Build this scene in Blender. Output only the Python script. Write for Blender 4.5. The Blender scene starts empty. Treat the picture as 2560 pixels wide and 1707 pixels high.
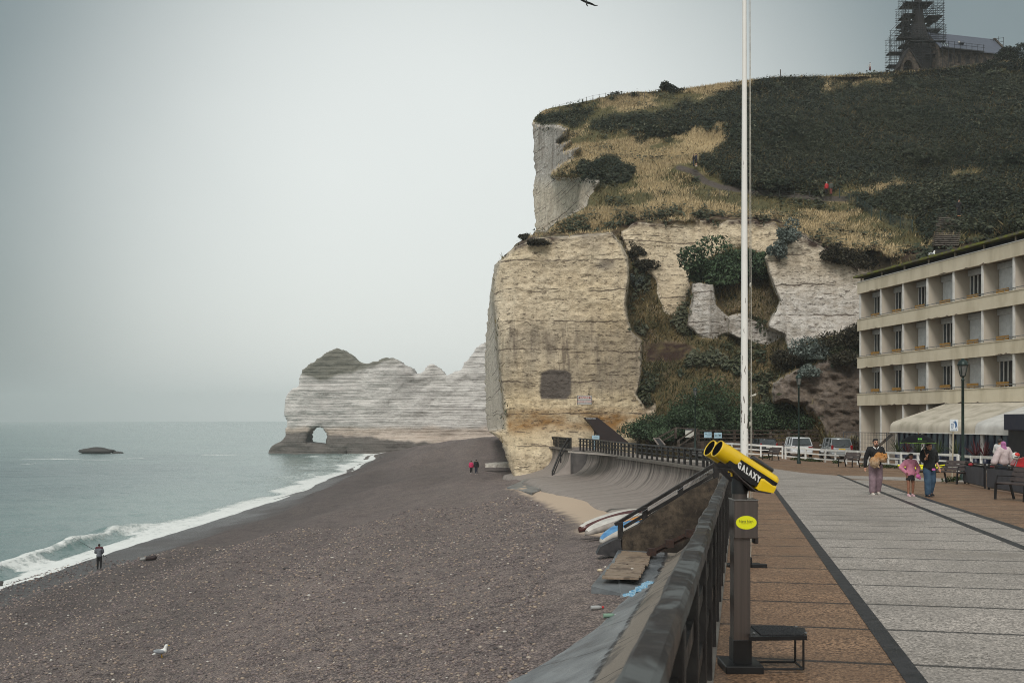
import bpy, bmesh, math, random
import numpy as np
from mathutils import Vector, Matrix
R = math.radians
rnd = random.Random(7)
rng = np.random.default_rng(7)
C = bpy.context.scene.collection
scn = bpy.context.scene

# ------------------------------------------------------------------ camera, sky, sun, exposure
F, CX, CY = 2500.0, 1280.0, 1047.0          # focal length and principal point of the photograph in its own pixels
cam_d = bpy.data.cameras.new("camera")
cam = bpy.data.objects.new("camera", cam_d); C.objects.link(cam)
cam.location = (0, 0, 0); cam.rotation_euler = (R(90), 0, 0)
cam_d.sensor_width = 36.0; cam_d.lens = 36.0 * F / 2560.0
cam_d.shift_y = (CY - 853.5) / 2560.0
cam_d.clip_start = 0.05; cam_d.clip_end = 20000
cam_d.dof.use_dof = True; cam_d.dof.focus_distance = 45.0; cam_d.dof.aperture_fstop = 6.3
scn.camera = cam

SUN_EL, SUN_AZ = 44.0, 196.0                # azimuth clockwise from +Y
world = bpy.data.worlds.new("World"); scn.world = world
world.use_nodes = True
wn, wl = world.node_tree.nodes, world.node_tree.links
wn.clear()
w_out = wn.new('ShaderNodeOutputWorld'); w_bg = wn.new('ShaderNodeBackground')
sky = wn.new('ShaderNodeTexSky'); sky.sky_type = 'NISHITA'; sky.sun_disc = False
sky.sun_elevation = R(SUN_EL); sky.sun_rotation = R(SUN_AZ)
sky.air_density = 1.5; sky.dust_density = 4.0
w_tc = wn.new('ShaderNodeTexCoord')
w_dot = wn.new('ShaderNodeVectorMath'); w_dot.operation = 'DOT_PRODUCT'
gd = Vector((-0.05, 1, 0.15)).normalized(); w_dot.inputs[1].default_value = gd
w_nrm = wn.new('ShaderNodeVectorMath'); w_nrm.operation = 'NORMALIZE'
w_mr = wn.new('ShaderNodeMapRange'); w_mr.interpolation_type = 'SMOOTHSTEP'
w_mr.inputs['From Min'].default_value = 0.885; w_mr.inputs['From Max'].default_value = 1.0
w_ns = wn.new('ShaderNodeTexNoise'); w_ns.inputs['Scale'].default_value = 2.2; w_ns.inputs['Detail'].default_value = 4
w_ns.inputs['Distortion'].default_value = 0.3
w_rmp = wn.new('ShaderNodeMix'); w_rmp.data_type = 'RGBA'
SKY_DARK = (1.9, 2.35, 2.42, 1); SKY_BRIGHT = (7.6, 7.9, 7.65, 1)
w_rmp.inputs[6].default_value = SKY_DARK; w_rmp.inputs[7].default_value = SKY_BRIGHT
w_add = wn.new('ShaderNodeMath'); w_add.operation = 'MULTIPLY_ADD'; w_add.inputs[1].default_value = 0.22
w_sub = wn.new('ShaderNodeMath'); w_sub.operation = 'ADD'; w_sub.inputs[1].default_value = -0.11; w_sub.use_clamp = True
w_mix = wn.new('ShaderNodeMix'); w_mix.data_type = 'RGBA'; w_mix.inputs[0].default_value = 0.9
wl.new(w_tc.outputs['Generated'], w_nrm.inputs[0]); wl.new(w_nrm.outputs[0], w_dot.inputs[0])
wl.new(w_tc.outputs['Generated'], w_ns.inputs['Vector'])
wl.new(w_dot.outputs['Value'], w_mr.inputs['Value'])
w_mr2 = wn.new('ShaderNodeMapRange'); w_mr2.interpolation_type = 'SMOOTHSTEP'   # bright sky lobe added overhead and behind the viewer as fill light
w_mr2.inputs['From Min'].default_value = 0.70; w_mr2.inputs['From Max'].default_value = 0.25; w_mr2.inputs['To Max'].default_value = 0.75
w_max = wn.new('ShaderNodeMath'); w_max.operation = 'MAXIMUM'
wl.new(w_dot.outputs['Value'], w_mr2.inputs['Value']); wl.new(w_mr.outputs[0], w_max.inputs[0]); wl.new(w_mr2.outputs[0], w_max.inputs[1])
wl.new(w_ns.outputs['Fac'], w_add.inputs[0]); wl.new(w_max.outputs[0], w_add.inputs[2])
wl.new(w_add.outputs[0], w_sub.inputs[0]); wl.new(w_sub.outputs[0], w_rmp.inputs[0])
wl.new(sky.outputs[0], w_mix.inputs[6]); wl.new(w_rmp.outputs[2], w_mix.inputs[7])
wl.new(w_mix.outputs[2], w_bg.inputs[0]); w_bg.inputs[1].default_value = 0.09
wl.new(w_bg.outputs[0], w_out.inputs['Surface'])

sun_d = bpy.data.lights.new("sun", 'SUN'); sun_d.energy = 1.4; sun_d.angle = R(20); sun_d.color = (1.0, 0.965, 0.93)
sun = bpy.data.objects.new("sun", sun_d); C.objects.link(sun)
az, el = R(SUN_AZ), R(SUN_EL)
sdir = Vector((math.sin(az) * math.cos(el), math.cos(az) * math.cos(el), math.sin(el)))
sun.rotation_euler = (-sdir).to_track_quat('-Z', 'Y').to_euler(); sun.location = sdir * 50

scn.view_settings.view_transform = 'Standard'; scn.view_settings.look = 'None'
scn.view_settings.gamma = 1.0; scn.view_settings.use_curve_mapping = False
scn.view_settings.exposure = 0.36
scn.render.engine = 'CYCLES'
scn.cycles.use_denoising = True
scn.cycles.denoiser = 'OPENIMAGEDENOISE'; scn.cycles.denoising_input_passes = 'RGB_ALBEDO_NORMAL'; scn.cycles.denoising_prefilter = 'NONE'; scn.cycles.pixel_filter_type = 'BLACKMAN_HARRIS'; scn.cycles.filter_width = 1.0
scn.cycles.use_adaptive_sampling = False
scn.cycles.max_bounces = 6; scn.cycles.diffuse_bounces = 2; scn.cycles.glossy_bounces = 2
scn.cycles.transmission_bounces = 3; scn.cycles.volume_bounces = 1; scn.cycles.transparent_max_bounces = 6
scn.cycles.caustics_reflective = False; scn.cycles.caustics_refractive = False

# ------------------------------------------------------------------ helpers
def c255(r, g, b):
    f = lambda v: (v / 255 / 12.92) if v / 255 <= 0.04045 else ((v / 255 + 0.055) / 1.055) ** 2.4
    return (f(r), f(g), f(b), 1.0)
def px(x, y, Y):                              # the point at distance Y seen at photo pixel (x, y)
    return Vector(((x - CX) / F * Y, Y, (CY - y) / F * Y))
def onz(x, y, z):                             # the point on level z seen at photo pixel (x, y)
    return px(x, y, -z * F / (y - CY))
def smooth(a, b, v):
    t = np.clip((v - a) / (b - a), 0, 1); return t * t * (3 - 2 * t)
def vnoise(p, seed=0):
    p = np.asarray(p, dtype=np.float64); i = np.floor(p).astype(np.int64); f = p - i
    u = f * f * (3 - 2 * f)
    def h(a, b, c):
        n = (a * 374761393 + b * 668265263 + c * 1440662683 + seed * 974634777) & 0x7fffffff
        n = ((n ^ (n >> 13)) * 1274126177) & 0x7fffffff
        n = ((n ^ (n >> 15)) * 974634777) & 0x7fffffff
        return (n & 0xffff) / 65535.0
    r = 0
    for dx in (0, 1):
        for dy in (0, 1):
            for dz in (0, 1):
                w = (u[:, 0] if dx else 1 - u[:, 0]) * (u[:, 1] if dy else 1 - u[:, 1]) * (u[:, 2] if dz else 1 - u[:, 2])
                r = r + w * h(i[:, 0] + dx, i[:, 1] + dy, i[:, 2] + dz)
    return r
def fbm(p, sc, oct=4, seed=0, gain=0.5):
    p = np.asarray(p, dtype=np.float64) * np.asarray(sc, dtype=np.float64); a, s, t = 1.0, 0, 0
    for k in range(oct):
        s = s + a * vnoise(p, seed + k); t += a; a *= gain; p = p * 2.03 + 17.1
    return s / t - 0.5
def inpoly(x, y, poly):
    poly = np.asarray(poly, float); r = np.zeros(x.shape, bool); n = len(poly); j = n - 1
    for i in range(n):
        xi, yi = poly[i]; xj, yj = poly[j]
        if yi != yj:
            r ^= ((yi > y) != (yj > y)) & (x < (xj - xi) * (y - yi) / (yj - yi) + xi)
        j = i
    return r
def sdist(x, y, poly):                        # signed distance to a polygon, positive inside
    poly = np.asarray(poly, float); d = np.full(x.shape, 1e9); n = len(poly)
    for i in range(n):
        ax, ay = poly[i]; bx, by = poly[(i + 1) % n]
        l2 = (bx - ax) ** 2 + (by - ay) ** 2 + 1e-9
        t = np.clip(((x - ax) * (bx - ax) + (y - ay) * (by - ay)) / l2, 0, 1)
        d = np.minimum(d, np.hypot(x - ax - t * (bx - ax), y - ay - t * (by - ay)))
    return np.where(inpoly(x, y, poly), d, -d)
DS = 2560.0 / 2352.0
def D(pts): return [(a * DS, b * DS) for a, b in pts]

def mesh_np(name, verts, faces, smooth_shade=False):
    """faces: (n,k) int array or list of such arrays"""
    me = bpy.data.meshes.new(name)
    fl = faces if isinstance(faces, list) else [faces]
    fl = [np.asarray(f, dtype=np.int32) for f in fl if len(f)]
    nl = sum(f.size for f in fl); nf = sum(len(f) for f in fl)
    me.vertices.add(len(verts)); me.vertices.foreach_set("co", np.asarray(verts, dtype=np.float32).ravel())
    me.loops.add(nl); me.loops.foreach_set("vertex_index", np.concatenate([f.ravel() for f in fl]))
    tot = np.concatenate([np.full(len(f), f.shape[1], np.int32) for f in fl])
    st = np.concatenate([[0], np.cumsum(tot)[:-1]]).astype(np.int32)
    me.polygons.add(nf); me.polygons.foreach_set("loop_start", st); me.polygons.foreach_set("loop_total", tot)
    if smooth_shade: me.polygons.foreach_set("use_smooth", np.ones(nf, bool))
    me.update(calc_edges=True); me.validate()
    return me
def attr(me, name, arr):
    a = me.attributes.new(name, 'FLOAT_COLOR', 'POINT')
    arr = np.asarray(arr, np.float32)
    if arr.shape[1] == 3: arr = np.concatenate([arr, np.ones((len(arr), 1), np.float32)], 1)
    a.data.foreach_set("color", arr.ravel())
def link(name, me, mat=None, parent=None, loc=(0, 0, 0)):
    o = bpy.data.objects.new(name, me); C.objects.link(o)
    if mat is not None:
        me.materials.clear(); me.materials.append(mat)
    o.location = loc
    if parent is not None: o.parent = parent
    return o
def tag(o, label=None, cat=None, group=None, kind=None):
    if label: o['label'] = label
    if cat: o['category'] = cat
    if group: o['group'] = group
    if kind: o['kind'] = kind
    return o
def thing(name, label, cat, loc=(0, 0, 0), rz=0.0, group=None):
    o = bpy.data.objects.new(name, None); C.objects.link(o); o.empty_display_size = 0.2
    o.location = loc; o.rotation_euler = (0, 0, rz)
    return tag(o, label, cat, group)
def dup(o, loc, rz, label=None):              # a thing with copies of its parts and sub-parts
    def cp(s, parent):
        q = s.copy(); C.objects.link(q); q.parent = parent
        for ch in s.children: cp(ch, q)
        return q
    r = cp(o, None); r.location = loc; r.rotation_euler = (0, 0, rz)
    if label: r['label'] = label
    return r

class MB:
    """collects shapes and links them as one mesh"""
    def __init__(s): s.v = []; s.f = []; s.sm = []
    def add(s, vs, fs, sm=False):
        b = len(s.v); s.v += [Vector(v) for v in vs]
        for f in fs: s.f.append([i + b for i in f]); s.sm.append(sm)
        return s
    def box(s, c, size, rot=None, bev=0.0):
        x, y, z = [a / 2 for a in size]; c = Vector(c)
        m = rot if rot is not None else Matrix.Identity(3)
        if bev > 0:
            b = min(bev, x * .9, y * .9, z * .9); bm = bmesh.new(); bmesh.ops.create_cube(bm, size=1)
            for v in bm.verts: v.co = Vector((v.co.x * 2 * x, v.co.y * 2 * y, v.co.z * 2 * z))
            bmesh.ops.bevel(bm, geom=bm.edges[:], offset=b, segments=2, affect='EDGES', profile=0.5)
            bm.verts.index_update()
            s.add([m @ v.co + c for v in bm.verts], [[v.index for v in f.verts] for f in bm.faces]); bm.free()
            return s
        vs = [m @ Vector((sx * x, sy * y, sz * z)) + c for sx in (-1, 1) for sy in (-1, 1) for sz in (-1, 1)]
        return s.add(vs, [(0, 1, 3, 2), (4, 6, 7, 5), (0, 4, 5, 1), (2, 3, 7, 6), (0, 2, 6, 4), (1, 5, 7, 3)])
    def beam(s, a, b, w, h, bev=0.0, up=(0, 0, 1)):
        a, b = Vector(a), Vector(b); d = b - a; L = d.length; d.normalize()
        u = Vector(up)
        if abs(d.dot(u)) > .98: u = Vector((0, 1, 0))
        sx = d.cross(u).normalized(); uz = sx.cross(d)
        return s.box((a + b) / 2, (w, L, h), Matrix((sx, d, uz)).transposed(), bev)
    def tube(s, a, b, r0, r1=None, n=8, cap=True):
        a, b = Vector(a), Vector(b); r1 = r0 if r1 is None else r1
        d = (b - a).normalized(); u = Vector((0, 0, 1)) if abs(d.z) < .95 else Vector((1, 0, 0))
        e1 = d.cross(u).normalized(); e2 = d.cross(e1)
        vs = []
        for p, r in ((a, r0), (b, r1)):
            for k in range(n):
                t = 2 * math.pi * k / n; vs.append(p + e1 * (r * math.cos(t)) + e2 * (r * math.sin(t)))
        fs = [(k, (k + 1) % n, n + (k + 1) % n, n + k) for k in range(n)]
        s.add(vs, fs, True)
        if cap:
            b0 = len(s.v); s.v += [v.copy() for v in vs]
            s.f.append([b0 + k for k in range(n)][::-1]); s.sm.append(False)
            s.f.append([b0 + n + k for k in range(n)]); s.sm.append(False)
        return s
    def path(s, pts, r, n=6):
        for a, b in zip(pts[:-1], pts[1:]): s.tube(a, b, r, r, n)
        return s
    def lathe(s, prof, c=(0, 0, 0), n=16, axis=None, sm=True):
        m = axis if axis is not None else Matrix.Identity(3); c = Vector(c); vs = []
        for r, z in prof:
            for k in range(n):
                t = 2 * math.pi * k / n; vs.append(m @ Vector((r * math.cos(t), r * math.sin(t), z)) + c)
        fs = []
        for j in range(len(prof) - 1):
            for k in range(n): fs.append((j * n + k, j * n + (k + 1) % n, (j + 1) * n + (k + 1) % n, (j + 1) * n + k))
        s.add(vs, fs, sm)
        if prof[0][0] > 1e-4: s.add(vs[:n], [list(range(n))[::-1]])
        if prof[-1][0] > 1e-4: s.add(vs[-n:], [list(range(n))])
        return s
    def ball(s, c, r, n=10, m=7, rot=None):
        rx, ry, rz = (r, r, r) if not hasattr(r, '__len__') else r
        c = Vector(c); q = rot if rot is not None else Matrix.Identity(3); vs = []
        for j in range(m + 1):
            a = math.pi * j / m
            for k in range(n):
                t = 2 * math.pi * k / n
                vs.append(q @ Vector((rx * math.sin(a) * math.cos(t), ry * math.sin(a) * math.sin(t), rz * math.cos(a))) + c)
        fs = []
        for j in range(m):
            for k in range(n):
                f = [j * n + k, (j + 1) * n + k, (j + 1) * n + (k + 1) % n, j * n + (k + 1) % n]
                if j == 0: f = [f[0], f[1], f[2]]
                elif j == m - 1: f = [f[0], f[1], f[3]]
                fs.append(f)
        return s.add(vs, fs, True)
    def capsule(s, a, b, r0, r1, n=10):
        s.tube(a, b, r0, r1, n, cap=False); s.ball(a, r0, n, 6); s.ball(b, r1, n, 6); return s
    def prism(s, poly, d0, d1, ax='y'):       # polygon in (x,z) extruded along y (or (x,y) along z, (y,z) along x)
        n = len(poly)
        mk = {'y': lambda p, d: (p[0], d, p[1]), 'z': lambda p, d: (p[0], p[1], d), 'x': lambda p, d: (d, p[0], p[1])}[ax]
        vs = [mk(p, d0) for p in poly] + [mk(p, d1) for p in poly]
        fs = [list(range(n)), list(range(n, 2 * n))[::-1]] + [(i, n + i, n + (i + 1) % n, (i + 1) % n) for i in range(n)]
        return s.add(vs, fs)
    def quad(s, a, b, c, d): return s.add([a, b, c, d], [(0, 1, 2, 3)])
    def xf(s, m):
        s.v = [m @ v for v in s.v]; return s
    def build(s, name, mat, parent=None, world=False, fix=True):
        off = Vector((0, 0, 0))
        if world and parent is not None:
            off = Vector(parent.location)
            if parent.parent is not None: off = off + Vector(parent.parent.location)
        me = bpy.data.meshes.new(name)
        me.from_pydata([v - off for v in s.v], [], s.f)
        me.polygons.foreach_set("use_smooth", s.sm)
        me.update()
        if fix:
            bm = bmesh.new(); bm.from_mesh(me); bmesh.ops.recalc_face_normals(bm, faces=bm.faces); bm.to_mesh(me); bm.free()
        return link(name, me, mat, parent)

def remeshed(mb, vox, iters=3, fac=0.5, post=None):    # melt the shapes of mb into one continuous surface
    o = mb.build('tmp', None)
    m = o.modifiers.new('r', 'REMESH'); m.mode = 'VOXEL'; m.voxel_size = vox
    if iters:
        sm = o.modifiers.new('s', 'SMOOTH'); sm.iterations = iters; sm.factor = fac
    dg = bpy.context.evaluated_depsgraph_get(); dg.update()
    me = bpy.data.meshes.new_from_object(o.evaluated_get(dg))
    old = o.data; bpy.data.objects.remove(o); bpy.data.meshes.remove(old)
    if post is not None:
        co = np.empty(len(me.vertices) * 3, np.float32); me.vertices.foreach_get("co", co); co = co.reshape(-1, 3)
        nm = np.empty(len(me.vertices) * 3, np.float32); me.vertices.foreach_get("normal", nm); nm = nm.reshape(-1, 3)
        me.vertices.foreach_set("co", post(co, nm).astype(np.float32).ravel())
    me.polygons.foreach_set("use_smooth", np.ones(len(me.polygons), bool)); me.update()
    return me
def text_mesh(txt, size, ext=0.0, bold=0.0, sx=1.0):
    cu = bpy.data.curves.new('t', 'FONT'); cu.body = txt; cu.size = size; cu.extrude = ext; cu.offset = bold
    cu.align_x = 'CENTER'; cu.align_y = 'CENTER'; cu.resolution_u = 3
    o = bpy.data.objects.new('t', cu); C.objects.link(o)
    dg = bpy.context.evaluated_depsgraph_get(); dg.update()
    me = bpy.data.meshes.new_from_object(o.evaluated_get(dg))
    bpy.data.objects.remove(o); bpy.data.curves.remove(cu)
    if sx != 1.0:
        for v in me.vertices: v.co.x *= sx
    return me

# ------------------------------------------------------------------ materials
class MT:
    """a node material under construction"""
    def __init__(s, name, rough=0.7, metal=0.0, spec=0.5):
        s.m = bpy.data.materials.new(name); s.m.use_nodes = True
        s.n = s.m.node_tree.nodes; s.l = s.m.node_tree.links
        s.b = s.n['Principled BSDF']; s.b.inputs['Roughness'].default_value = rough
        s.b.inputs['Metallic'].default_value = metal; s.b.inputs['Specular IOR Level'].default_value = spec
        s.tc = s.n.new('ShaderNodeTexCoord')
    def mapv(s, sc=(1, 1, 1), rot=(0, 0, 0), src='Object', loc=(0, 0, 0)):
        m = s.n.new('ShaderNodeMapping'); m.inputs['Scale'].default_value = sc; m.inputs['Rotation'].default_value = rot
        m.inputs['Location'].default_value = loc
        s.l.new(s.tc.outputs[src], m.inputs[0]); return m.outputs[0]
    def noise(s, scale, detail=4, vec=None, rough=0.55, dist=0.0):
        t = s.n.new('ShaderNodeTexNoise'); t.inputs['Scale'].default_value = scale; t.inputs['Detail'].default_value = detail
        t.inputs['Roughness'].default_value = rough; t.inputs['Distortion'].default_value = dist
        s.l.new(vec if vec is not None else s.tc.outputs['Object'], t.inputs['Vector']); return t.outputs['Fac']
    def voro(s, scale, vec=None, feat='F1', out='Distance', rand=1.0):
        t = s.n.new('ShaderNodeTexVoronoi'); t.feature = feat; t.inputs['Scale'].default_value = scale
        t.inputs['Randomness'].default_value = rand
        s.l.new(vec if vec is not None else s.tc.outputs['Object'], t.inputs['Vector']); return t.outputs[out]
    def ramp(s, v, a, b, lo=0.0, hi=1.0):
        t = s.n.new('ShaderNodeMapRange'); t.inputs['From Min'].default_value = a; t.inputs['From Max'].default_value = b
        t.inputs['To Min'].default_value = lo; t.inputs['To Max'].default_value = hi
        s.l.new(v, t.inputs['Value']); return t.outputs[0]
    def math(s, op, a, b=None, clamp=False):
        t = s.n.new('ShaderNodeMath'); t.operation = op; t.use_clamp = clamp
        for k, v in enumerate((a, b)):
            if v is None: continue
            if isinstance(v, (int, float)): t.inputs[k].default_value = v
            else: s.l.new(v, t.inputs[k])
        return t.outputs[0]
    def mix(s, fac, a, b, mode='MIX'):
        t = s.n.new('ShaderNodeMix'); t.data_type = 'RGBA'; t.blend_type = mode
        for k, v in ((0, fac), (6, a), (7, b)):
            if isinstance(v, (int, float)): t.inputs[k].default_value = v
            elif isinstance(v, tuple): t.inputs[k].default_value = v if len(v) == 4 else (*v, 1)
            else: s.l.new(v, t.inputs[k])
        return t.outputs[2]
    def att(s, name):
        t = s.n.new('ShaderNodeAttribute'); t.attribute_name = name
        q = s.n.new('ShaderNodeSeparateColor'); s.l.new(t.outputs['Color'], q.inputs[0])
        return q.outputs[0], q.outputs[1], q.outputs[2], t.outputs['Alpha']
    def island(s):
        t = s.n.new('ShaderNodeNewGeometry'); return t.outputs['Random Per Island']
    def xyz(s, vec=None):
        t = s.n.new('ShaderNodeSeparateXYZ'); s.l.new(vec if vec is not None else s.tc.outputs['Object'], t.inputs[0]); return t.outputs
    def cr(s, v, stops):
        t = s.n.new('ShaderNodeValToRGB'); e = t.color_ramp.elements
        while len(e) < len(stops): e.new(0.5)
        for k, (p, col) in enumerate(stops): e[k].position = p; e[k].color = col if len(col) == 4 else (*col, 1)
        s.l.new(v, t.inputs[0]); return t.outputs[0]
    def col(s, v):
        if isinstance(v, tuple): s.b.inputs['Base Color'].default_value = v
        else: s.l.new(v, s.b.inputs['Base Color'])
        return s
    def rough(s, v): s.l.new(v, s.b.inputs['Roughness']); return s
    def bump(s, h, strength=0.5, dist=0.05):
        t = s.n.new('ShaderNodeBump'); t.inputs['Strength'].default_value = strength; t.inputs['Distance'].default_value = dist
        s.l.new(h, t.inputs['Height']); s.l.new(t.outputs[0], s.b.inputs['Normal']); return s
_MC = {}
def pm(name, a, b=None, scale=6.0, rough=0.6, metal=0.0, bump=0.0, spec=0.5, detail=5, stretch=(1, 1, 1), lo=.35, hi=.65, coat=0.0, bd=0.01):
    """painted or plain surface: two tones mixed by noise, light bump"""
    if name in _MC: return _MC[name]
    t = MT(name, rough, metal, spec)
    if b is None: b = tuple(x * 0.75 for x in a[:3]) + (1,)
    n = t.noise(scale, detail, t.mapv(stretch))
    t.col(t.mix(t.ramp(n, lo, hi), a, b))
    t.rough(t.ramp(n, .2, .8, max(rough - .12, .02), min(rough + .12, 1)))
    if bump: t.bump(n, bump, bd)
    if coat: t.b.inputs['Coat Weight'].default_value = coat
    _MC[name] = t.m; return t.m
# ------------------------------------------------------------------ ground frame: s runs along the railing, t to its right
DX, DY = 0.2222, 0.9750
def st(s, t): return (DX * s + DY * t, DY * s - DX * t)
def zg(X, Y):                                  # promenade level
    X = np.asarray(X, float); Y = np.asarray(Y, float); t = DY * X - DX * Y
    return -1.585 - 0.0235 * np.minimum(Y, 52) - 0.30 * smooth(50, 74, Y) * smooth(0, 6, t)
def zgf(X, Y): return float(zg(X, Y))
def ground(x, y):                              # promenade point under photo pixel (x, y)
    Y = 20.0
    for _ in range(60):
        z = zgf((x - CX) / F * Y, Y); Y = 0.5 * Y + 0.5 * (-z * F / (y - CY))
    X = (x - CX) / F * Y
    return Vector((X, Y, zgf(X, Y)))
# ---- beach relief from profiles across it
PROF = [(-12, [(-34, -11.6), (-12, -7.4), (-1, -5.2), (8, -5.0)]), (10, [(-34, -11.5), (-10, -7.2), (0.2, -4.7), (8, -4.6)]),
        (20, [(-33, -11.3), (-10, -7.0), (1.4, -4.35), (9, -4.2)]), (30, [(-33, -11.2), (-10, -6.9), (3.0, -3.95), (9, -3.7)]),
        (40, [(-33, -11.1), (-10, -6.9), (2.5, -4.55), (10, -4.6)]), (60, [(-33, -11.0), (-8, -7.1), (4, -5.25), (12, -5.3)]),
        (95, [(-33, -11.0), (-12, -7.7), (1, -5.9), (12, -5.6)]), (142, [(-33, -11.0), (-18, -8.9), (-5, -7.1), (8, -6.3)]),
        (200, [(-34, -11.0), (-20, -7.2), (-7, -4.5), (12, -3.6)]), (250, [(-37, -11.0), (-19, -5.9), (-6, -4.8), (16, -4.4)]),
        (300, [(-44, -11.2), (-24, -7.6), (-6, -5.6), (16, -5.0)]), (360, [(-60, -12), (-40, -11), (-10, -7), (16, -6)])]
def zbeach(X, Y):
    X = np.asarray(X, float); Y = np.asarray(Y, float); ys = [p[0] for p in PROF]; out = np.zeros(X.shape)
    def prof(pr):
        xs = [q[0] for q in pr]; zs = [q[1] for q in pr]
        z = np.interp(X, xs, zs)
        return np.where(X < xs[0], zs[0] + (X - xs[0]) * 0.14, z)
    L = [prof(p[1]) for p in PROF]
    k = np.clip(np.searchsorted(ys, Y) - 1, 0, len(ys) - 2)
    LA = np.stack(L); yy = np.array(ys, float)
    f = np.clip((Y - yy[k]) / (yy[k + 1] - yy[k]), 0, 1); f = f * f * (3 - 2 * f)
    i = np.indices(X.shape)
    a = np.take_along_axis(LA, k[None], 0)[0]; b = np.take_along_axis(LA, (k + 1)[None], 0)[0]
    z = a * (1 - f) + b * f
    P = np.stack([X.ravel(), Y.ravel(), np.zeros(X.size)], 1)
    z = z + (fbm(P, (0.12, .05, 1), 3, 3) * 0.9 + fbm(P, .6, 3, 5) * 0.12).reshape(X.shape) * smooth(-38, -26, X)
    z = z + 0.22 * np.sin(X * 0.75 + fbm(P, (.04, .04, 1), 2, 9).reshape(X.shape) * 6) * smooth(-36, -28, X) * smooth(2, -8, X)
    return np.where((X > -32) & (X < -18) & (Y < 300), np.maximum(z, -11.0 + .12 * (X + 33)), z)
SEA = -11.0
def beach_at(x, y, lift=0.0):
    Y = 15.0
    best = None
    for Y in np.arange(8, 330, 0.1):
        X = (x - CX) / F * Y; zr = (CY - y) / F * Y
        zb = float(zbeach(np.array([X]), np.array([Y]))[0])
        if zr <= zb: return Vector((X, Y, zb + lift))
    return Vector((X, Y, zb + lift))
def axis_graded(a, b, s0, s1):
    out = [a]; L = b - a
    while out[-1] < b: out.append(out[-1] + s0 + (s1 - s0) * (out[-1] - a) / L)
    return np.array(out)
bx = np.concatenate([np.arange(-60, -38, 1.2), np.arange(-38, 2, .34), np.arange(2, 20, .4)])
by = np.concatenate([np.arange(-10, 12, 1.0), axis_graded(12, 360, .3, 2.6)])
GX, GY = np.meshgrid(bx, by); GZ = zbeach(GX, GY)
nx, ny = len(bx), len(by); idx = np.arange(nx * ny).reshape(ny, nx)
bf = np.stack([idx[:-1, :-1], idx[:-1, 1:], idx[1:, 1:], idx[1:, :-1]], -1).reshape(-1, 4)
bv = np.stack([GX, GY, GZ], -1).reshape(-1, 3)
me = mesh_np("beach", bv, bf, True)
scr = np.stack([CX + F * bv[:, 0] / np.maximum(bv[:, 1], 3), CY - F * bv[:, 2] / np.maximum(bv[:, 1], 3)], 1)
SANDP = [tuple(beach_at(x, y)[:2]) for x, y in [(1262, 1222), (1330, 1195), (1400, 1195), (1440, 1212), (1530, 1262), (1600, 1262), (1690, 1290), (1720, 1330), (1600, 1336), (1452, 1334), (1420, 1290), (1350, 1255)]]
sd = sdist(bv[:, 0], bv[:, 1], SANDP)
sand = smooth(-.25, .35, sd + fbm(bv, 1.3, 3, 11) * 1.2)
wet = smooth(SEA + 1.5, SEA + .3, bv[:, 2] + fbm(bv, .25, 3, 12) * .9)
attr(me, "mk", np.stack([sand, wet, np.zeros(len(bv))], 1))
t = MT("shingle", 0.75, 0, 0.35)
sa, we, _, _ = t.att("mk")
v = t.mapv((1, 1, 1))
w = t.noise(3.0, 2, v)
vc = t.voro(19.0, v, out='Color'); vd = t.voro(19.0, v)
q = t.n.new('ShaderNodeSeparateColor'); t.l.new(vc, q.inputs[0])
peb = t.cr(q.outputs[0], [(0, c255(64, 60, 60)), (.3, c255(110, 100, 97)), (.62, c255(142, 129, 123)), (.86, c255(170, 153, 140)), (.965, c255(188, 166, 142)), (1.0, c255(204, 196, 188))])
peb2 = t.cr(t.voro(6.0, v, out='Color'), [(0, c255(88, 80, 78)), (.5, c255(124, 112, 108)), (1, c255(158, 144, 135))])
big = t.noise(.11, 5, v)
base = t.mix(0.42, peb, peb2)
base = t.mix(t.ramp(big, .35, .7, 0, .5), base, c255(148, 131, 127))
base = t.mix(t.ramp(t.noise(.5, 6, t.mapv((1, .35, 1)), .7), .42, .68, 0, .45), base, c255(168, 152, 142))
base = t.mix(t.ramp(t.noise(2.4, 6, v, .75), .5, .62, 0, .5), base, c255(62, 55, 55))
base = t.mix(t.ramp(t.noise(.9, 4, v), .5, .72, 0, .5), base, c255(80, 70, 71))
gap = t.ramp(vd, .34, .66, 0, .6)
base = t.mix(gap, base, c255(24, 21, 22))
sandc = t.mix(t.noise(30, 4, v), c255(168, 148, 128), c255(194, 174, 152))
base = t.mix(sa, base, sandc)
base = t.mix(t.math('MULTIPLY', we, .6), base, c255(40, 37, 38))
base = t.mix(t.math('MULTIPLY', t.ramp(t.math('ADD', t.xyz()[2], t.math('MULTIPLY', t.noise(.12, 4, v), 2.2)), -5.2, -8.6, 0, 1), .5), base, c255(50, 45, 45))  # lower shingle painted darker: damp, plus lens corner shade put into the colour
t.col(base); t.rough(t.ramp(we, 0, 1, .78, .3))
h = t.math('MULTIPLY', t.math('SUBTRACT', 1.0, vd), t.math('SUBTRACT', 1.0, sa))
h = t.math('ADD', h, t.math('MULTIPLY', t.noise(1.4, 3, v), 1.2))
t.bump(h, 0.8, 0.04)
beach = tag(link("beach", me, t.m), "grey-brown shingle beach sloping to the sea", "beach", kind="structure")

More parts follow.
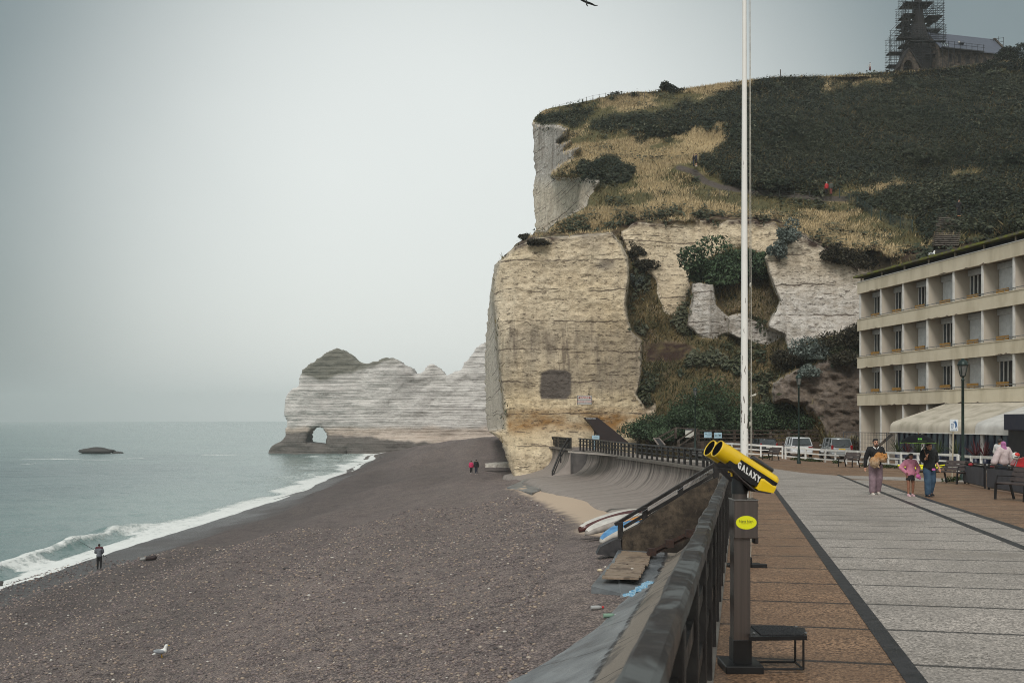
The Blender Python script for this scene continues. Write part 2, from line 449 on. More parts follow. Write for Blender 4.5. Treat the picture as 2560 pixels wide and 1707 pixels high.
# loose stones lying on the near shingle
def pebble_mesh(n):
    bm = bmesh.new(); bmesh.ops.create_icosphere(bm, subdivisions=1, radius=1)
    bv0 = np.array([v.co[:] for v in bm.verts]); bf0 = np.array([[v.index for v in f.verts] for f in bm.faces]); bm.free()
    Y = 12 + 62 * rng.random(n) ** 1.7; X = -1 + (rng.random(n) * 1.02 - 1.0) * (Y * .56) + .062 * Y
    ok = sdist(X, Y, SANDP) < -.2; X, Y = X[ok], Y[ok]; n = len(X)
    Z = zbeach(X, Y); s = (0.014 + .032 * rng.random(n) ** 3) * (0.8 + Y / 60)
    sc = np.stack([s * (.8 + .7 * rng.random(n)), s * (.8 + .5 * rng.random(n)), s * (.4 + .35 * rng.random(n))], 1)
    a = rng.random(n) * 6.283; ca, sa_ = np.cos(a), np.sin(a)
    p = bv0[None] * sc[:, None]; x = p[..., 0] * ca[:, None] - p[..., 1] * sa_[:, None]; y = p[..., 0] * sa_[:, None] + p[..., 1] * ca[:, None]
    V = np.stack([x + X[:, None], y + Y[:, None], p[..., 2] + (Z + s * .25)[:, None]], -1).reshape(-1, 3)
    Fc = (bf0[None] + (np.arange(n) * len(bv0))[:, None, None]).reshape(-1, 3)
    return mesh_np("pebbles", V, Fc, True)
t = MT("pebble", .7, 0, .35); i = t.island()
t.col(t.mix(.25, t.cr(i, [(0, c255(56, 51, 53)), (.35, c255(102, 90, 90)), (.65, c255(132, 117, 114)), (.85, c255(156, 137, 122)), (.97, c255(172, 153, 132)), (1, c255(215, 210, 202))]), t.cr(t.noise(40, 3), [(0, (0.03, .03, .03)), (1, (.35, .32, .3))])))
tag(link("pebbles", pebble_mesh(46000), t.m), "loose grey and brown pebbles on the near shingle", "pebbles", kind="stuff")

# ---- sea
sxs = np.concatenate([-axis_graded(62, 3200, 3, 160)[::-1], np.arange(-61.6, -24, .42)])
sys_ = np.concatenate([np.arange(-40, 30, 5), np.arange(30, 270, .55), axis_graded(270, 4200, 1.0, 190)])
SX, SY = np.meshgrid(sxs, sys_)
P = np.stack([SX.ravel(), SY.ravel(), np.zeros(SX.size)], 1)
wl_n = fbm(P, (.05, .05, 1), 3, 21).reshape(SX.shape)
zb = zbeach(np.maximum(SX, -75), np.clip(SY, -10, 359))
depth = SEA - zb                                 # >0: water over the beach
near = smooth(-140, -45, SX) * smooth(500, 200, SY)
sw = np.sin((SX * .92 + SY * .12) * .33 + wl_n * 9) * .16 + fbm(P, (.22, .1, 1), 4, 22).reshape(SX.shape) * .7
far_sw = fbm(P, (.035, .012, 1), 3, 27).reshape(SX.shape) * 1.1
SZ = SEA + sw * .55 + far_sw * .5 * smooth(-45, -90, SX)
# the breaking wave: its crest a few metres off the water's edge
dist = depth / 0.14
crest_y = smooth(52, 64, SY) * smooth(108, 92, SY)
cw = 3.4 + wl_n * 3.5
ridge = np.exp(-((dist - cw) / np.where(dist > cw, 2.0, .6)) ** 2) * crest_y * (.85 + fbm(P, (.3, .25, 1), 3, 24).reshape(SX.shape) * 1.0)
SZ = SZ + ridge * 1.0
run = fbm(P, (.05, .09, 1), 4, 25).reshape(SX.shape)
edge_lift = smooth(1.5, -2.2, dist + run * 3.5) * .35 * smooth(-29.0, -31.5, SX)   # the thin sheet running up the shingle
SZ = np.where(dist < 5, np.maximum(SZ, np.minimum(zb + .05, SEA + .42) * edge_lift / .35 + SZ * (1 - edge_lift / .35)), SZ)
foam = smooth(6.5, 1.2, dist + run * 9) * (.65 + .35 * smooth(6.5, 2.5, dist))
foam = np.maximum(foam, .66 * smooth(26, 5, dist + run * 26) * smooth(120, 190, SY) * .8)
foam = foam * (1 - .9 * smooth(cw - 2.0, cw - 1.3, dist) * crest_y * smooth(-.12, .08, fbm(P, (.3, .16, 1), 3, 26).reshape(SX.shape) + .06))
foam = np.maximum(foam, np.exp(-((dist - cw) / .45) ** 2) * crest_y * .95)
wc = fbm(P, (.045, .11, 1), 4, 31).reshape(SX.shape) * smooth(150, 240, SY)
foam = np.maximum(foam, smooth(.235, .3, wc) * .8 * smooth(700, 300, SY))
murk = smooth(70, 4, dist + wl_n * 30)
ny, nx = SX.shape; idx = np.arange(nx * ny).reshape(ny, nx)
sf = np.stack([idx[:-1, :-1], idx[:-1, 1:], idx[1:, 1:], idx[1:, :-1]], -1).reshape(-1, 4)
me = mesh_np("sea", np.stack([SX, SY, SZ], -1).reshape(-1, 3), sf, True)
attr(me, "fm", np.stack([foam.ravel(), murk.ravel(), np.zeros(foam.size)], 1))
t = MT("sea_water", .12, 0, .5)
fo, mu, _, _ = t.att("fm")
v = t.mapv((1, .45, 1))
fn = t.noise(2.2, 6, t.mapv((1, .55, 1)), .65, .6)
fn2 = t.noise(.5, 5, t.mapv((1, .4, 1)), .6, .5)
fac = t.math('ADD', fo, t.math('MULTIPLY', t.math('SUBTRACT', t.math('ADD', t.math('MULTIPLY', fn, .6), t.math('MULTIPLY', fn2, .4)), .5), 2.3))
fac = t.math('MULTIPLY', t.ramp(fac, .40, .86), t.ramp(fo, .02, .2))
wcol = t.mix(mu, c255(62, 84, 88), c255(112, 134, 130))
wcol = t.mix(t.ramp(t.noise(.035, 4, v), .4, .66, 0, .5), wcol, c255(86, 108, 110))
t.col(t.mix(fac, wcol, c255(226, 228, 224)))
t.rough(t.ramp(fac, 0, 1, .2, .8))
hh = t.math('ADD', t.math('MULTIPLY', t.noise(.8, 5, v), 1.0), t.math('MULTIPLY', t.noise(.14, 4, v), 2.2))
hh = t.math('ADD', hh, t.math('MULTIPLY', fac, .3))
t.bump(hh, .75, .4)
tag(link("sea", me, t.m), "grey-green sea breaking in foam on the shingle", "sea", kind="structure")
# sea bed / land far below so that nothing is seen through
MB().box((0, 1500, -16), (9000, 9000, 2)).build("ground", pm("seabed", c255(60, 60, 58), rough=.9))['kind'] = "structure"

# ---- promenade: one sheet and thinner sheets of other paving on it
def strip(name, mat, smin, smax, tl, tr, lift, ds=.8, nt=6, label=None):
    ss = np.arange(smin, smax + ds, ds); V = []
    for s in ss:
        a = tl(s) if callable(tl) else tl; b = tr(s) if callable(tr) else tr
        for k in range(nt + 1):
            x, y = st(s, a + (b - a) * k / nt); V.append((x, y, zgf(x, y) + lift))
    n = nt + 1; idx = np.arange(len(ss) * n).reshape(len(ss), n)
    fc = np.stack([idx[:-1, :-1], idx[:-1, 1:], idx[1:, 1:], idx[1:, :-1]], -1).reshape(-1, 4)
    return tag(link(name, mesh_np(name, V, fc, True), mat), label, "paving", kind="structure")
def aggregate(name, a, b, c_, joint, period=1.38, off=0.0, wetness=.25):
    t = MT(name, .55, 0, .4)
    v = t.mapv((1, 1, 1))
    q = t.n.new('ShaderNodeSeparateColor'); t.l.new(t.voro(62, v, out='Color'), q.inputs[0])
    col = t.cr(q.outputs[0], [(0, c_), (.3, a), (.75, b), (1, tuple(min(1, k * 1.5) for k in b[:3]))])
    col = t.mix(t.ramp(t.noise(1.1, 5, v), .38, .68, 0, .55), col, a)
    col = t.mix(t.ramp(t.noise(.35, 4, t.mapv((1, 1, 1), loc=(3, 1, 0))), .5, .75, 0, .35), col, c_)
    s_ = t.xyz(t.mapv((1, 1, 1), (0, 0, math.atan2(DX, DY))))[1]
    s_ = t.math('ADD', s_, t.math('MULTIPLY', t.noise(2.0, 2, v), .03))
    fr = t.math('ABSOLUTE', t.math('SUBTRACT', t.math('FRACT', t.math('ADD', t.math('DIVIDE', s_, period), off)), .5))
    jn = t.ramp(fr, .026 / period, .04 / period, 1, 0)
    t.col(t.mix(t.math('MULTIPLY', jn, .85), col, joint))
    t.rough(t.ramp(t.noise(.8, 4, v), .3, .7, .3, .7))
    t.bump(t.math('SUBTRACT', t.math('MULTIPLY', t.voro(62, v), .4), t.math('MULTIPLY', jn, 1.5)), .5, .012)
    return t.m
M_brown = aggregate("brown_aggregate", c255(110, 85, 65), c255(148, 118, 92), c255(56, 43, 34), c255(34, 32, 33))
M_grey = aggregate("grey_aggregate", c255(138, 131, 124), c255(176, 167, 158), c255(94, 88, 83), c255(44, 42, 42))
M_gut = pm("tar_band", c255(30, 30, 32), c255(52, 50, 51), 9, .45, bump=.4, bd=.01)
strip("promenade", M_brown, -14, 118, -.62, 34, 0, 1.0, 40, "brown aggregate promenade above the beach")
tR1 = lambda s: float(np.interp(s, [0, 14, 21, 33, 42, 50, 55], [4.0, 4.05, 4.14, 4.3, 4.45, 4.6, 4.7]))
tR2 = lambda s: float(np.interp(s, [0, 17, 21, 29, 36, 43, 50], [4.75, 4.82, 4.94, 4.98, 5.1, 5.28, 5.6]))
far_t = lambda s: float(np.interp(s, [45, 54, 58, 63, 66], [9e9 if False else 5.6, 5.5, 3.8, .6, -.5]))
strip("grey_paving", M_grey, -14, 50, 1.21, lambda s: tR1(s), .004)
strip("grey_paving", M_grey, 50, 64, lambda s: 1.26 - max(0, s - 52) * .14, lambda s: max(tR1(50) - (s - 50) * .32, 1.27 - max(0, s - 52) * .14), .004)
strip("grey_paving", M_grey, -14, 44, lambda s: tR1(s) + .16, lambda s: tR2(s), .004)
strip("dark_band", M_gut, -14, 50, 1.07, 1.21, .005, label="dark tar band along the walk")
strip("dark_band", M_gut, -14, 51, lambda s: tR1(s), lambda s: tR1(s) + .16, .005, label="dark tar band curving to the right")
strip("dark_band", M_gut, -14, 45, lambda s: tR2(s), lambda s: tR2(s) + .18, .0052, label="dark tar band beside the brown paving")
# pale cross band further on
def band(pts_l, pts_r, name, mat, lift):
    V = []
    for a, b in zip(pts_l, pts_r):
        for k in range(5):
            p = a.lerp(b, k / 4); V.append((p.x, p.y, zgf(p.x, p.y) + lift))
    idx = np.arange(len(V)).reshape(-1, 5)
    fc = np.stack([idx[:-1, :-1], idx[:-1, 1:], idx[1:, 1:], idx[1:, :-1]], -1).reshape(-1, 4)
    return tag(link(name, mesh_np(name, V, fc), mat), "pale paving band crossing the brown promenade", "paving", kind="structure")
def seq(a, b, n): return [ground(a[0] + (b[0] - a[0]) * k / n, a[1] + (b[1] - a[1]) * k / n) for k in range(n + 1)]
band(seq((2100, 1188), (2440, 1198), 8), seq((2130, 1197), (2440, 1206), 8), "grey_paving", M_grey, .0045)
band(seq((1420, 1127), (1770, 1152), 10), seq((1420, 1131), (1790, 1160), 10), "grey_paving", M_grey, .0045)
# ------------------------------------------------------------------ headland: hill and cliff as one relief, traced at its real distances
SKY = D([(1222, 285), (1230, 268), (1245, 256), (1265, 248), (1330, 236), (1400, 222), (1450, 214), (1520, 210), (1570, 205), (1640, 195), (1700, 187), (1760, 180), (1830, 174), (1900, 177), (1960, 171), (2040, 167), (2090, 164), (2160, 160), (2250, 150), (2300, 144), (2352, 139), (2460, 128)])
LEFT = D([(1222, 285), (1226, 330), (1229, 400), (1226, 440), (1228, 490), (1231, 528), (1222, 541), (1200, 549), (1180, 566), (1155, 590), (1137, 610), (1130, 640), (1126, 680), (1122, 700), (1118, 745), (1115, 790), (1114, 870), (1116, 940), (1119, 985), (1124, 992), (1140, 1003), (1152, 1018), (1163, 1050), (1172, 1075), (1178, 1094), (1190, 1120), (1200, 1150)])
sx_, sy_ = np.array(SKY).T; lx_, ly_ = np.array(LEFT).T
rows = np.arange(141, 1250, 2.6)
def leftx(y):
    return np.where(y < ly_[0], np.interp(y, sy_[::-1], sx_[::-1]), np.interp(y, ly_, lx_))
NC = 560; NB = 6
u = np.linspace(0, 1, NC) ** 1.0
L0 = leftx(rows)
jag = fbm(np.stack([rows * 0, rows, rows * 0], 1), .11, 3, 44) * np.where(rows > 300, 9, 3)
PX = (L0 + jag)[:, None] + (2680 - L0)[:, None] * u[None]; PY = np.repeat(rows[:, None], NC, 1)
X_, Y_ = PX.ravel(), PY.ravel()
ANCH = np.array([(1350, 600, 116), (1540, 562, 116.5), (1760, 545, 120), (1900, 560, 117), (1960, 600, 107), (2100, 640, 101), (2230, 660, 96), (2370, 600, 95), (2560, 560, 90),
                 (1735, 426, 132), (1930, 480, 136), (2060, 495, 133), (2370, 567, 102), (1500, 440, 137), (1400, 500, 127), (1345, 300, 168), (1450, 260, 172), (1560, 232, 176),
                 (1735, 215, 180), (1930, 190, 186), (2180, 180, 194), (2400, 165, 196), (2560, 150, 192), (2680, 140, 190), (2560, 400, 132), (2300, 400, 152), (2560, 300, 152), (2000, 350, 160),
                 (1800, 330, 156), (2680, 520, 100), (2250, 300, 170), (2500, 220, 176), (2680, 300, 150), (1600, 330, 158), (1345, 560, 120), (2250, 520, 122), (2450, 500, 112)], float)
def idw(x, y, A, p=2.6, sc=(1.0, 1.0)):
    num = np.zeros(x.shape); den = np.zeros(x.shape)
    for ax, ay, v in A:
        w = 1.0 / (((x - ax) * sc[0]) ** 2 + ((y - ay) * sc[1]) ** 2 + 900) ** (p / 2); num += w * v; den += w
    return num / den
hill = idw(X_, Y_, ANCH, 3.4, (.45, 1.0))
LOW = np.array([(1480, 640, 113), (1600, 600, 116), (1700, 600, 117), (1850, 600, 116), (1600, 560, 116.5), (1760, 560, 118.5), (1880, 575, 117), (1960, 640, 114), (1600, 720, 115), (1700, 800, 113), (1850, 830, 111), (1600, 850, 111), (1750, 900, 107), (1900, 900, 105),
                (2000, 860, 103), (2130, 850, 98), (1600, 950, 107), (1750, 1000, 104), (1950, 1000, 100), (2100, 960, 93), (1600, 1060, 104.5), (1800, 1090, 102), (2000, 1090, 98), (2130, 1080, 90), (2400, 900, 92), (2600, 900, 88), (2400, 700, 95), (2600, 700, 90), (2600, 1100, 86), (2350, 1100, 88), (1400, 1150, 104), (1700, 1150, 101)], float)
low = idw(X_, Y_, LOW, 3.2)
BRINK = D([(1180, 560), (1225, 541), (1240, 545), (1300, 540), (1400, 531), (1440, 512), (1520, 505), (1600, 503), (1700, 502), (1780, 512), (1800, 525), (1850, 545), (1900, 570), (1960, 578), (2010, 575), (2045, 592), (2110, 585), (2160, 575), (2240, 560), (2352, 545), (2470, 530)])
bxk, byk = np.array(BRINK).T
brink_y = np.interp(X_, bxk, byk) + fbm(np.stack([X_, X_ * 0, X_ * 0], 1), .045, 3, 51) * 14
below = smooth(-3, 4, Y_ - brink_y)
Yd = hill * (1 - below) + low * below
def zone(poly, depth, soft=5.0, jig=10.0, seed=60, lo=-1):
    global Yd
    d = sdist(X_, Y_, poly) + fbm(np.stack([X_, Y_, X_ * 0], 1), .03, 4, seed) * jig
    w = smooth(lo * soft, soft, d); wm = smooth(-13, 13, d); dv = depth(X_, Y_) if callable(depth) else depth
    Yd = Yd * (1 - w) + dv * w
    return wm
Z_FRONT = D([(1180, 566), (1225, 548), (1300, 543), (1405, 532), (1425, 556), (1443, 590), (1447, 640), (1437, 700), (1450, 760), (1475, 782), (1473, 860), (1463, 905), (1480, 930), (1485, 960), (1468, 1010), (1440, 1180), (1205, 1180), (1178, 1094), (1163, 1050), (1150, 1015), (1125, 990), (1160, 985), (1152, 900), (1140, 780), (1133, 700), (1133, 640), (1145, 605)])
Z_GREY = D([(1000, 560), (1180, 560), (1145, 605), (1133, 640), (1133, 700), (1140, 780), (1152, 900), (1160, 985), (1125, 990), (1000, 1000)])
Z_UP = [(1200 + a * .2979, 150 + b * .2979) for a, b in [(300, 530), (430, 520), (520, 560), (620, 545), (740, 575), (720, 640), (660, 690), (760, 680), (700, 770), (840, 730), (770, 830), (690, 890), (600, 960), (640, 985), (830, 990), (1000, 1010), (985, 1060), (930, 1150), (900, 1230), (760, 1310), (640, 1370), (560, 1440), (300, 1450)]]
Z_UPG = Z_UP[3:13]
Z_RIGHT = D([(1815, 532), (1850, 540), (1925, 585), (1965, 600), (1990, 590), (2045, 592), (2060, 640), (2040, 720), (1975, 740), (1960, 765), (1900, 770), (1840, 792), (1812, 806), (1800, 772), (1757, 775), (1765, 745), (1790, 690), (1772, 650), (1762, 620), (1757, 592), (1775, 575)])
Z_PILL = D([(1590, 652), (1610, 648), (1640, 652), (1645, 700), (1668, 725), (1672, 765), (1640, 778), (1600, 770), (1578, 748), (1588, 700)])
Z_PIL2 = D([(1672, 730), (1700, 720), (1750, 745), (1800, 772), (1760, 792), (1700, 778), (1672, 765)])
Z_WALL = D([(1425, 532), (1450, 515), (1600, 505), (1780, 515), (1800, 560), (1765, 600), (1700, 560), (1640, 575), (1590, 620), (1592, 660), (1570, 690), (1548, 725), (1512, 690), (1500, 640), (1470, 600), (1445, 575)])
Z_BOT = D([(1770, 880), (1830, 850), (1900, 830), (2000, 820), (2000, 1010), (1900, 1000), (1890, 960), (1850, 930), (1780, 925)])
zfront = lambda x, y: 103.5 + (1047 - y) / 460 * 4.5 + np.where(x < 1290, (1290 - x) * .03, 0) - np.clip((y - 1060) / 80, 0, 1) * 1.5
wgrey = zone(Z_GREY, lambda x, y: 106 + np.clip(1262 - x, 0, 60) * 1.9, 3, 5, 61)
wfront = zone(Z_FRONT, zfront, 4, 8, 62)
wup = zone(Z_UP, lambda x, y: 128 + np.clip(1500 - x, 0, 190) * .22, 5, 12, 63)
wright = zone(Z_RIGHT, lambda x, y: 101 + (1047 - y) / 500 * 4, 4, 9, 64)
wpill = zone(Z_PILL, lambda x, y: 108.5 + np.abs(x - 1772) * .02, 4, 7, 65)
wpil2 = zone(Z_PIL2, 107.5, 4, 9, 66)
wbot = zone(Z_BOT, lambda x, y: 95 + (1047 - y) / 250 * 5, 7, 34, 67)
P3 = np.stack([(X_ - CX) / F * Yd, Yd, (CY - Y_) / F * Yd], 1)
rock_w = np.clip(np.maximum.reduce([wgrey, wfront, wup, wright, wpill, wpil2, wbot]), 0, 1)
wwall = smooth(-6, 6, sdist(X_, Y_, Z_WALL) + fbm(np.stack([X_, Y_, X_ * 0], 1), .03, 4, 68) * 34) * below
rock_w = np.maximum(rock_w, wwall)
orange = smooth(1262, 1275, X_) * smooth(1010, 1035, Y_ + fbm(P3, .12, 3, 70) * 30) * smooth(1100, 1055, Y_ + fbm(P3, .15, 3, 71) * 50) * (X_ < 1690) * below
lowband = smooth(995, 1015, Y_) * (X_ < 1640) * below * smooth(1258, 1268, X_) * smooth(1690, 1600, X_ + (Y_ - 1020) * .7)
rock_w = np.maximum(rock_w, lowband)
# upper slopes: scrub, dry grass, path
def w_poly(pts, soft, jig, seed): return smooth(-soft, soft, sdist(X_, Y_, D(pts)) + fbm(np.stack([X_, Y_, X_ * 0], 1), .025, 4, seed) * jig)
scr1 = w_poly([(1612, 375), (1640, 330), (1680, 300), (1700, 270), (1680, 225), (1700, 190), (1830, 176), (1890, 180), (1900, 200), (2000, 185), (2100, 172), (2352, 160), (2480, 150), (2480, 420), (2352, 395), (2200, 400), (2100, 415), (1950, 425), (1850, 428), (1740, 432), (1650, 405)], 16, 70, 72)
scr2 = w_poly([(1370, 288), (1450, 258), (1600, 226), (1700, 205), (1720, 270), (1650, 285), (1560, 310), (1480, 318), (1440, 308), (1395, 300)], 14, 60, 73)
scr3 = w_poly([(1225, 285), (1240, 262), (1330, 255), (1360, 262), (1320, 295), (1250, 300)], 7, 40, 74) * .7
scr4 = w_poly([(1960, 445), (2100, 410), (2352, 385), (2480, 390), (2480, 540), (2250, 545), (2130, 540), (2050, 500)], 10, 90, 75) * .85
scr5 = w_poly([(1310, 400), (1340, 365), (1400, 355), (1450, 385), (1440, 415), (1370, 420)], 7, 40, 76)
scrub = np.clip(np.maximum.reduce([scr1, scr2, scr3, scr4, scr5]) + fbm(P3, (.3, .2, .3), 4, 98) * .5 * (np.maximum.reduce([scr1, scr2, scr3, scr4, scr5]) > .02), 0, 1) * (1 - below)
lowveg = below * (1 - rock_w)
PATHL = [(1700, 420), (1735, 430), (1765, 455), (1800, 467), (1850, 475), (1930, 484), (2000, 491), (2062, 497), (2110, 497)]
pd = np.full(X_.shape, 1e9)
for (ax, ay), (qx, qy) in zip(PATHL[:-1], PATHL[1:]):
    tt = np.clip(((X_ - ax) * (qx - ax) + (Y_ - ay) * (qy - ay)) / ((qx - ax) ** 2 + (qy - ay) ** 2), 0, 1)
    pd = np.minimum(pd, np.hypot((X_ - ax - tt * (qx - ax)) * .6, Y_ - ay - tt * (qy - ay)))
path_w = smooth(8, 5, pd)
scrub = scrub * (1 - smooth(17, 11, pd))
straw = np.clip(.52 + fbm(P3, (.10, .07, .16), 5, 77, .6) * 3.4, 0, 1) * (1 - scrub)
soil = smooth(22, 6, np.abs(Y_ - brink_y - 1)) * smooth(-.1, .25, .2 + fbm(P3, .2, 3, 78)) * (1 - .6 * wup)
soil = np.maximum(soil, w_poly([(1480, 785), (1590, 790), (1600, 815), (1560, 828), (1485, 830)], 5, 12, 79))
# relief: strata ledges and fractures on rock, domes under the scrub
zz = P3[:, 2]
led = fbm(np.stack([P3[:, 0] * .05, P3[:, 1] * .05, zz * .75], 1), 1, 4, 80, .6)
blk = fbm(P3, (.35, .2, .55), 5, 81, .55); big = fbm(P3, (.07, .05, .05), 3, 82); vert = fbm(P3, (.5, .3, .06), 4, 83)
def beds(f, sx, seed):
    q = zz * f + fbm(P3, (sx, sx, sx * .6), 4, seed, .6) * 2.2; s_ = q - np.floor(q); k = vnoise(np.stack([np.floor(q) * 7.3, P3[:, 0] * .12, P3[:, 1] * .12], 1), seed + 1)
    return (.5 - s_) * smooth(.15, .75, k)
disp_r = beds(.30, .09, 91) * .26 + beds(1.0, .2, 93) * .10 + led * .12 + fbm(P3, (1.3, 1.0, 1.3), 4, 97, .65) * .42 + blk * .4 + big * 4.5 + vert * 1.2
dome = fbm(P3, (.16, .09, .16), 4, 84, .55); disp_s = np.abs(dome) * -10 + 1.2 + fbm(P3, (.05, .03, .05), 2, 99) * 4
disp_l = fbm(P3, (.14, .1, .14), 4, 85) * 4.5
edgef = smooth(0, 14, np.repeat((PX - PX[:, :1])[:, :], 1, 0).ravel())
dY = wbot * fbm(P3, (.32, .3, .4), 4, 100, .6) * 5.0 + rock_w * disp_r + (1 - rock_w) * (scrub * disp_s + lowveg * disp_l + (1 - scrub) * (1 - below) * fbm(P3, (.12, .07, .12), 4, 86) * 3.0)
Yd = Yd + dY * (.25 + .75 * edgef)
HP = np.stack([(X_ - CX) / F * Yd, Yd, (CY - Y_) / F * Yd], 1).reshape(len(rows), NC, 3)
YG = Yd.reshape(len(rows), NC)
def hill_at(x, y):                             # point of the relief seen at photo pixel (x, y)
    r = int(np.clip(round((y - rows[0]) / 2.6), 0, len(rows) - 1)); k = int(np.clip(np.searchsorted(PX[r], x), 0, NC - 1))
    return px(x, y, float(YG[r, k]))
# wrap the outline round the back so that the headland has a body
back = []
for k in range(NB, 0, -1):
    yb = YG[:, 0] + 9.0 * k + 2; pxb = PX[:, 0] + 7.0 * k * k ** .3; pyb = rows + np.where(rows < 310, 3.2 * k, .6 * k)
    back.append(np.stack([(pxb - CX) / F * yb, yb, (CY - pyb) / F * yb], 1)[:, None])
HPall = np.concatenate(back + [HP], 1); nc = NC + NB
V = HPall.reshape(-1, 3); idx = np.arange(len(V)).reshape(len(rows), nc)
fc = np.stack([idx[:-1, :-1], idx[1:, :-1], idx[1:, 1:], idx[:-1, 1:]], -1)
def pad(a): return np.concatenate([np.repeat(a.reshape(len(rows), NC)[:, :1], NB, 1), a.reshape(len(rows), NC)], 1).ravel()
yellow = np.clip(np.maximum.reduce([wfront * .9, wgrey * .3, wwall * .78, wright * .55 * smooth(780, 640, Y_), wup * .42 * smooth(430, 480, Y_), lowband * .8]) + fbm(P3, .09, 3, 87) * .9 * wfront, 0, 1)
stain = np.clip(wfront * smooth(780, 850, Y_ + fbm(P3, .08, 2, 88) * 60) * smooth(1010, 960, Y_) * .8 + wbot * 1.6 + wup * .8 * smooth(470, 400, Y_) + wpil2 * .4, 0, 1)
hole = np.maximum(smooth(-3, 3, sdist(X_, Y_, D([(1243, 855), (1262, 848), (1300, 850), (1312, 858), (1312, 905), (1300, 917), (1243, 916), (1239, 900)]))),
                  smooth(-3, 3, 1 - ((X_ - 1514) / 19) ** 2 - ((Y_ - 662) / 10) ** 2))
mk1 = np.stack([pad(rock_w), pad(yellow), pad(np.clip(orange, 0, 1)), pad(np.clip(soil, 0, 1))], 1)
mk2 = np.stack([pad(scrub), pad(straw), pad(np.clip(stain, 0, 1)), pad(hole)], 1)
mk3 = np.stack([pad(path_w), pad(lowveg), pad(np.clip(wbot, 0, 1)), pad(below)], 1)
bl = pad(below).reshape(len(rows), nc)
fcb = (bl[:-1, :-1] + bl[1:, 1:]) / 2 > .5
t = MT("headland", .85, 0, .25)
rk, ye, og, so = t.att("m1"); sc_, sr, stn, ho = t.att("m2"); pa, lv, gy, _ = t.att("m3")
v = t.mapv()
white = t.mix(t.noise(.5, 5, v), c255(206, 199, 190), c255(242, 237, 229))
yel = t.mix(t.noise(.35, 5, v), c255(222, 197, 154), c255(246, 229, 196))
rock = t.mix(ye, white, yel)
rock = t.mix(t.math('MULTIPLY', gy, .85), rock, t.mix(t.ramp(t.noise(.8, 8, t.mapv((1, 1, 1.6)), .78), .40, .60), c255(50, 43, 38), c255(150, 134, 122)))
rock = t.mix(t.math('MULTIPLY', t.ramp(t.noise(1.5, 8, t.mapv((.8, .8, 1.25)), .78), .42, .64), .5), rock, c255(146, 126, 100))
rock = t.mix(t.math('MULTIPLY', t.ramp(t.noise(.28, 6, v, .7), .5, .66), .4), rock, c255(146, 132, 114))
rock = t.mix(t.math('MULTIPLY', t.ramp(t.noise(.9, 7, t.mapv((1, .25, .09)), .7), .52, .64), t.ramp(stn, 0, .6, .22, .7)), rock, c255(112, 98, 84))
rock = t.mix(t.math('MULTIPLY', stn, t.ramp(t.noise(.35, 5, t.mapv((1, 1, .22))), .35, .6, .1, .85)), rock, t.mix(t.ramp(stn, .8, 1.0), c255(122, 112, 102), c255(92, 80, 70)))
ogc = t.mix(t.noise(.8, 5, v), c255(118, 82, 44), c255(170, 128, 72)); rock = t.mix(t.math('MULTIPLY', og, t.ramp(t.noise(.5, 4, t.mapv((.4, .4, 1))), .35, .6)), rock, ogc)
st1 = t.noise(1.0, 5, t.mapv((.04, .04, .42)), .66, .12); st2 = t.noise(1.0, 6, t.mapv((1.0, 1.0, 2.6)), .7, .3)
spk = t.noise(1.7, 6, t.mapv((.8, .8, 1.9)), .7)
lines = t.ramp(t.math('ABSOLUTE', t.math('SUBTRACT', st1, .5)), .022, .008, 0, 1); ln2 = t.ramp(t.math('ABSOLUTE', t.math('SUBTRACT', st1, .585)), .018, .006, 0, 1)
def flint(period, width, warp, thr, dash):     # thin broken flint bands following the bedding
    q = t.math('ADD', t.math('DIVIDE', t.xyz()[2], period), t.math('MULTIPLY', t.noise(1.0, 5, t.mapv((.03, .03, .12)), .6), warp)); q = t.math('ADD', q, t.math('MULTIPLY', t.noise(1.1, 3, v), .16))
    ln = t.ramp(t.math('ABSOLUTE', t.math('SUBTRACT', t.math('FRACT', q), .5)), width, width * .35)
    cv = t.n.new('ShaderNodeCombineXYZ'); t.l.new(t.math('MULTIPLY', t.xyz()[0], dash), cv.inputs[0]); t.l.new(t.math('MULTIPLY', t.math('FLOOR', q), 3.7), cv.inputs[1])
    return t.math('MULTIPLY', ln, t.ramp(t.noise(1.0, 4, cv.outputs[0], .7), thr, thr + .10))
dark = t.math('MAXIMUM', flint(1.18, .075, 1.1, .50, .6), t.math('MULTIPLY', flint(.43, .13, 1.8, .54, 1.1), .7))
dark = t.math('MAXIMUM', dark, t.math('MULTIPLY', flint(3.3, .034, .5, .42, .22), 1.0))
dark = t.math('MAXIMUM', dark, t.math('MULTIPLY', t.ramp(spk, .575, .64), .9))
dark = t.math('MAXIMUM', dark, t.math('MULTIPLY', t.ramp(t.noise(.9, 4, t.mapv((1, 1, .07))), .59, .69), t.ramp(stn, 0, 1, .15, .65)))
rock = t.mix(t.math('MULTIPLY', dark, .8), rock, c255(88, 75, 64))
rock = t.mix(ho, rock, t.mix(t.noise(.9, 4, t.mapv((1, 1, .3))), c255(84, 76, 70), c255(114, 105, 97)))
gr = t.mix(t.noise(.55, 6, v, .65), c255(72, 72, 46), c255(112, 104, 68))
stw = t.mix(t.noise(.5, 6, v, .65), c255(158, 138, 104), c255(200, 178, 138))
grass = t.mix(t.ramp(t.math('ADD', sr, t.math('SUBTRACT', t.noise(.32, 6, v, .62), .5)), .3, .75), gr, stw)
scc = t.mix(t.noise(.25, 5, v), c255(28, 37, 25), c255(46, 53, 36)); grass = t.mix(sc_, grass, scc)
lvc = t.mix(t.ramp(t.noise(.22, 6, v, .62), .34, .68), c255(54, 58, 40), c255(132, 114, 80)); grass = t.mix(lv, grass, lvc)
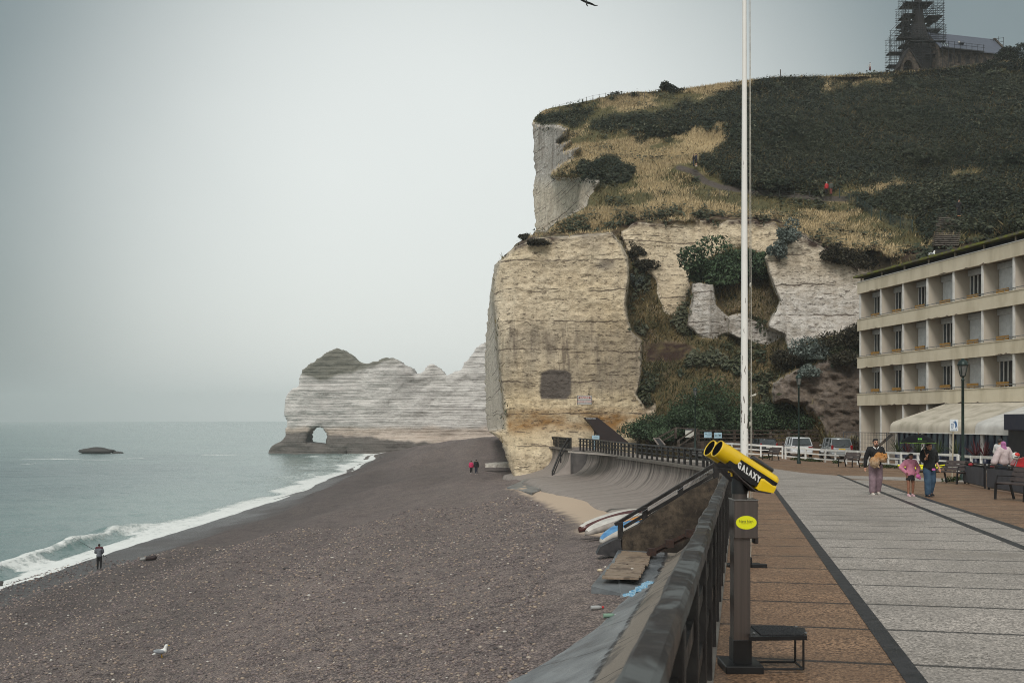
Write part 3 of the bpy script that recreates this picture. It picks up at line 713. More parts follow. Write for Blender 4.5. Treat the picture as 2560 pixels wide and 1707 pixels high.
grass = t.mix(t.math('MULTIPLY', lv, t.ramp(t.noise(.2, 6, v, .65), .50, .60, 0, .85)), grass, t.mix(t.noise(.8, 4, v), c255(112, 98, 80), c255(164, 146, 118)))
grass = t.mix(pa, grass, c255(90, 82, 76))
rf = t.ramp(t.math('ADD', rk, t.math('MULTIPLY', t.math('SUBTRACT', t.noise(.6, 5, v, .6), .5), .9)), .42, .58)
col = t.mix(rf, grass, rock)
col = t.mix(t.math('MULTIPLY', so, t.ramp(t.noise(.8, 5, v), .3, .55)), col, c255(66, 50, 42))
t.col(col)
h = t.math('ADD', t.math('MULTIPLY', st2, .8), t.math('ADD', t.noise(2.6, 5, v, .65), t.math('MULTIPLY', st1, .5)))
h = t.math('SUBTRACT', h, t.math('MULTIPLY', dark, .45))
t.bump(t.math('ADD', h, t.math('MULTIPLY', t.noise(1.5, 8, t.mapv((.8, .8, 1.25)), .78), -2.0)), .75, .3)
M_head = t.m
for nm, sel, lab in (("cliff", fcb, "layered chalk cliff with overgrown hollow"), ("hill", ~fcb, "grassy hillside above the cliff")):
    f = fc[sel].reshape(-1, 4); us, inv = np.unique(f, return_inverse=True)
    me = mesh_np(nm, V[us], inv.reshape(-1, 4), True)
    attr(me, "m1", mk1[us]); attr(me, "m2", mk2[us]); attr(me, "m3", mk3[us])
    tag(link(nm, me, M_head), lab, nm, kind="structure")

# ---- plant cover: leaf clumps on the scrub, dry grass blades on the slopes
HN = np.cross(np.roll(HP, -1, 1) - HP, np.roll(HP, -1, 0) - HP); HN /= np.linalg.norm(HN, axis=2, keepdims=True) + 1e-9
HN[HN[..., 1] > 0] *= -1
def scatter(w, n, band=None):
    ok = w.reshape(len(rows), NC).copy(); ok[:, -1] = 0; ok[-1] = 0
    p = ok.ravel(); p = p / p.sum(); k = rng.choice(len(p), n, p=p); r, q = k // NC, k % NC
    a, b = rng.random(n), rng.random(n); r2 = np.minimum(r + 1, len(rows) - 1); q2 = np.minimum(q + 1, NC - 1)
    pos = (HP[r, q] * ((1 - a) * (1 - b))[:, None] + HP[r, q2] * (a * (1 - b))[:, None] + HP[r2, q] * ((1 - a) * b)[:, None] + HP[r2, q2] * (a * b)[:, None])
    return pos, HN[r, q]
def leaf_quads(pos, nrm, size, spread, name, mat, label, cat):
    n = len(pos); pos = pos + nrm * (rng.random((n, 1)) * spread) + rng.normal(0, .1, (n, 3))
    up_ = nrm + np.array([[0, 0, .5]]) + rng.normal(0, .28, (n, 3)); a = np.cross(up_, rng.normal(0, 1, (n, 3))); a /= np.linalg.norm(a, axis=1, keepdims=True); b = np.cross(a, up_); b /= np.linalg.norm(b, axis=1, keepdims=True) + 1e-9
    s = (size * (.5 + rng.random((n, 1))))
    V = np.stack([pos - a * s, pos - b * s * .5, pos + a * s, pos + b * s * .5], 1).reshape(-1, 3)
    return tag(link(name, mesh_np(name, V, np.arange(4 * n).reshape(n, 4)), mat), label, cat, kind="stuff")
def blades(pos, h, name, mat, label, cat, lean=.35):
    n = len(pos); d = rng.normal(0, 1, (n, 3)); d[:, 2] = 0; d /= np.linalg.norm(d, axis=1, keepdims=True) + 1e-9
    hh = h * (.45 + rng.random((n, 1))); top = pos + np.array([[0, 0, 1.0]]) * hh + rng.normal(0, lean, (n, 3)) * hh * np.array([[1, 1, .2]]) + np.array([[.25, 0, 0]]) * hh
    w = .045 + .05 * rng.random((n, 1)); base = pos - np.array([[0, 0, .12]])
    V = np.stack([base - d * w, base + d * w, top], 1).reshape(-1, 3)
    return tag(link(name, mesh_np(name, V, np.arange(3 * n).reshape(n, 3)), mat), label, cat, kind="stuff")
def leaf_mat(name, cols, sc=.15):
    t = MT(name, .6, 0, .25); i = t.island()
    a = t.cr(i, [(k / (len(cols) - 1), c) for k, c in enumerate(cols)])
    t.col(t.mix(t.ramp(t.noise(sc * .6, 4), .46, .62, 0, .6), t.mix(t.ramp(t.noise(sc, 4), .38, .66, 0, .7), a, t.mix(.5, cols[0], cols[1])), t.mix(.6, cols[-2], cols[-1]))); return t.m
M_scrub = leaf_mat("scrub_leaf", [c255(24, 33, 23), c255(33, 43, 29), c255(43, 52, 35), c255(60, 62, 42)])
M_straw = leaf_mat("dry_grass_blade", [c255(112, 100, 72), c255(156, 138, 104), c255(188, 166, 126), c255(214, 192, 150)], .1)
M_herb = leaf_mat("herb_blade", [c255(48, 54, 36), c255(74, 76, 48), c255(110, 100, 66), c255(148, 124, 84)], .12)
p, n_ = scatter(scrub ** 1.6, 230000); leaf_quads(p, n_, .18, .5, "hill_scrub", M_scrub, "dark bramble scrub covering the upper hillside", "scrub")
p, n_ = scatter(np.clip(straw - .25, 0, 1) * (1 - below) * (1 - scrub) * smooth(9, 14, pd) * (1 - rock_w) * (1 - soil), 90000); blades(p, .34, "dry_grass", M_straw, "straw-coloured dry grass on the hillside", "grass")
p, n_ = scatter((np.clip(1.15 - straw, 0, 1) * (1 - below) * .5 + lowveg * .7) * (1 - rock_w) * smooth(9, 14, pd) * (1 - soil), 90000); blades(p, .5, "green_grass", M_herb, "rough green grass and herbs on the slopes", "grass", .7)
clump = (X_ > 1255) * (1 - .75 * smooth(1640, 1600, X_) * smooth(560, 600, Y_) * smooth(1000, 900, Y_)) * smooth(.02, .16, fbm(P3, (.3, .2, .3), 4, 90)) * np.maximum(lowveg * .8, (1 - below) * .42) * (1 - rock_w) + soil * .3 * smooth(-2, 3, brink_y - Y_)
p, n_ = scatter(clump * (1 - path_w), 42000); leaf_quads(p, n_, .24, .6, "slope_scrub", leaf_mat("slope_leaf", [c255(30, 38, 26), c255(46, 54, 36), c255(66, 70, 48), c255(96, 96, 76)]), "low dark bushes dotted over the overgrown slope", "scrub")

# ---- distant arch
def far_cliff():
    Y0 = 323.0
    A = lambda pts: [(640 + a * .28061, 840 + b * .28061) for a, b in pts]
    out = A([(145, 1030), (180, 980), (250, 950), (290, 905), (300, 830), (320, 770), (285, 690), (285, 560), (320, 515), (360, 480), (410, 440), (420, 370), (445, 310), (480, 270), (540, 240), (600, 190), (660, 145), (740, 120), (800, 130), (850, 170), (900, 215), (960, 245), (1020, 258), (1080, 235), (1160, 208), (1220, 202), (1290, 235), (1340, 275), (1390, 300), (1415, 345), (1450, 350), (1510, 325), (1540, 280), (1575, 263), (1620, 275), (1660, 310), (1680, 355), (1720, 355), (1770, 325), (1830, 310), (1860, 240), (1920, 200), (1960, 120), (2000, 85), (2060, 70), (2300, 40), (2500, 40), (2500, 1100), (145, 1120)])
    h1 = A([(452, 962), (462, 900), (488, 845), (524, 812), (575, 800), (624, 812), (656, 860), (676, 895), (678, 990), (600, 980), (540, 974)])
    h2 = A([(798, 1066), (812, 1024), (834, 1002), (858, 1020), (868, 1090), (794, 1090)])
    cu = bpy.data.curves.new('t', 'CURVE'); cu.dimensions = '2D'; cu.fill_mode = 'BOTH'; cu.extrude = 3.2
    rough_, n_o = [], len(out)
    for i in range(n_o):                       # break the outline up
        (ax, ay), (qx, qy) = out[i], out[(i + 1) % n_o]; L_ = math.hypot(qx - ax, qy - ay); m_ = max(1, int(L_ / 4))
        for k in range(m_):
            x, y = ax + (qx - ax) * k / m_, ay + (qy - ay) * k / m_; pp = np.array([[x, y, 0.0]])
            if 800 < y < 1105 and x < 1215: x += float(fbm(pp, .09, 3, 106)[0]) * 9; y += float(fbm(pp, .13, 4, 107, .65)[0]) * 11
            rough_.append((x, y))
    for pts in (rough_, h1, h2):
        sp = cu.splines.new('POLY'); sp.points.add(len(pts) - 1); sp.use_cyclic_u = True
        for q, (a, b) in zip(sp.points, pts): q.co = ((a - CX) / F * Y0, (CY - b) / F * Y0, 0, 1)
    o = bpy.data.objects.new('t', cu); C.objects.link(o)
    dg = bpy.context.evaluated_depsgraph_get(); dg.update()
    me = bpy.data.meshes.new_from_object(o.evaluated_get(dg)); bpy.data.objects.remove(o)
    mb = MB(); mb.v = [Vector((v.co.x, Y0 + v.co.z, v.co.y)) for v in me.vertices]; mb.f = [list(p.vertices) for p in me.polygons]; mb.sm = [False] * len(mb.f)
    def post(co, nm):
        led = fbm(np.stack([co[:, 0] * .02, co[:, 1] * .02, co[:, 2] * .55], 1), 1, 4, 101, .6)
        d = led * .8 + fbm(co, (.2, .2, .34), 5, 102, .65) * 2.1 + fbm(co, (.03, .03, .015), 3, 103) * 9
        foot = smooth(-4.5, -7.5, co[:, 2]) * 1.2
        k = smooth(0.25, .7, np.abs(nm[:, 1])); d = d * (.35 + .65 * k)
        r = co + nm * (d + foot)[:, None] * np.stack([.25 + k * .3, k * 1.0 + .2, .5 - k * .2], 1)
        return r
    me = remeshed(mb, .5, 1, .4, post)
    t = MT("far_chalk", .9, 0, .2); v = t.mapv(); z = t.xyz()[2]
    base = t.mix(t.noise(.12, 5, v), c255(204, 199, 193), c255(234, 230, 223))  # pale chalk tones, part of the distance haze put into the colour
    s1 = t.noise(1, 5, t.mapv((.03, .03, 1.3)), .66, .15)
    base = t.mix(t.math('MULTIPLY', t.math('MAXIMUM', t.ramp(t.math('ABSOLUTE', t.math('SUBTRACT', s1, .5)), .03, .012), t.math('MULTIPLY', t.ramp(s1, .42, .36), .5)), .35), base, c255(104, 98, 94))
    q = t.math('ADD', t.math('DIVIDE', z, 1.7), t.math('MULTIPLY', t.noise(1.0, 5, t.mapv((.02, .02, .1)), .65), 2.2))
    ln = t.ramp(t.math('ABSOLUTE', t.math('SUBTRACT', t.math('FRACT', q), .5)), .11, .05); base = t.mix(t.math('MULTIPLY', t.math('MULTIPLY', ln, t.ramp(t.noise(.16, 4, v), .38, .6)), .42), base, c255(112, 106, 102))
    base = t.mix(t.ramp(t.noise(.06, 4, t.mapv((1, 1, .4))), .5, .75, 0, .5), base, c255(128, 120, 116))
    zn = t.math('ADD', z, t.math('MULTIPLY', t.noise(.15, 4, v), 3.0))
    base = t.mix(t.ramp(zn, -.6, -2.0, 0, .45), base, c255(176, 144, 112))
    tx = t.xyz()[0]; zs_ = t.math('ADD', zn, t.math('MULTIPLY', t.math('MAXIMUM', t.math('ADD', tx, 64.0), 0.0), .075))
    base = t.mix(t.ramp(zs_, -2.6, -3.4, 0, .92), base, c255(98, 94, 90))
    lump = t.ramp(t.math('ADD', zn, t.math('MULTIPLY', t.math('ABSOLUTE', t.math('ADD', tx, 61.0)), -.28)), 13.2, 14.4)
    lump2 = t.ramp(t.math('ADD', zn, t.math('MULTIPLY', t.math('ABSOLUTE', t.math('ADD', tx, 38.5)), -.5)), 17.6, 18.4)
    base = t.mix(t.math('MULTIPLY', t.math('MAXIMUM', lump, t.math('MULTIPLY', lump2, .4)), .85), base, t.mix(t.noise(.5, 5, v), c255(84, 86, 74), c255(124, 120, 106)))
    t.col(base); t.bump(t.math('ADD', t.noise(.7, 5, v), t.math('MULTIPLY', s1, 2)), .8, .8)
    tag(link("far_cliff", me, t.m), "distant chalk cliff pierced by a sea arch", "cliff", kind="structure")
far_cliff()
# ------------------------------------------------------------------ sea wall, apron, railings, stairs
def conc_mat():
    t = MT("sea_concrete", .7, 0, .35); al, dr, _, _ = t.att("uvw"); cv = t.n.new('ShaderNodeCombineXYZ'); t.l.new(al, cv.inputs[0]); t.l.new(t.math('MULTIPLY', dr, .09), cv.inputs[1])
    stk = t.noise(2.6, 6, cv.outputs[0], .65); wide = t.noise(.7, 4, cv.outputs[0])
    col = t.mix(t.noise(2.5, 6), c255(124, 115, 108), c255(156, 146, 138)); topd = t.ramp(dr, .3, 2.4, 1.0, .12)
    col = t.mix(t.math('MULTIPLY', t.ramp(stk, .44, .62), topd), col, c255(54, 48, 45)); col = t.mix(t.math('MULTIPLY', t.ramp(wide, .45, .65, 0, .6), topd), col, c255(78, 70, 65))
    jn = t.ramp(t.math('ABSOLUTE', t.math('SUBTRACT', t.math('FRACT', t.math('DIVIDE', al, 2.3)), .5)), .016, .008); col = t.mix(t.math('MULTIPLY', jn, .6), col, c255(46, 42, 40))
    t.col(col); t.bump(t.math('SUBTRACT', t.noise(7, 6), jn), .35, .03); return t.m
M_conc = conc_mat()
def apron_mat():
    t = MT("apron_concrete", .5, 0, .4); o = t.xyz(); n = t.noise(2.2, 5)
    tt = t.math('SUBTRACT', t.math('MULTIPLY', o[0], DY), t.math('MULTIPLY', o[1], DX)); tt = t.math('ADD', tt, t.math('MULTIPLY', t.math('SUBTRACT', n, .5), .22))
    outer = t.mix(t.ramp(t.noise(1.2, 6), .35, .65), c255(86, 90, 93), c255(126, 130, 132)); inner = t.mix(t.noise(24, 5), c255(108, 101, 92), c255(146, 136, 124))
    col = t.mix(t.ramp(tt, -2.02, -1.94), outer, inner)
    col = t.mix(t.math('MULTIPLY', t.ramp(t.noise(1.1, 6, t.mapv((1, 1, 1), loc=(5, 2, 0)), .65, .6), .52, .62), .55), col, c255(62, 60, 60))
    seam = t.ramp(t.math('ABSOLUTE', t.math('ADD', tt, 1.98)), .06, .02)
    sc_ = t.math('ABSOLUTE', t.math('SUBTRACT', t.math('FRACT', t.math('DIVIDE', t.math('ADD', t.math('ADD', t.math('MULTIPLY', o[0], DX), t.math('MULTIPLY', o[1], DY)), t.math('MULTIPLY', tt, .9)), 2.6)), .5)); seam = t.math('MAXIMUM', seam, t.ramp(sc_, .010, .004))
    col = t.mix(t.math('MULTIPLY', seam, t.ramp(n, .4, .55)), col, c255(44, 42, 42))
    t.col(col); t.rough(t.ramp(tt, -2.1, -1.8, .38, .8)); t.bump(t.math('SUBTRACT', t.math('ADD', t.noise(28, 5), t.math('MULTIPLY', n, 2.0)), t.math('MULTIPLY', seam, 2.5)), .6, .03); return t.m
M_apron = apron_mat()
def wood(name, a, b, c_, grain=(3, 3, 3), rough=.55):
    t = MT(name, rough, 0, .45)
    g = t.noise(5, 6, t.mapv(grain), .65, .4); w = t.noise(2.6, 5, None, .62, .5)
    col = t.mix(t.ramp(g, .35, .68), a, b); col = t.mix(t.ramp(w, .52, .60, 0, .85), col, c_)
    t.col(col); t.rough(t.ramp(w, .35, .65, .28, .75)); t.bump(g, .4, .012); return t.m
M_rail_top = wood("weathered_rail", c255(22, 18, 17), c255(44, 37, 34), c255(92, 95, 94), (1.2, 1.2, 1.2))
M_post = wood("dark_post", c255(20, 18, 17), c255(34, 30, 28), c255(44, 41, 38), (2, 2, .4))
M_brownwood = wood("brown_timber", c255(46, 37, 31), c255(72, 60, 50), c255(84, 76, 66), (2, 2, 2))
M_board = wood("walk_board", c255(120, 104, 88), c255(158, 139, 120), c255(92, 79, 67), (1, 6, 1), .7)

def along(pts):                                # resample helpers on a 2D polyline
    P_ = [Vector(p) for p in pts]; seg = [(b - a).length for a, b in zip(P_[:-1], P_[1:])]; tot = sum(seg)
    def at(d):
        d = min(max(d, 0), tot)
        for a, b, l in zip(P_[:-1], P_[1:], seg):
            if d <= l + 1e-9: return a.lerp(b, d / l), (b - a).normalized()
            d -= l
        return P_[-1], (P_[-1] - P_[-2]).normalized()
    return at, tot
def railing(name, label, pts, spacing, zf, h=1.05, pw=.12, topw=.14, toph=.1, group="dark timber railings along the sea wall", wobble=False, mids=(.42, .72), first=0.0):
    at, tot = along(pts); p0, _ = at(0)
    root = thing(name, label, "railing", (p0.x, p0.y, zf(p0.x, p0.y)), 0, group)
    n = max(1, int(round(tot / 2.4))); mb = MB()
    if not wobble:
        for k in range(n):
            a, _ = at(tot * k / n); b, _ = at(tot * (k + 1) / n)
            mb.beam((a.x, a.y, zf(a.x, a.y) + h - toph / 2), (b.x, b.y, zf(b.x, b.y) + h - toph / 2), topw, toph, .012)
    else:                                      # heavy worn beam, edges gnawed by the weather
        nn = int(tot / .09); ring = [(-.5, -.5), (.5, -.5), (.5, .32), (.34, .5), (-.34, .5), (-.5, .3)]; V = []
        for k in range(nn + 1):
            p, d = at(tot * k / nn); nrm = Vector((d.y, -d.x)); j = (k // 3)
            for q, (a, b) in enumerate(ring):
                pp = np.array([[k * .09, q * .7, 0.0]]); e = float(fbm(pp, (1.1, 1, 1), 3, 120)[0]) * .05 + float(fbm(pp, (4.5, 1, 1), 2, 121)[0]) * .018
                xx = a * (topw + e * (1.0 if a < 0 else .5)); zz_ = b * toph + (e * .6 if b > 0 else 0)
                o = p + nrm * xx; V.append((o.x, o.y, zf(p.x, p.y) + h - toph / 2 + zz_))
        m = len(ring); fs = [(k * m + q, k * m + (q + 1) % m, (k + 1) * m + (q + 1) % m, (k + 1) * m + q) for k in range(nn) for q in range(m)]
        mb.add(V, fs, False)
    mb.build("top_rail", M_rail_top, root, world=True)
    for f_ in mids:
        mb = MB()
        for k in range(n):
            a, _ = at(tot * k / n); b, _ = at(tot * (k + 1) / n)
            mb.beam((a.x, a.y, zf(a.x, a.y) + h * f_), (b.x, b.y, zf(b.x, b.y) + h * f_), .06, .085)
        mb.build("mid_rail", M_post, root, world=True)
    d = first
    while d <= tot:
        p, dr = at(d); z = zf(p.x, p.y)
        MB().beam((p.x, p.y, z - .12), (p.x, p.y, z + h - toph), pw, pw, .008, up=(dr.x, dr.y, 0)).build("post", M_post, root, world=True)
        d += spacing
    return root
RT = -.23
railing("timber_railing", "nearest dark timber railing with a worn heavy top beam beside the yellow viewing scope", [st(s, RT) for s in (.7, 10, 20, 28.0)], 1.12, zgf, 1.05, .1, .102, .085, wobble=True, first=.5)
WALL = [st(31.5, RT), st(52, RT - .1), (11.2, 58.5), (10.2, 65), (8.5, 75), (7.05, 88), (6.2, 92.5)]
wz = lambda x, y: max(-2.86, zgf(x, y))
railing("timber_railing", "long dark timber railing curving along the top of the far sea wall", WALL, 1.13, wz, 1.05, .14, .15, .11)
railing("timber_railing", "short dark timber railing at the wall's end against the cliff", [(5.5, 93.2), (4.7, 98.5), (3.9, 103)], .62, wz, 1.05, .11, .13, .1)

def swept_wall(name, label, pts, prof, mat, zf, n=60, cat="sea wall"):
    """profile of (seaward offset, height below the top) swept along a plan curve, land side on the right"""
    at, tot = along(pts); V = []; m = len(prof)
    for k in range(n + 1):
        p, d = at(tot * k / n); nl = Vector((-d.y, d.x)); z = zf(p.x, p.y)
        for a, b in prof: q = p + nl * a; V.append((q.x, q.y, z + b))
    fs = [(k * m + j, k * m + j + 1, (k + 1) * m + j + 1, (k + 1) * m + j) for k in range(n) for j in range(m - 1)]
    fs += [list(range(m)), [n * m + j for j in range(m)][::-1]]
    p0, _ = at(0)
    root = thing(name, label, cat, (p0.x, p0.y, zf(p0.x, p0.y)))
    mb = MB().add(V, fs, True); wf = mb.build("wall_face", mat, root, world=True)
    attr(wf.data, "uvw", np.array([(tot * (i // m) / n, -prof[i % m][1], 0) for i in range(len(V))]))
    mb = MB()
    for k in range(n):
        a, da = at(tot * k / n); b, _ = at(tot * (k + 1) / n); nl = Vector((-da.y, da.x)) * .17
        mb.beam((a.x + nl.x, a.y + nl.y, zf(a.x, a.y) - .06), (b.x + nl.x, b.y + nl.y, zf(b.x, b.y) - .06), .42, .17)
    mb.build("coping", M_conc2, root, world=True)
    return root
M_conc2 = pm("coping_concrete", c255(86, 80, 74), c255(112, 106, 98), 2.5, .7, bump=.5, bd=.02)
prof_far = [(-2.5, -.02), (.1, -.02), (.1, -.3), (.16, -.75), (.34, -1.2), (.66, -1.6), (1.15, -1.95), (1.8, -2.08), (2.8, -2.2), (4.3, -2.32), (5.3, -2.42), (6.3, -3.0), (-2.5, -3.4)]
swept_wall("sea_wall", "curved grey concrete sea wall streaked dark below the far railing", [st(33.5, -.45), st(52, -.4), (11.0, 58.5), (10.0, 65), (8.3, 75), (6.85, 88), (6.8, 88.4)], prof_far, M_conc, wz, 90)
prof_end = [(-3, -.02), (.1, -.02), (.12, -.5), (.25, -1.1), (.6, -1.7), (1.2, -2.2), (2.3, -2.6), (4.2, -3.0), (4.6, -4), (-3, -4)]
swept_wall("sea_wall", "short end of concrete sea wall abutting the cliff foot", [(5.55, 93.0), (4.6, 99), (3.2, 104.5)], prof_end, M_conc, wz, 20)
# recess and block between the two walls with its own steep handrail
root = thing("wall_bastion", "dark rounded concrete bastion between the two sea walls", "bastion", (5.6, 94, -5.2))
mb = MB(); mb.lathe([(1.15, -3.4), (1.15, -.12), (1.0, 0)], (6.55, 92.3, -2.9), 28)
mb.build("round_wall", pm("recess_concrete", c255(48, 44, 42), c255(82, 77, 74), 1.2, .8, bump=.4), root, world=True)
root = thing("handrail", "thin dark handrail running steeply down the end of the far sea wall", "railing", (5.3, 94.2, -3))
MB().path([(5.3, 94.3, -1.85), (4.55, 93.6, -3.0), (3.75, 92.8, -4.9)], .09, 6).build("rail", M_post, root, world=True)
MB().path([(5.3, 94.3, -2.4), (4.55, 93.6, -3.55), (3.75, 92.8, -5.4)], .06, 6).build("rail", M_post, root, world=True)
for q in ((5.3, 94.3, -2.4), (4.55, 93.6, -3.6), (3.75, 92.8, -5.3)): MB().beam((q[0], q[1], q[2] - .5), (q[0], q[1], q[2] + .5), .14, .14).build("post", M_post, root, world=True)
# slab at the foot of the far wall
V = [beach_at(x, y, .16) for x, y in [(1268, 1222), (1300, 1208), (1372, 1165), (1400, 1185), (1388, 1214), (1330, 1238)]]
mb = MB(); n = len(V); mb.add([v for v in V] + [v - Vector((0, 0, .8)) for v in V], [list(range(n))] + [(i, (i + 1) % n, n + (i + 1) % n, n + i) for i in range(n)])
tag(mb.build("concrete_slab", M_apron), "pale concrete slab on the shingle at the foot of the cliff wall", "slab")

# near sloping apron under the first railing
prof_near = [(0, -.02), (.14, -.03), (.16, -.25), (.5, -.85), (.85, -1.25), (1.45, -1.68), (2.3, -2.1), (3.3, -2.55), (4.4, -3.0)]
V = []; ss = np.arange(-6, 29.0, .5)
for s_ in ss:
    for k, (a, b) in enumerate(prof_near):
        x, y = st(s_, -.5 - a); e = float(fbm(np.array([[s_, a * 2, 0.0]]), (.8, 1, 1), 3, 130)[0]) * .06
        V.append((x, y, zgf(*st(s_, -.5)) + b + (e if k > 2 else 0)))
m = len(prof_near); fs = [(k * m + j, k * m + j + 1, (k + 1) * m + j + 1, (k + 1) * m + j) for k in range(len(ss) - 1) for j in range(m - 1)]
tag(MB().add(V, fs, True).build("sea_wall_apron", M_apron), "sloping grey concrete apron below the nearest railing", "sea wall")
# edge strip under the rail so that the promenade ends on a kerb
root_k = MB()
for a, b in zip(np.arange(-6, 110, 2.0), np.arange(-4, 112, 2.0)):
    if a > 27 and a < 31: continue
    if a > 50: break
    p, q = st(a, -.42), st(min(b, 52), -.42)
    root_k.beam((p[0], p[1], zgf(*p) - .12), (q[0], q[1], zgf(*q) - .12), .5, .26)
tag(root_k.build("kerb", M_conc2), "concrete kerb under the railing", kind="structure")

# stairs down to the shingle, seen over their parapet
sd_ = Vector((-.975, .2222, 0))
S0 = Vector((6.2, 28.6, 0)); top_z = zgf(6.2, 28.6)
root = thing("beach_stairs", "concrete stairs with a brown parapet descending from the promenade to the shingle", "stairs", (4.5, 28.8, -3.9))
mb = MB()
P0 = [px(1790, 1192, 28.7), px(1722, 1226, 28.5), px(1616, 1296, 28.45), px(1597, 1312, 28.45), px(1560, 1331, 28.45), px(1556, 1345, 28.45)]
low_ = [px(1556, 1392, 28.45), px(1640, 1420, 28.45), px(1790, 1420, 28.7)]
poly = [(p.x, p.z) for p in P0 + low_]
mb.prism(poly, 28.45, 28.75)
M_parapet = (lambda t: (t.col(t.mix(t.ramp(t.noise(.9, 5), .4, .62), t.mix(t.ramp(t.noise(5, 8, None, .75), .35, .65), c255(40, 35, 31), c255(96, 84, 70)), t.mix(t.ramp(t.noise(2.2, 5, t.mapv((1, 1, 1)), .7, 1.0), .6, .66), c255(40, 35, 31), c255(110, 104, 96)))), t.bump(t.noise(9, 6), .6, .03), t.m)[-1])(MT("parapet_render", .8, 0, .3))
mb.build("parapet", M_parapet, root, world=True)
mb = MB()
for k in range(12):
    p = S0 + sd_ * (.28 * k + .2) + Vector((0, .95, 0)); mb.box((p.x, p.y, top_z - .17 * (k + 1) - .6), (.32, 1.6, 1.2))
mb.build("step", M_conc2, root, world=True)
mb = MB().prism([(px(1550, 1345, 28.5).x, px(0, 1345, 28.5).z), (px(1536, 1347, 28.5).x, px(0, 1347, 28.5).z), (px(1500, 1366, 28.5).x, px(0, 1366, 28.5).z), (px(1491, 1379, 28.5).x, px(0, 1384, 28.5).z), (px(1556, 1384, 28.5).x, px(0, 1392, 28.5).z)], 28.4, 28.85)
mb.build("end_block", pm("tarred_block", c255(38, 37, 39), c255(62, 60, 61), 6, .6, bump=.4), root, world=True)
root = thing("stair_handrail", "black timber handrail sloping down the beach stairs", "railing", (4.5, 28.6, -2.4))
hr = lambda x, y: px(x, y, 28.6)
MB().beam(hr(1537, 1311), hr(1800, 1152), .12, .1, .01).build("top_rail", M_post, root, world=True)
MB().beam(hr(1560, 1317), hr(1800, 1176), .07, .09, .005).build("mid_rail", M_post, root, world=True)
MB().tube(hr(1556, 1308) + Vector((0, -.1, .0)), hr(1780, 1172) + Vector((0, -.1, .0)), .007, n=8).build("grip", pm("steel_grip", c255(120, 122, 124), c255(90, 92, 95), 8, .3, .9), root, world=True)
for x, y0, y1 in ((1551, 1304, 1345), (1612, 1266, 1306), (1701, 1211, 1246), (1790, 1158, 1195)):
    MB().beam(hr(x, y1), hr(x, y0), .145, .145, .008, up=(1, 0, 0)).build("post", M_post, root, world=True)

# duckboards laid on the concrete at the foot of the stairs
q = [px(1556, 1379, 28.2), px(1634, 1385, 27.6), px(1596, 1449, 23.9), px(1505, 1447, 24.0)]
for v in q: v.z += 0
root = thing("boardwalk", "worn wooden duckboards laid on the concrete at the stair foot", "boardwalk", (q[3].x, q[3].y, q[3].z))
mb = MB(); nb = 24
for k in range(nb):
    a0, a1 = q[0].lerp(q[3], (k + .06) / nb), q[0].lerp(q[3], (k + .94) / nb); b0, b1 = q[1].lerp(q[2], (k + .06) / nb), q[1].lerp(q[2], (k + .94) / nb)
    j = rnd.uniform(-.04, .04); dv = (b0 - a0).normalized() * j; up_ = Vector((0, 0, .035 + rnd.uniform(0, .012)))
    mb.add([a0 + dv, b0 + dv, b1 + dv, a1 + dv] + [p + dv + up_ for p in (a0, b0, b1, a1)], [(3, 2, 1, 0), (4, 5, 6, 7), (0, 1, 5, 4), (1, 2, 6, 5), (2, 3, 7, 6), (3, 0, 4, 7)])
mb.build("board", M_board, root, world=True)
V = [p + Vector((0, 0, -.02)) for p in (px(1530, 1400, 27.2), px(1545, 1372, 28.4), px(1690, 1380, 28.0), px(1640, 1500, 22.6), px(1540, 1535, 22.0), px(1552, 1480, 23.0), px(1478, 1462, 23.7))]
n = len(V); tag(MB().add(V + [v - Vector((0, 0, .5)) for v in V], [list(range(n))] + [(i, (i + 1) % n, n + (i + 1) % n, n + i) for i in range(n)]).build("concrete_ramp", M_apron), "smooth grey concrete tongue under the duckboards", "ramp")
root = thing("rusty_rail", "rusty iron rails lying against the apron beside the stairs", "rail", tuple(px(1640, 1376, 26.5)))
for dx in (0, .16): MB().beam(px(1618, 1384, 27.2) + Vector((dx, 0, 0)), px(1745, 1322, 26.6) + Vector((dx, .1, 0)), .08, .09).build("bar", pm("rust", c255(40, 29, 25), c255(64, 44, 36), 20, .85, bump=.5), root, world=True)
for f_ in (.05, .4, .8):
    p = px(1618, 1384, 27.2).lerp(px(1745, 1322, 26.6), f_); MB().box(p + Vector((.06, 0, .02)), (.22, .2, .2)).build("bracket", _MC["rust"], root, world=True)

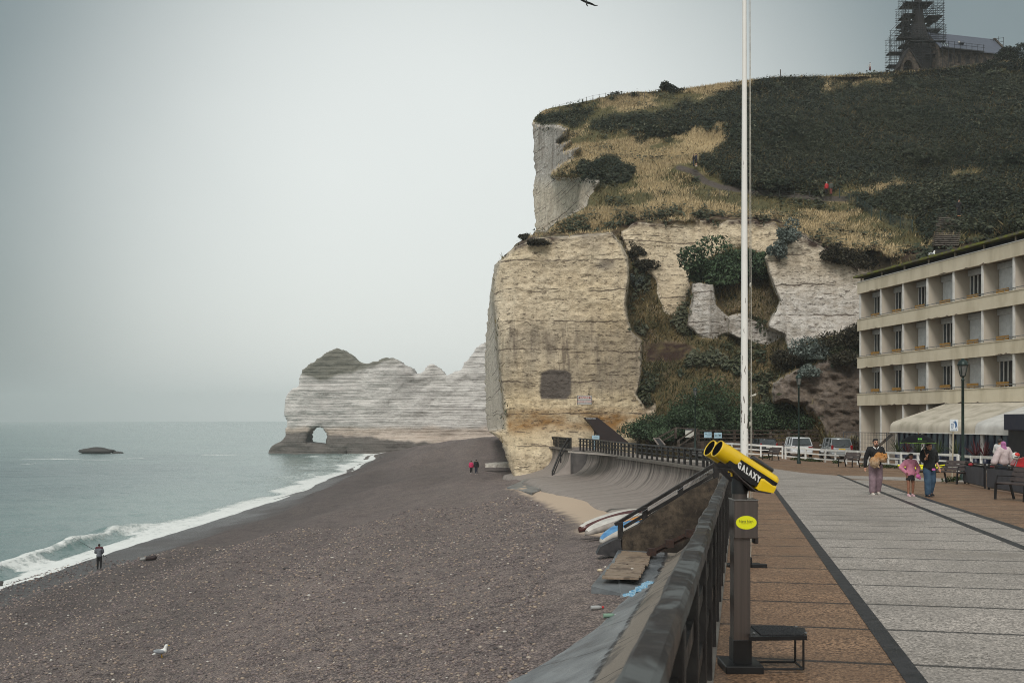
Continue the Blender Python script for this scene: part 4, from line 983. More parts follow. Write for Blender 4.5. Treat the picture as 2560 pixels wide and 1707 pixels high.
# upturned boats behind the stairs
def hull(name, label, a, b, w, h, top, side, roll=0.0, stripe=None):
    a, b = Vector(a), Vector(b); L = (b - a).length; d = (b - a).normalized(); sdv = d.cross(Vector((0, 0, 1))).normalized(); up_ = sdv.cross(d)
    if roll:
        m = Matrix.Rotation(roll, 3, d); sdv, up_ = m @ sdv, m @ up_
    root = thing(name, label, "boat", tuple((a + b) / 2), 0, "small boats stored behind the stairs")
    ring = 10; n = 18; V = []
    for k in range(n + 1):
        f_ = k / n; ww = w * max(.02, math.sin(math.pi * min(max(f_ * .96 + .02, 0), 1)) ** .55); hh = h * (.45 + .55 * math.sin(math.pi * f_) ** .6)
        for j in range(ring + 1):
            t_ = math.pi * j / ring; V.append(a + d * (L * f_) + sdv * (ww / 2 * math.cos(t_)) + up_ * (hh * math.sin(t_) ** .7))
    r1 = ring + 1; fs = [(k * r1 + j, k * r1 + j + 1, (k + 1) * r1 + j + 1, (k + 1) * r1 + j) for k in range(n) for j in range(ring)]
    fs += [[k * r1 for k in range(n + 1)] + [k * r1 + ring for k in range(n, -1, -1)], list(range(r1)), [n * r1 + j for j in range(r1)]]
    top_f = [f for f in fs[:-1] if 2 <= (f[0] % r1) <= 7]; side_f = [f for f in fs if f not in top_f]
    MB().add(V, top_f, True).build("hull", top, root, world=True)
    MB().add(V, side_f, True).build("side", side, root, world=True)
    if stripe: MB().tube(a + up_ * h * .55 + d * .2, b + up_ * h * .55 - d * .2, .05, .05).build("keel", stripe, root, world=True)
    return root
M_wht = pm("gelcoat_white", c255(206, 202, 194), c255(182, 178, 170), 3, .35); M_mar = pm("varnish_maroon", c255(92, 52, 48), c255(72, 42, 40), 5, .35)
M_org = pm("boat_orange", c255(222, 150, 62), c255(200, 128, 48), 4, .4); M_blu = pm("boat_blue", c255(96, 150, 190), c255(70, 120, 166), 4, .4); M_dk = pm("boat_dark", c255(46, 50, 56), c255(64, 68, 74), 4, .45)
hull("rowing_boat", "long white boat hull with a maroon flank on the sand behind the stairs", px(1453, 1328, 36), px(1622, 1287, 39), 1.1, .42, M_wht, M_mar, R(-22), M_mar)
hull("rowing_boat", "plain white upturned boat between the maroon one and the orange one", px(1468, 1338, 34), px(1612, 1298, 36.6), .95, .4, M_wht, pm("hull_grey", c255(168, 160, 152), c255(140, 134, 128), 4, .5), R(-10))
hull("kayak", "orange kayak with a dark nose beside the blue one", px(1518, 1352, 32.6), px(1622, 1300, 34.6), .62, .34, M_org, M_dk, R(-8))
hull("kayak", "pale blue kayak nearest the stair parapet", px(1504, 1358, 31.3), px(1600, 1314, 33), .62, .36, M_blu, M_wht, R(-8))

# stones, log and litter on the beach
def stone(name, label, x, y, w, h, mat, cat="stone", seed=0, flat=.6, Y=None, group=None):
    p = beach_at(x, y) if Y is None else px(x, y, Y); k = p.y / F
    mb = MB().ball((0, 0, 0), (w * k / 2, w * k * flat / 2, h * k / 2), 16, 10)
    vs = np.array([v[:] for v in mb.v]); vs += fbm(vs, 3.0 / (w * k), 3, 140 + seed)[:, None] * vs * 1.1
    mb.v = [Vector(v) + p + Vector((0, 0, h * k * .25)) for v in vs]
    return tag(mb.build(name, mat), label, cat, group)
M_pale = pm("pale_stone", c255(170, 164, 154), c255(196, 190, 180), 4, .8, bump=.4); M_drk = pm("dark_stone", c255(44, 42, 42), c255(70, 66, 62), 5, .7, bump=.4)
b0, b1 = beach_at(1214, 1166), beach_at(1284, 1163)
mb = MB(); n = 14; V = []
for k in range(n + 1):
    p = Vector((px(1213 + 73 * k / n, 0, 128).x, 128, 0)); hgt = .26 + .2 * k / n
    for (dx, z_) in ((-.5, 0), (-.45, .8), (0, 1), (.9, .95), (1.0, 0)):
        e = float(fbm(np.array([[k * 1.0, dx * 3, z_]]), 1, 2, 150)[0]) * .3
        V.append((p.x, p.y + dx * 2 + e, -6.15 - .04 * k / n + z_ * hgt * 1.7 + e * .3))
fs = [(k * 5 + j, k * 5 + j + 1, (k + 1) * 5 + j + 1, (k + 1) * 5 + j) for k in range(n) for j in range(4)] + [[0, 1, 2, 3, 4], [n * 5 + j for j in range(5)]]
mb.add(V, fs); tag(mb.build("rock_ledge", M_pale), "long low pale rock ledge lying on the shingle by the cliff", "rock")
stone("sea_rock", "long flat dark rock standing out of the sea on the left", 242, 1132, 92, 20, M_drk, "rock", 1, .5, Y=318)
stone("sea_rock", "small low tail of dark rock beside the flat sea rock", 296, 1134, 26, 8, M_drk, "rock", 2, .5, Y=318)
stone("shore_rock", "dark rock at the water's edge at the left border", 0, 1466, 18, 20, M_drk, "rock", 3)
stone("beach_stone", "cream stone resting beside the concrete tongue", 1500, 1428, 15, 8, pm("cream_stone", c255(190, 172, 140), c255(210, 196, 168), 9, .7), "stone", 4)
stone("beach_stone", "small white stone beside the cream one", 1513, 1418, 7, 5, M_pale, "stone", 5)
stone("beach_stone", "white stone lying on the duckboards", 1581, 1422, 8, 4, M_pale, "stone", 6, Y=25.2)
stone("beach_stone", "rust-brown stone on the duckboards", 1569, 1414, 8, 6, _MC["rust"], "stone", 7, Y=25.8)
p = beach_at(370, 1402)
root = thing("fishing_bag", "dark brown bag with a pale end lying on the shingle behind the angler", "bag", tuple(p))
k = p.y / F
MB().capsule(p + Vector((-4 * k, 0, 6 * k)), p + Vector((15 * k, .1, 8 * k)), 5 * k, 6 * k).build("body", pm("bag_dark", c255(58, 44, 42), c255(40, 34, 36), 9, .8), root, world=True)
MB().capsule(p + Vector((-17 * k, 0, 4 * k)), p + Vector((-6 * k, 0, 6 * k)), 4 * k, 5 * k).build("pocket", pm("bag_pale", c255(150, 150, 148), c255(118, 118, 116), 9, .8), root, world=True)
# blue towel and two bottles near the apron
root = thing("towel", "crumpled blue and white towel on the concrete apron", "towel", tuple(px(1600, 1475, 19.5)))
ta, tb = px(1568, 1497, 18.95), px(1627, 1459, 20.2); mb = MB(); V = []
for k in range(25):
    p_ = ta.lerp(tb, k / 24)
    for j in range(7):
        w_ = (j / 6 - .5) * (.2 + .05 * math.sin(k)); e = float(fbm(np.array([[k * .5, j * .8, 0]]), 1, 3, 160)[0])
        V.append((p_.x + w_ * .9, p_.y - w_ * .1, p_.z + w_ * .75 * 0 + e * .05 + .06))
mb.add(V, [(k * 7 + j, k * 7 + j + 1, (k + 1) * 7 + j + 1, (k + 1) * 7 + j) for k in range(24) for j in range(6)], True)
tm = MT("towel_cloth", .9); tm.col(tm.cr(tm.noise(9, 3, tm.mapv((2, 1, 2))), [(.4, c255(92, 146, 180)), (.55, c255(164, 190, 202)), (.62, c255(108, 160, 190))])); mb.build("cloth", tm.m, root, world=True)
for lab, x, y, cm, bm_ in (("clear plastic bottle with a red cap on the shingle", 1491, 1526, c255(196, 40, 40), c255(170, 172, 170)), ("green-tinted plastic bottle by the apron edge", 1523, 1546, c255(230, 230, 230), c255(130, 160, 140))):
    p = beach_at(x, y); root = thing("plastic_bottle", lab, "bottle", tuple(p)); a = p + Vector((-.12, 0, .06)); b = p + Vector((.06, .03, .06))
    MB().tube(a, b, .045, .045, 10).tube(b, b + Vector((.06, .01, 0)), .045, .018, 10).build("body", pm("pet_%d" % x, bm_, None, 5, .2), root, world=True)
    MB().tube(b + Vector((.06, .01, 0)), b + Vector((.1, .017, 0)), .026, .026, 10).build("cap", pm("cap_%d" % x, cm, None, 5, .4), root, world=True)
stone("litter", "scrap of white paper on the middle of the shingle", 860, 1508, 9, 3, pm("paper", c255(214, 212, 206), None, 4, .8), "litter", 9)
stone("seaweed", "dark strand of seaweed on the middle of the shingle", 716, 1422, 24, 5, M_drk, "seaweed", 10, .3)
# ------------------------------------------------------------------ viewing scope
M_yel = pm("scope_yellow", c255(232, 196, 12), c255(218, 178, 8), 3, .32, spec=.5, coat=.3); M_blk = pm("scope_black", c255(10, 10, 11), c255(16, 16, 17), 6, .42)
M_lens = pm("lens_black", (.002, .002, .002, 1), (.003, .003, .003, 1), 3, .7, spec=.05); M_stl = pm("brushed_steel", c255(100, 91, 86), c255(86, 79, 75), 1.5, .42, .7, stretch=(30, 30, .4))
M_stld = pm("dark_steel", c255(84, 76, 73), c255(66, 60, 58), 3, .5, .6, stretch=(20, 20, .4))
BASE = Vector((1.585, 6.98, zgf(1.585, 6.98)))
scope = thing("viewing_scope", "yellow and black coin-operated viewing scope on a steel pedestal beside the railing", "viewing scope", tuple(BASE))
YS = 7.0
ax = Vector((-.83, -.22, .51)).normalized()    # from eyepiece to front lens
cen = px(1850, 1163, YS)
sv = Vector((ax.y, -ax.x, 0)).normalized()     # sideways
if sv.y > 0: sv = -sv                          # pointing to the viewer
up = ax.cross(sv).normalized()
if up.z < 0: up = -up
B3 = Matrix((ax, sv, up)).transposed() * .81
def L(x, y, z): return cen + B3 @ Vector((x, y, z))
def loc_mesh(mb): 
    mb.v = [L(*v) for v in mb.v]; return mb
XF, XB = .34, -.335
rot_x = Matrix(((0, 0, 1), (1, 0, 0), (0, 1, 0)))
for s_ in (1, -1):
    prof = [(.07, .085), (.0765, .11), (.0765, .26), (.0785, .285), (.078, .295), (.071, .295), (.068, .26), (.064, .12)]
    mb = MB().lathe(prof, (0, s_ * .073, .0), 28, rot_x); loc_mesh(mb).build("barrel", M_yel, scope, world=True)
    mb = MB().lathe([(.0708, .290), (.03, .291), (.001, .2915)], (0, s_ * .073, 0), 28, rot_x); loc_mesh(mb).build("lens", M_lens, scope, world=True)
# body housing: rounded top shell, black belly with yellow rear cheek
def section(xs, ys, z0, z1, r=.045):
    ys *= 1.13; z0 *= 1.18; z1 *= 1.18
    return [(xs, -ys, z0), (xs, -ys, z1 - r), (xs, -ys + r * .3, z1 - r * .3), (xs, -ys + r, z1), (xs, ys - r, z1), (xs, ys - r * .3, z1 - r * .3), (xs, ys, z1 - r), (xs, ys, z0)]
def loft(secs, name, mat):
    n = len(secs[0]); V = [v for s_ in secs for v in s_]
    fs = [(k * n + j, k * n + (j + 1) % n, (k + 1) * n + (j + 1) % n, (k + 1) * n + j) for k in range(len(secs) - 1) for j in range(n)] + [list(range(n)), [(len(secs) - 1) * n + j for j in range(n)]]
    mb = MB().add(V, fs, False); return loc_mesh(mb).build(name, mat, scope, world=True)
loft([section(.24, .124, .012, .063), section(.2, .124, .014, .066), section(-.30, .122, .014, .066), section(-.325, .115, .016, .058), section(-.335, .10, .02, .045, .02)], "top_shell", M_yel)
loft([section(.17, .121, -.062, .013, .004), section(.1, .121, -.085, .013, .004), section(-.1, .121, -.10, .013, .004), section(-.29, .118, -.062, .013, .004), section(-.325, .112, -.04, .013, .004)], "black_body", M_blk)
loft([section(.24, .1225, .006, .0145, .003), section(-.322, .122, .006, .0145, .003)], "seam_band", M_blk)
loft([section(-.165, .126, -.105, -.012, .03), section(-.19, .127, -.108, -.004, .03), section(-.33, .118, -.065, .002, .03), section(-.345, .10, -.05, -.006, .02)], "rear_cheek", M_yel)
loft([section(.12, .128, -.088, -.078, .003), section(-.02, .128, -.112, -.102, .003), section(-.18, .128, -.128, -.118, .003), section(-.31, .12, -.082, -.07, .003)], "belly_plate", M_stld)
# lettering on the side
tm_ = text_mesh("G A L A X Y", .072, .0012, .004, .92)
w = max(v.co.x for v in tm_.vertices) - min(v.co.x for v in tm_.vertices)
cu_s = .25 / w
for v in tm_.vertices:
    x, y, z = v.co
    v.co = L(-.035 - x * cu_s + y * .3, .1395 + z + .001, -.041 + y * .95 - .05 * x * cu_s) - BASE
link("lettering", tm_, pm("white_paint", c255(226, 226, 222), c255(210, 210, 206), 5, .5), scope)
# sighting tube on top
mb = MB().lathe([(.017, -.31), (.021, -.30), (.021, -.075), (.017, -.07), (.0165, -.09)], (0, -.03, .122), 18, rot_x); loc_mesh(mb).build("sighting_tube", pm("tube_metal", c255(92, 92, 94), c255(66, 66, 70), 6, .3, .8), scope, world=True)
for xb_ in (-.10, -.28): loc_mesh(MB().box((xb_, -.03, .092), (.03, .02, .04))).build("tube_bracket", M_yel, scope, world=True)
# yoke and neck
pc = px(1849, 1195, YS)
MB().box(px(1839, 1183, YS) + Vector((0, 0, 0)), (.10, .16, .03), bev=.008).build("pivot_block", M_blk, scope, world=True)
MB().beam(px(1820, 1178, YS - .07), px(1855, 1181, YS - .08), .012, .016).beam(px(1828, 1180, YS - .085), px(1829, 1190, YS - .085), .01, .014).beam(px(1857, 1184, YS - .085), px(1860, 1194, YS - .085), .01, .014).build("yoke_trim", M_yel, scope, world=True)
nz = lambda y: (CY - y) / F * YS
ncx, ncy = px(1849, 0, YS).x, YS
MB().lathe([(.056, nz(1233)), (.056, nz(1206)), (.05, nz(1196)), (.042, nz(1184))], (ncx, ncy, 0), 26).build("neck", M_blk, scope, world=True)
MB().lathe([(.0525, nz(1252)), (.0525, nz(1232))], (ncx, ncy, 0), 26).build("collar", M_stl, scope, world=True)
# pedestal: coin head above, square column below
hx0, hx1 = px(1829, 0, YS).x, px(1887.5, 0, YS).x
MB().box(((hx0 + hx1) / 2, YS, (nz(1248) + nz(1342)) / 2), (hx1 - hx0, .17, nz(1248) - nz(1342)), bev=.004).build("coin_head", M_stl, scope, world=True)
MB().box(((hx0 + hx1) / 2, YS, nz(1247.2)), (hx1 - hx0 + .008, .18, .008), bev=.002).build("head_lid", pm("lid_steel", c255(150, 148, 146), c255(120, 118, 116), 4, .3, .8), scope, world=True)
MB().box((hx1 + .004, YS + .02, nz(1349)), (.03, .09, .05), bev=.006).build("coin_tray", M_stld, scope, world=True)
MB().tube((hx1, YS - .03, nz(1262)), (hx1 + .014, YS - .03, nz(1262)), .012).build("lock", M_stl, scope, world=True)
cx0, cx1 = px(1829.5, 0, YS).x, px(1871, 0, YS).x
MB().box(((cx0 + cx1) / 2, YS, (nz(1340) + nz(1598)) / 2), (cx1 - cx0, .125, nz(1340) - nz(1598)), bev=.004).build("column", M_stl, scope, world=True)
MB().box(((cx0 + cx1) / 2 + .002, YS, (nz(1594) + BASE.z) / 2), (cx1 - cx0 + .012, .14, nz(1594) - BASE.z), bev=.003).build("lower_column", M_blk, scope, world=True)
MB().box(((cx0 + cx1) / 2, YS, BASE.z + .028), (.26, .3, .056), bev=.006).build("base_plate", M_blk, scope, world=True)
# yellow oval sticker
oc = Vector((px(1858.5, 0, YS).x, YS - .0862, nz(1302.5))); mb = MB(); n = 40
V = [oc + Vector((.0715 * math.cos(2 * math.pi * k / n), 0, .0465 * math.sin(2 * math.pi * k / n))) for k in range(n)]
mb.add(V + [v + Vector((0, -.0012, 0)) for v in V], [list(range(n)), [n + k for k in range(n)]] + [(k, (k + 1) % n, n + (k + 1) % n, n + k) for k in range(n)])
stk = mb.build("sticker", pm("sticker_yellow", c255(226, 226, 10), c255(216, 218, 8), 3, .5), scope, world=True)
tm_ = text_mesh("Nett hier.", .026, .0003)
for v in tm_.vertices: v.co = oc + Vector((v.co.x, -.0018 - v.co.z, v.co.y + .008)) - BASE
link("sticker_text", tm_, pm("ink_black", c255(30, 30, 26), c255(36, 36, 30), 4, .6), scope).parent = stk
MB().box(oc + Vector((0, -.0016, -.0065)), (.078, .0006, .0022)).build("sticker_line", _MC["ink_black"], scope, world=True).parent = stk
# step for children fixed to the pedestal
stp = [px(1873, 1568, 7.18), px(1950, 1568, 7.22), px(2012, 1579, 7.12), px(2018, 1605, 6.86), px(1872, 1601, 6.83)]
zt = BASE.z + .262; stp = [Vector((p.x, p.y, zt)) for p in stp]; n = len(stp)
MB().add(stp + [p - Vector((0, 0, .028)) for p in stp], [list(range(n)), [n + k for k in range(n)][::-1]] + [(k, (k + 1) % n, n + (k + 1) % n, n + k) for k in range(n)]).build("step_plate", M_blk, scope, world=True)
mb = MB()
for k in range(34):
    x = stp[0].x + .012 + (stp[3].x - stp[0].x - .03) * k / 33; yb = 7.17 - max(0, (x - stp[1].x)) * .18
    mb.box((x, (yb + 6.87) / 2, zt + .004), (.0055, yb - 6.87, .008))
mb.build("step_tread", pm("tread_rubber", c255(34, 34, 36), c255(48, 48, 50), 8, .55), scope, world=True)
for x, y in ((1880, 1574), (1878, 1590), (2003, 1581), (2006, 1595)): MB().box((px(x, 0, 7).x, 7.13 if y < 1585 else 6.92, zt + .010), (.018, .02, .006)).build("step_screw", pm("screw_steel", c255(150, 150, 150), None, 8, .4, .7), scope, world=True)
xr = stp[3].x - .02
MB().path([(xr, 6.88, zt - .02), (xr, 6.88, BASE.z + .03), (ncx, 6.88, BASE.z + .03)], .008, 8).path([(xr, 6.88, BASE.z + .03), (xr, 7.08, BASE.z + .03), (ncx, 7.08, BASE.z + .03)], .008, 8).path([(xr, 7.08, zt - .02), (xr, 7.08, BASE.z + .03)], .008, 8).build("step_frame", M_blk, scope, world=True)

# ------------------------------------------------------------------ flagpole
FP = ground(1862, 1416); fx, fy = px(1861, 0, FP.y).x, FP.y
pole = thing("flagpole", "tall white flagpole with flaking paint rising behind the viewing scope", "flagpole", tuple(FP))
t = MT("flaking_paint", .55, 0, .4); zc = t.xyz()[2]
amt = t.ramp(zc, 3.4, 0.9, 0.0, 1.0)
fl = t.noise(26, 5, t.mapv((1, 1, .12)), .6); fl2 = t.noise(9, 4, t.mapv((1, 1, .2)))
th = t.math('SUBTRACT', .655, t.math('MULTIPLY', amt, .10))
flk = t.math('MULTIPLY', t.math('GREATER_THAN', t.math('ADD', t.math('MULTIPLY', fl, .75), t.math('MULTIPLY', fl2, .3)), th), 1.0)
t.col(t.mix(flk, t.mix(t.noise(3, 4), c255(238, 236, 230), c255(222, 219, 212)), t.mix(t.noise(30, 3), c255(66, 54, 48), c255(104, 92, 84)))); t.bump(t.math('SUBTRACT', 1.0, flk), .4, .004)
ztop = 8.2; r_at = lambda z: .0555 - .0285 * (z - FP.z) / (5.3 - FP.z)
MB().lathe([(r_at(FP.z + .1 + (ztop - FP.z) * k / 30), FP.z + .1 + (ztop - FP.z - .1) * k / 30) for k in range(31)], (fx, fy, 0), 20).build("pole", t.m, pole, world=True)
MB().lathe([(.03, ztop), (.05, ztop + .03), (.05, ztop + .09), (.0, ztop + .12)], (fx, fy, 0), 14).build("cap", pm("pole_cap", c255(170, 168, 160), None, 5, .5), pole, world=True)
MB().box((fx, fy, FP.z + .02), (.42, .16, .04), bev=.005).box((fx + .16, fy - .1, FP.z + .025), (.2, .05, .05), bev=.004).box((fx, fy, FP.z + .07), (.17, .13, .12), bev=.01).build("base_plate", M_blk, pole, world=True)
hx = fx + .085
M_rope = pm("halyard", c255(188, 184, 172), c255(150, 146, 136), 20, .8)
MB().path([(fx + .055, fy - .03, ztop - .05), (hx - .008, fy - .03, 2.2), (hx, fy - .03, .3), (hx + .005, fy - .03, FP.z + .75), (hx - .012, fy - .03, FP.z + .12)], .0045, 6).path([(fx + .045, fy - .02, ztop - .05), (hx - .02, fy - .02, 2.2), (hx - .012, fy - .02, FP.z + .3)], .003, 6).build("halyard", M_rope, pole, world=True)
k = fy / F
for (x, y) in ((1876, 713), (1876, 1022), (1875, 1060)):
    p = px(x, y, fy - .03); MB().ball(p, (.014, .014, .035), 10, 6).build("knot", M_rope, pole, world=True)
p = px(1876, 990, fy - .03); MB().tube(p, p + Vector((.075, 0, .03)), .006, .009).tube(p, p + Vector((.07, -.01, .012)), .005, .008).build("rope_tail", M_rope, pole, world=True)
MB().path([(fx + .03, fy - .03, FP.z + .72), (hx + .02, fy - .05, FP.z + .7), (hx + .03, fy - .05, FP.z + .76)], .006, 6).build("cleat", pm("cleat_iron", c255(70, 62, 58), None, 6, .6, .5), pole, world=True)
# ------------------------------------------------------------------ hotel with recessed balconies
HL = Vector((27.05, 78.0, 0)); He = Vector((.1772, -.9842, 0)); Hn = Vector((.9842, .1772, 0))   # along the front, into the building
def H(s, d, z): return HL + He * s + Hn * d + Vector((0, 0, z))
HB = Matrix((He, Hn, Vector((0, 0, 1)))).transposed()
def hbox(mb, s0, s1, d0, d1, z0, z1, bev=0.0):
    return mb.box(H((s0 + s1) / 2, (d0 + d1) / 2, (z0 + z1) / 2), (s1 - s0, d1 - d0, z1 - z0), HB, bev)
GZ0 = -3.08
M_cream = (lambda t: (t.col(t.mix(t.ramp(t.noise(.9, 5, t.mapv((1, 1, .25))), .45, .72, 0, .6), t.mix(t.noise(2.5, 5), c255(200, 188, 164), c255(212, 202, 180)), c255(160, 148, 122))), t.bump(t.noise(18, 5), .3, .01), t.m)[-1])(MT("cream_render", .8, 0, .3))
M_div = (lambda t: (t.col(t.mix(t.noise(1.2, 5), c255(186, 176, 160), c255(206, 197, 182))), t.bump(t.noise(60, 5), .5, .01), t.m)[-1])(MT("roughcast", .9, 0, .2))
M_white = pm("white_trim", c255(222, 220, 214), c255(200, 198, 192), 2, .5)
M_shut = pm("roller_shutter", c255(206, 208, 208), c255(188, 190, 190), 4, .5, bump=.2)
M_glass = pm("dark_glass", c255(30, 36, 42), c255(44, 50, 56), 1.2, .08, spec=.8)
M_plank = pm("yellow_plank", c255(176, 132, 62), c255(142, 104, 48), 4, .6, bump=.3, stretch=(1, 1, 4))
M_rust = pm("flaked_patch", c255(70, 58, 50), c255(110, 96, 82), 9, .9, bump=.6)
M_roof = (lambda t: (t.col(t.mix(t.ramp(t.noise(2.2, 5), .4, .6), c255(96, 92, 78), c255(112, 116, 52))), t.m)[-1])(MT("mossy_roof", .9, 0, .2))
M_soff = pm("soffit", c255(150, 140, 124), c255(128, 118, 104), 3, .85)
M_metal = pm("grey_metal", c255(150, 152, 152), c255(118, 120, 120), 10, .4, .6)
hotel = thing("hotel", "cream four-storey hotel with white-edged recessed balconies below the hill", "hotel", tuple(H(0, 0, GZ0)))
LEN, DEP, BW, REC = 30.0, 11.0, 2.97, 1.2
mb = MB(); hbox(mb, 0.06, LEN, REC + .02, DEP, GZ0 - .3, 10.6); mb.build("wall", M_div, hotel, world=True)
mb = MB(); hbox(mb, -.25, LEN, -.35, DEP + .3, 10.98, 11.12); mb.build("roof", M_roof, hotel, world=True)
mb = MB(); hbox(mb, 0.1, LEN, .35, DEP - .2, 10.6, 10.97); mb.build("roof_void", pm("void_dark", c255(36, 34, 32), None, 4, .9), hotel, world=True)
FZ = [(10.6, 9.73), (7.68, 6.84), (4.75, 3.93), (1.9, 1.03)]
for k, (a, b) in enumerate(FZ):
    mb = MB(); hbox(mb, -.06 - .0 * k, LEN, -.10, .08, b, a); fa = mb.build("fascia", M_cream, hotel, world=True)
    mb = MB(); hbox(mb, -.09, LEN, -.14, .11, a, a + .05); mb.build("fascia_cap", M_cream if k else M_white, hotel, world=True).parent = fa
    mb = MB(); hbox(mb, .0, LEN, .08, REC + .02, b + .12, b + .32); mb.build("floor_slab", M_soff, hotel, world=True)
    if k == 0:
        for q in range(7): mb = MB(); hbox(mb, .3 + q * BW, .42 + q * BW, -.02, .06, a + .05, 10.98); mb.build("roof_post", M_soff, hotel, world=True)
    for q in range(5 + k % 2):                 # spalled lower edges
        s_ = rnd.uniform(.6, 18); w_ = rnd.uniform(.3, 1.0); mb = MB(); n = 9; V = []
        for i in range(n):
            V.append(H(s_ + w_ * i / (n - 1), -.106, b - .012)); V.append(H(s_ + w_ * i / (n - 1), -.106, b + rnd.uniform(.02, .1) * (1 - abs(i / (n - 1) - .5) * 2) + .004))
        mb.add(V, [(2 * i, 2 * i + 2, 2 * i + 3, 2 * i + 1) for i in range(n - 1)], False); mb.build("spalled_edge", M_rust, hotel, world=True, fix=False).parent = fa
        fa.children[-1].location = (0, 0, 0)
for k in range(4):
    top = FZ[k][1] + .12; bot = FZ[k + 1][0] + .02 if k < 3 else GZ0
    flo = FZ[k + 1][1] + .32 if k < 3 else GZ0
    for q in range(10):
        s0 = .08 + q * BW
        if k == 3 and q > 4 and q < 9: continue
        mb = MB(); hbox(mb, s0 + .02, s0 + .14, .08, REC + .02, flo - .0, top); dv = mb.build("divider", M_div, hotel, world=True)
        mb = MB(); hbox(mb, s0, s0 + .16, .0, .078, flo + .0, top); mb.build("divider_edge", M_white, hotel, world=True).parent = dv
        if k == 3: continue
        w0, w1 = s0 + .24, s0 + BW - .45; zt_ = top - .05; zb_ = flo
        mb = MB(); hbox(mb, w0 - .06, w1 + .04, REC - .2, REC + .01, zt_ - .38, zt_); box_ = mb.build("shutter_box", M_shut, hotel, world=True)
        st_ = rnd.choice([0, 0, 1, 1, 2]) if q > 1 else 1
        mb = MB(); hbox(mb, w0, w1, REC - .03, REC + .012, zb_, zt_ - .38); wd = mb.build("window", M_glass, hotel, world=True)
        mb = MB()
        for x_ in (w0, w0 + .38, w0 + .8, w1): hbox(mb, x_ - .045, x_ + .045, REC - .07, REC - .032, zb_, zt_ - .38)
        hbox(mb, w0, w1, REC - .068, REC - .033, zb_, zb_ + .1); mb.build("frame", M_white, hotel, world=True).parent = wd
        if st_ != 1:
            e = w1 if st_ == 0 else w0 + .42
            mb = MB()
            for r in range(18):
                z0 = zb_ + (zt_ - .38 - zb_) * r / 18; hbox(mb, w0 + .02, e, REC - .10 - (r % 2) * .004, REC - .072, z0, z0 + (zt_ - .38 - zb_) / 18)
            mb.build("shutter", M_shut, hotel, world=True).parent = wd
        else:
            mb = MB(); 
            for f_ in np.arange(w0 + .1, w0 + .3, .09): hbox(mb, f_, f_ + .06, REC - .04, REC - .031, zb_ + .1, zt_ - .42)
            mb.build("curtain", pm("net_curtain", c255(96, 102, 106), c255(70, 76, 82), 4, .9), hotel, world=True).parent = wd
        mb = MB(); hbox(mb, s0 + .6, s0 + 1.75, .62, .68, FZ[k + 1][0] + .16, FZ[k + 1][0] + .42)
        hbox(mb, s0 + 1.15, s0 + 1.27, .685, .74, flo, FZ[k + 1][0] + .2)
        mb.build("plank_screen", M_plank, hotel, world=True)
    if k < 3:
        mb = MB(); z_ = FZ[k + 1][0] + .22
        mb.tube(H(.1, -.02, z_ - .1), H(LEN, -.02, z_ + .06), .025, n=6)
        for q in range(28): mb.tube(H(.2 + q * 1.0, -.02, FZ[k + 1][0] + .04), H(.2 + q * 1.0, -.02, z_ + .0), .014, n=5)
        mb.build("balcony_rail", M_metal, hotel, world=True)
for s_ in (2.3, 5.2): mb = MB(); hbox(mb, s_, s_ + .12, .9, 1.02, GZ0, .9); mb.build("drain_pipe", M_cream, hotel, world=True)
mb = MB(); hbox(mb, 9.2, 13.0, .6, .66, -1.2, .85); wd = mb.build("window", M_glass, hotel, world=True)
mb = MB()
for q in range(5): hbox(mb, 9.2 + q * .93, 9.28 + q * .93, .54, .598, -1.2, .85)
hbox(mb, 9.2, 13, .541, .597, .3, .4); mb.build("frame", M_white, hotel, world=True).parent = wd

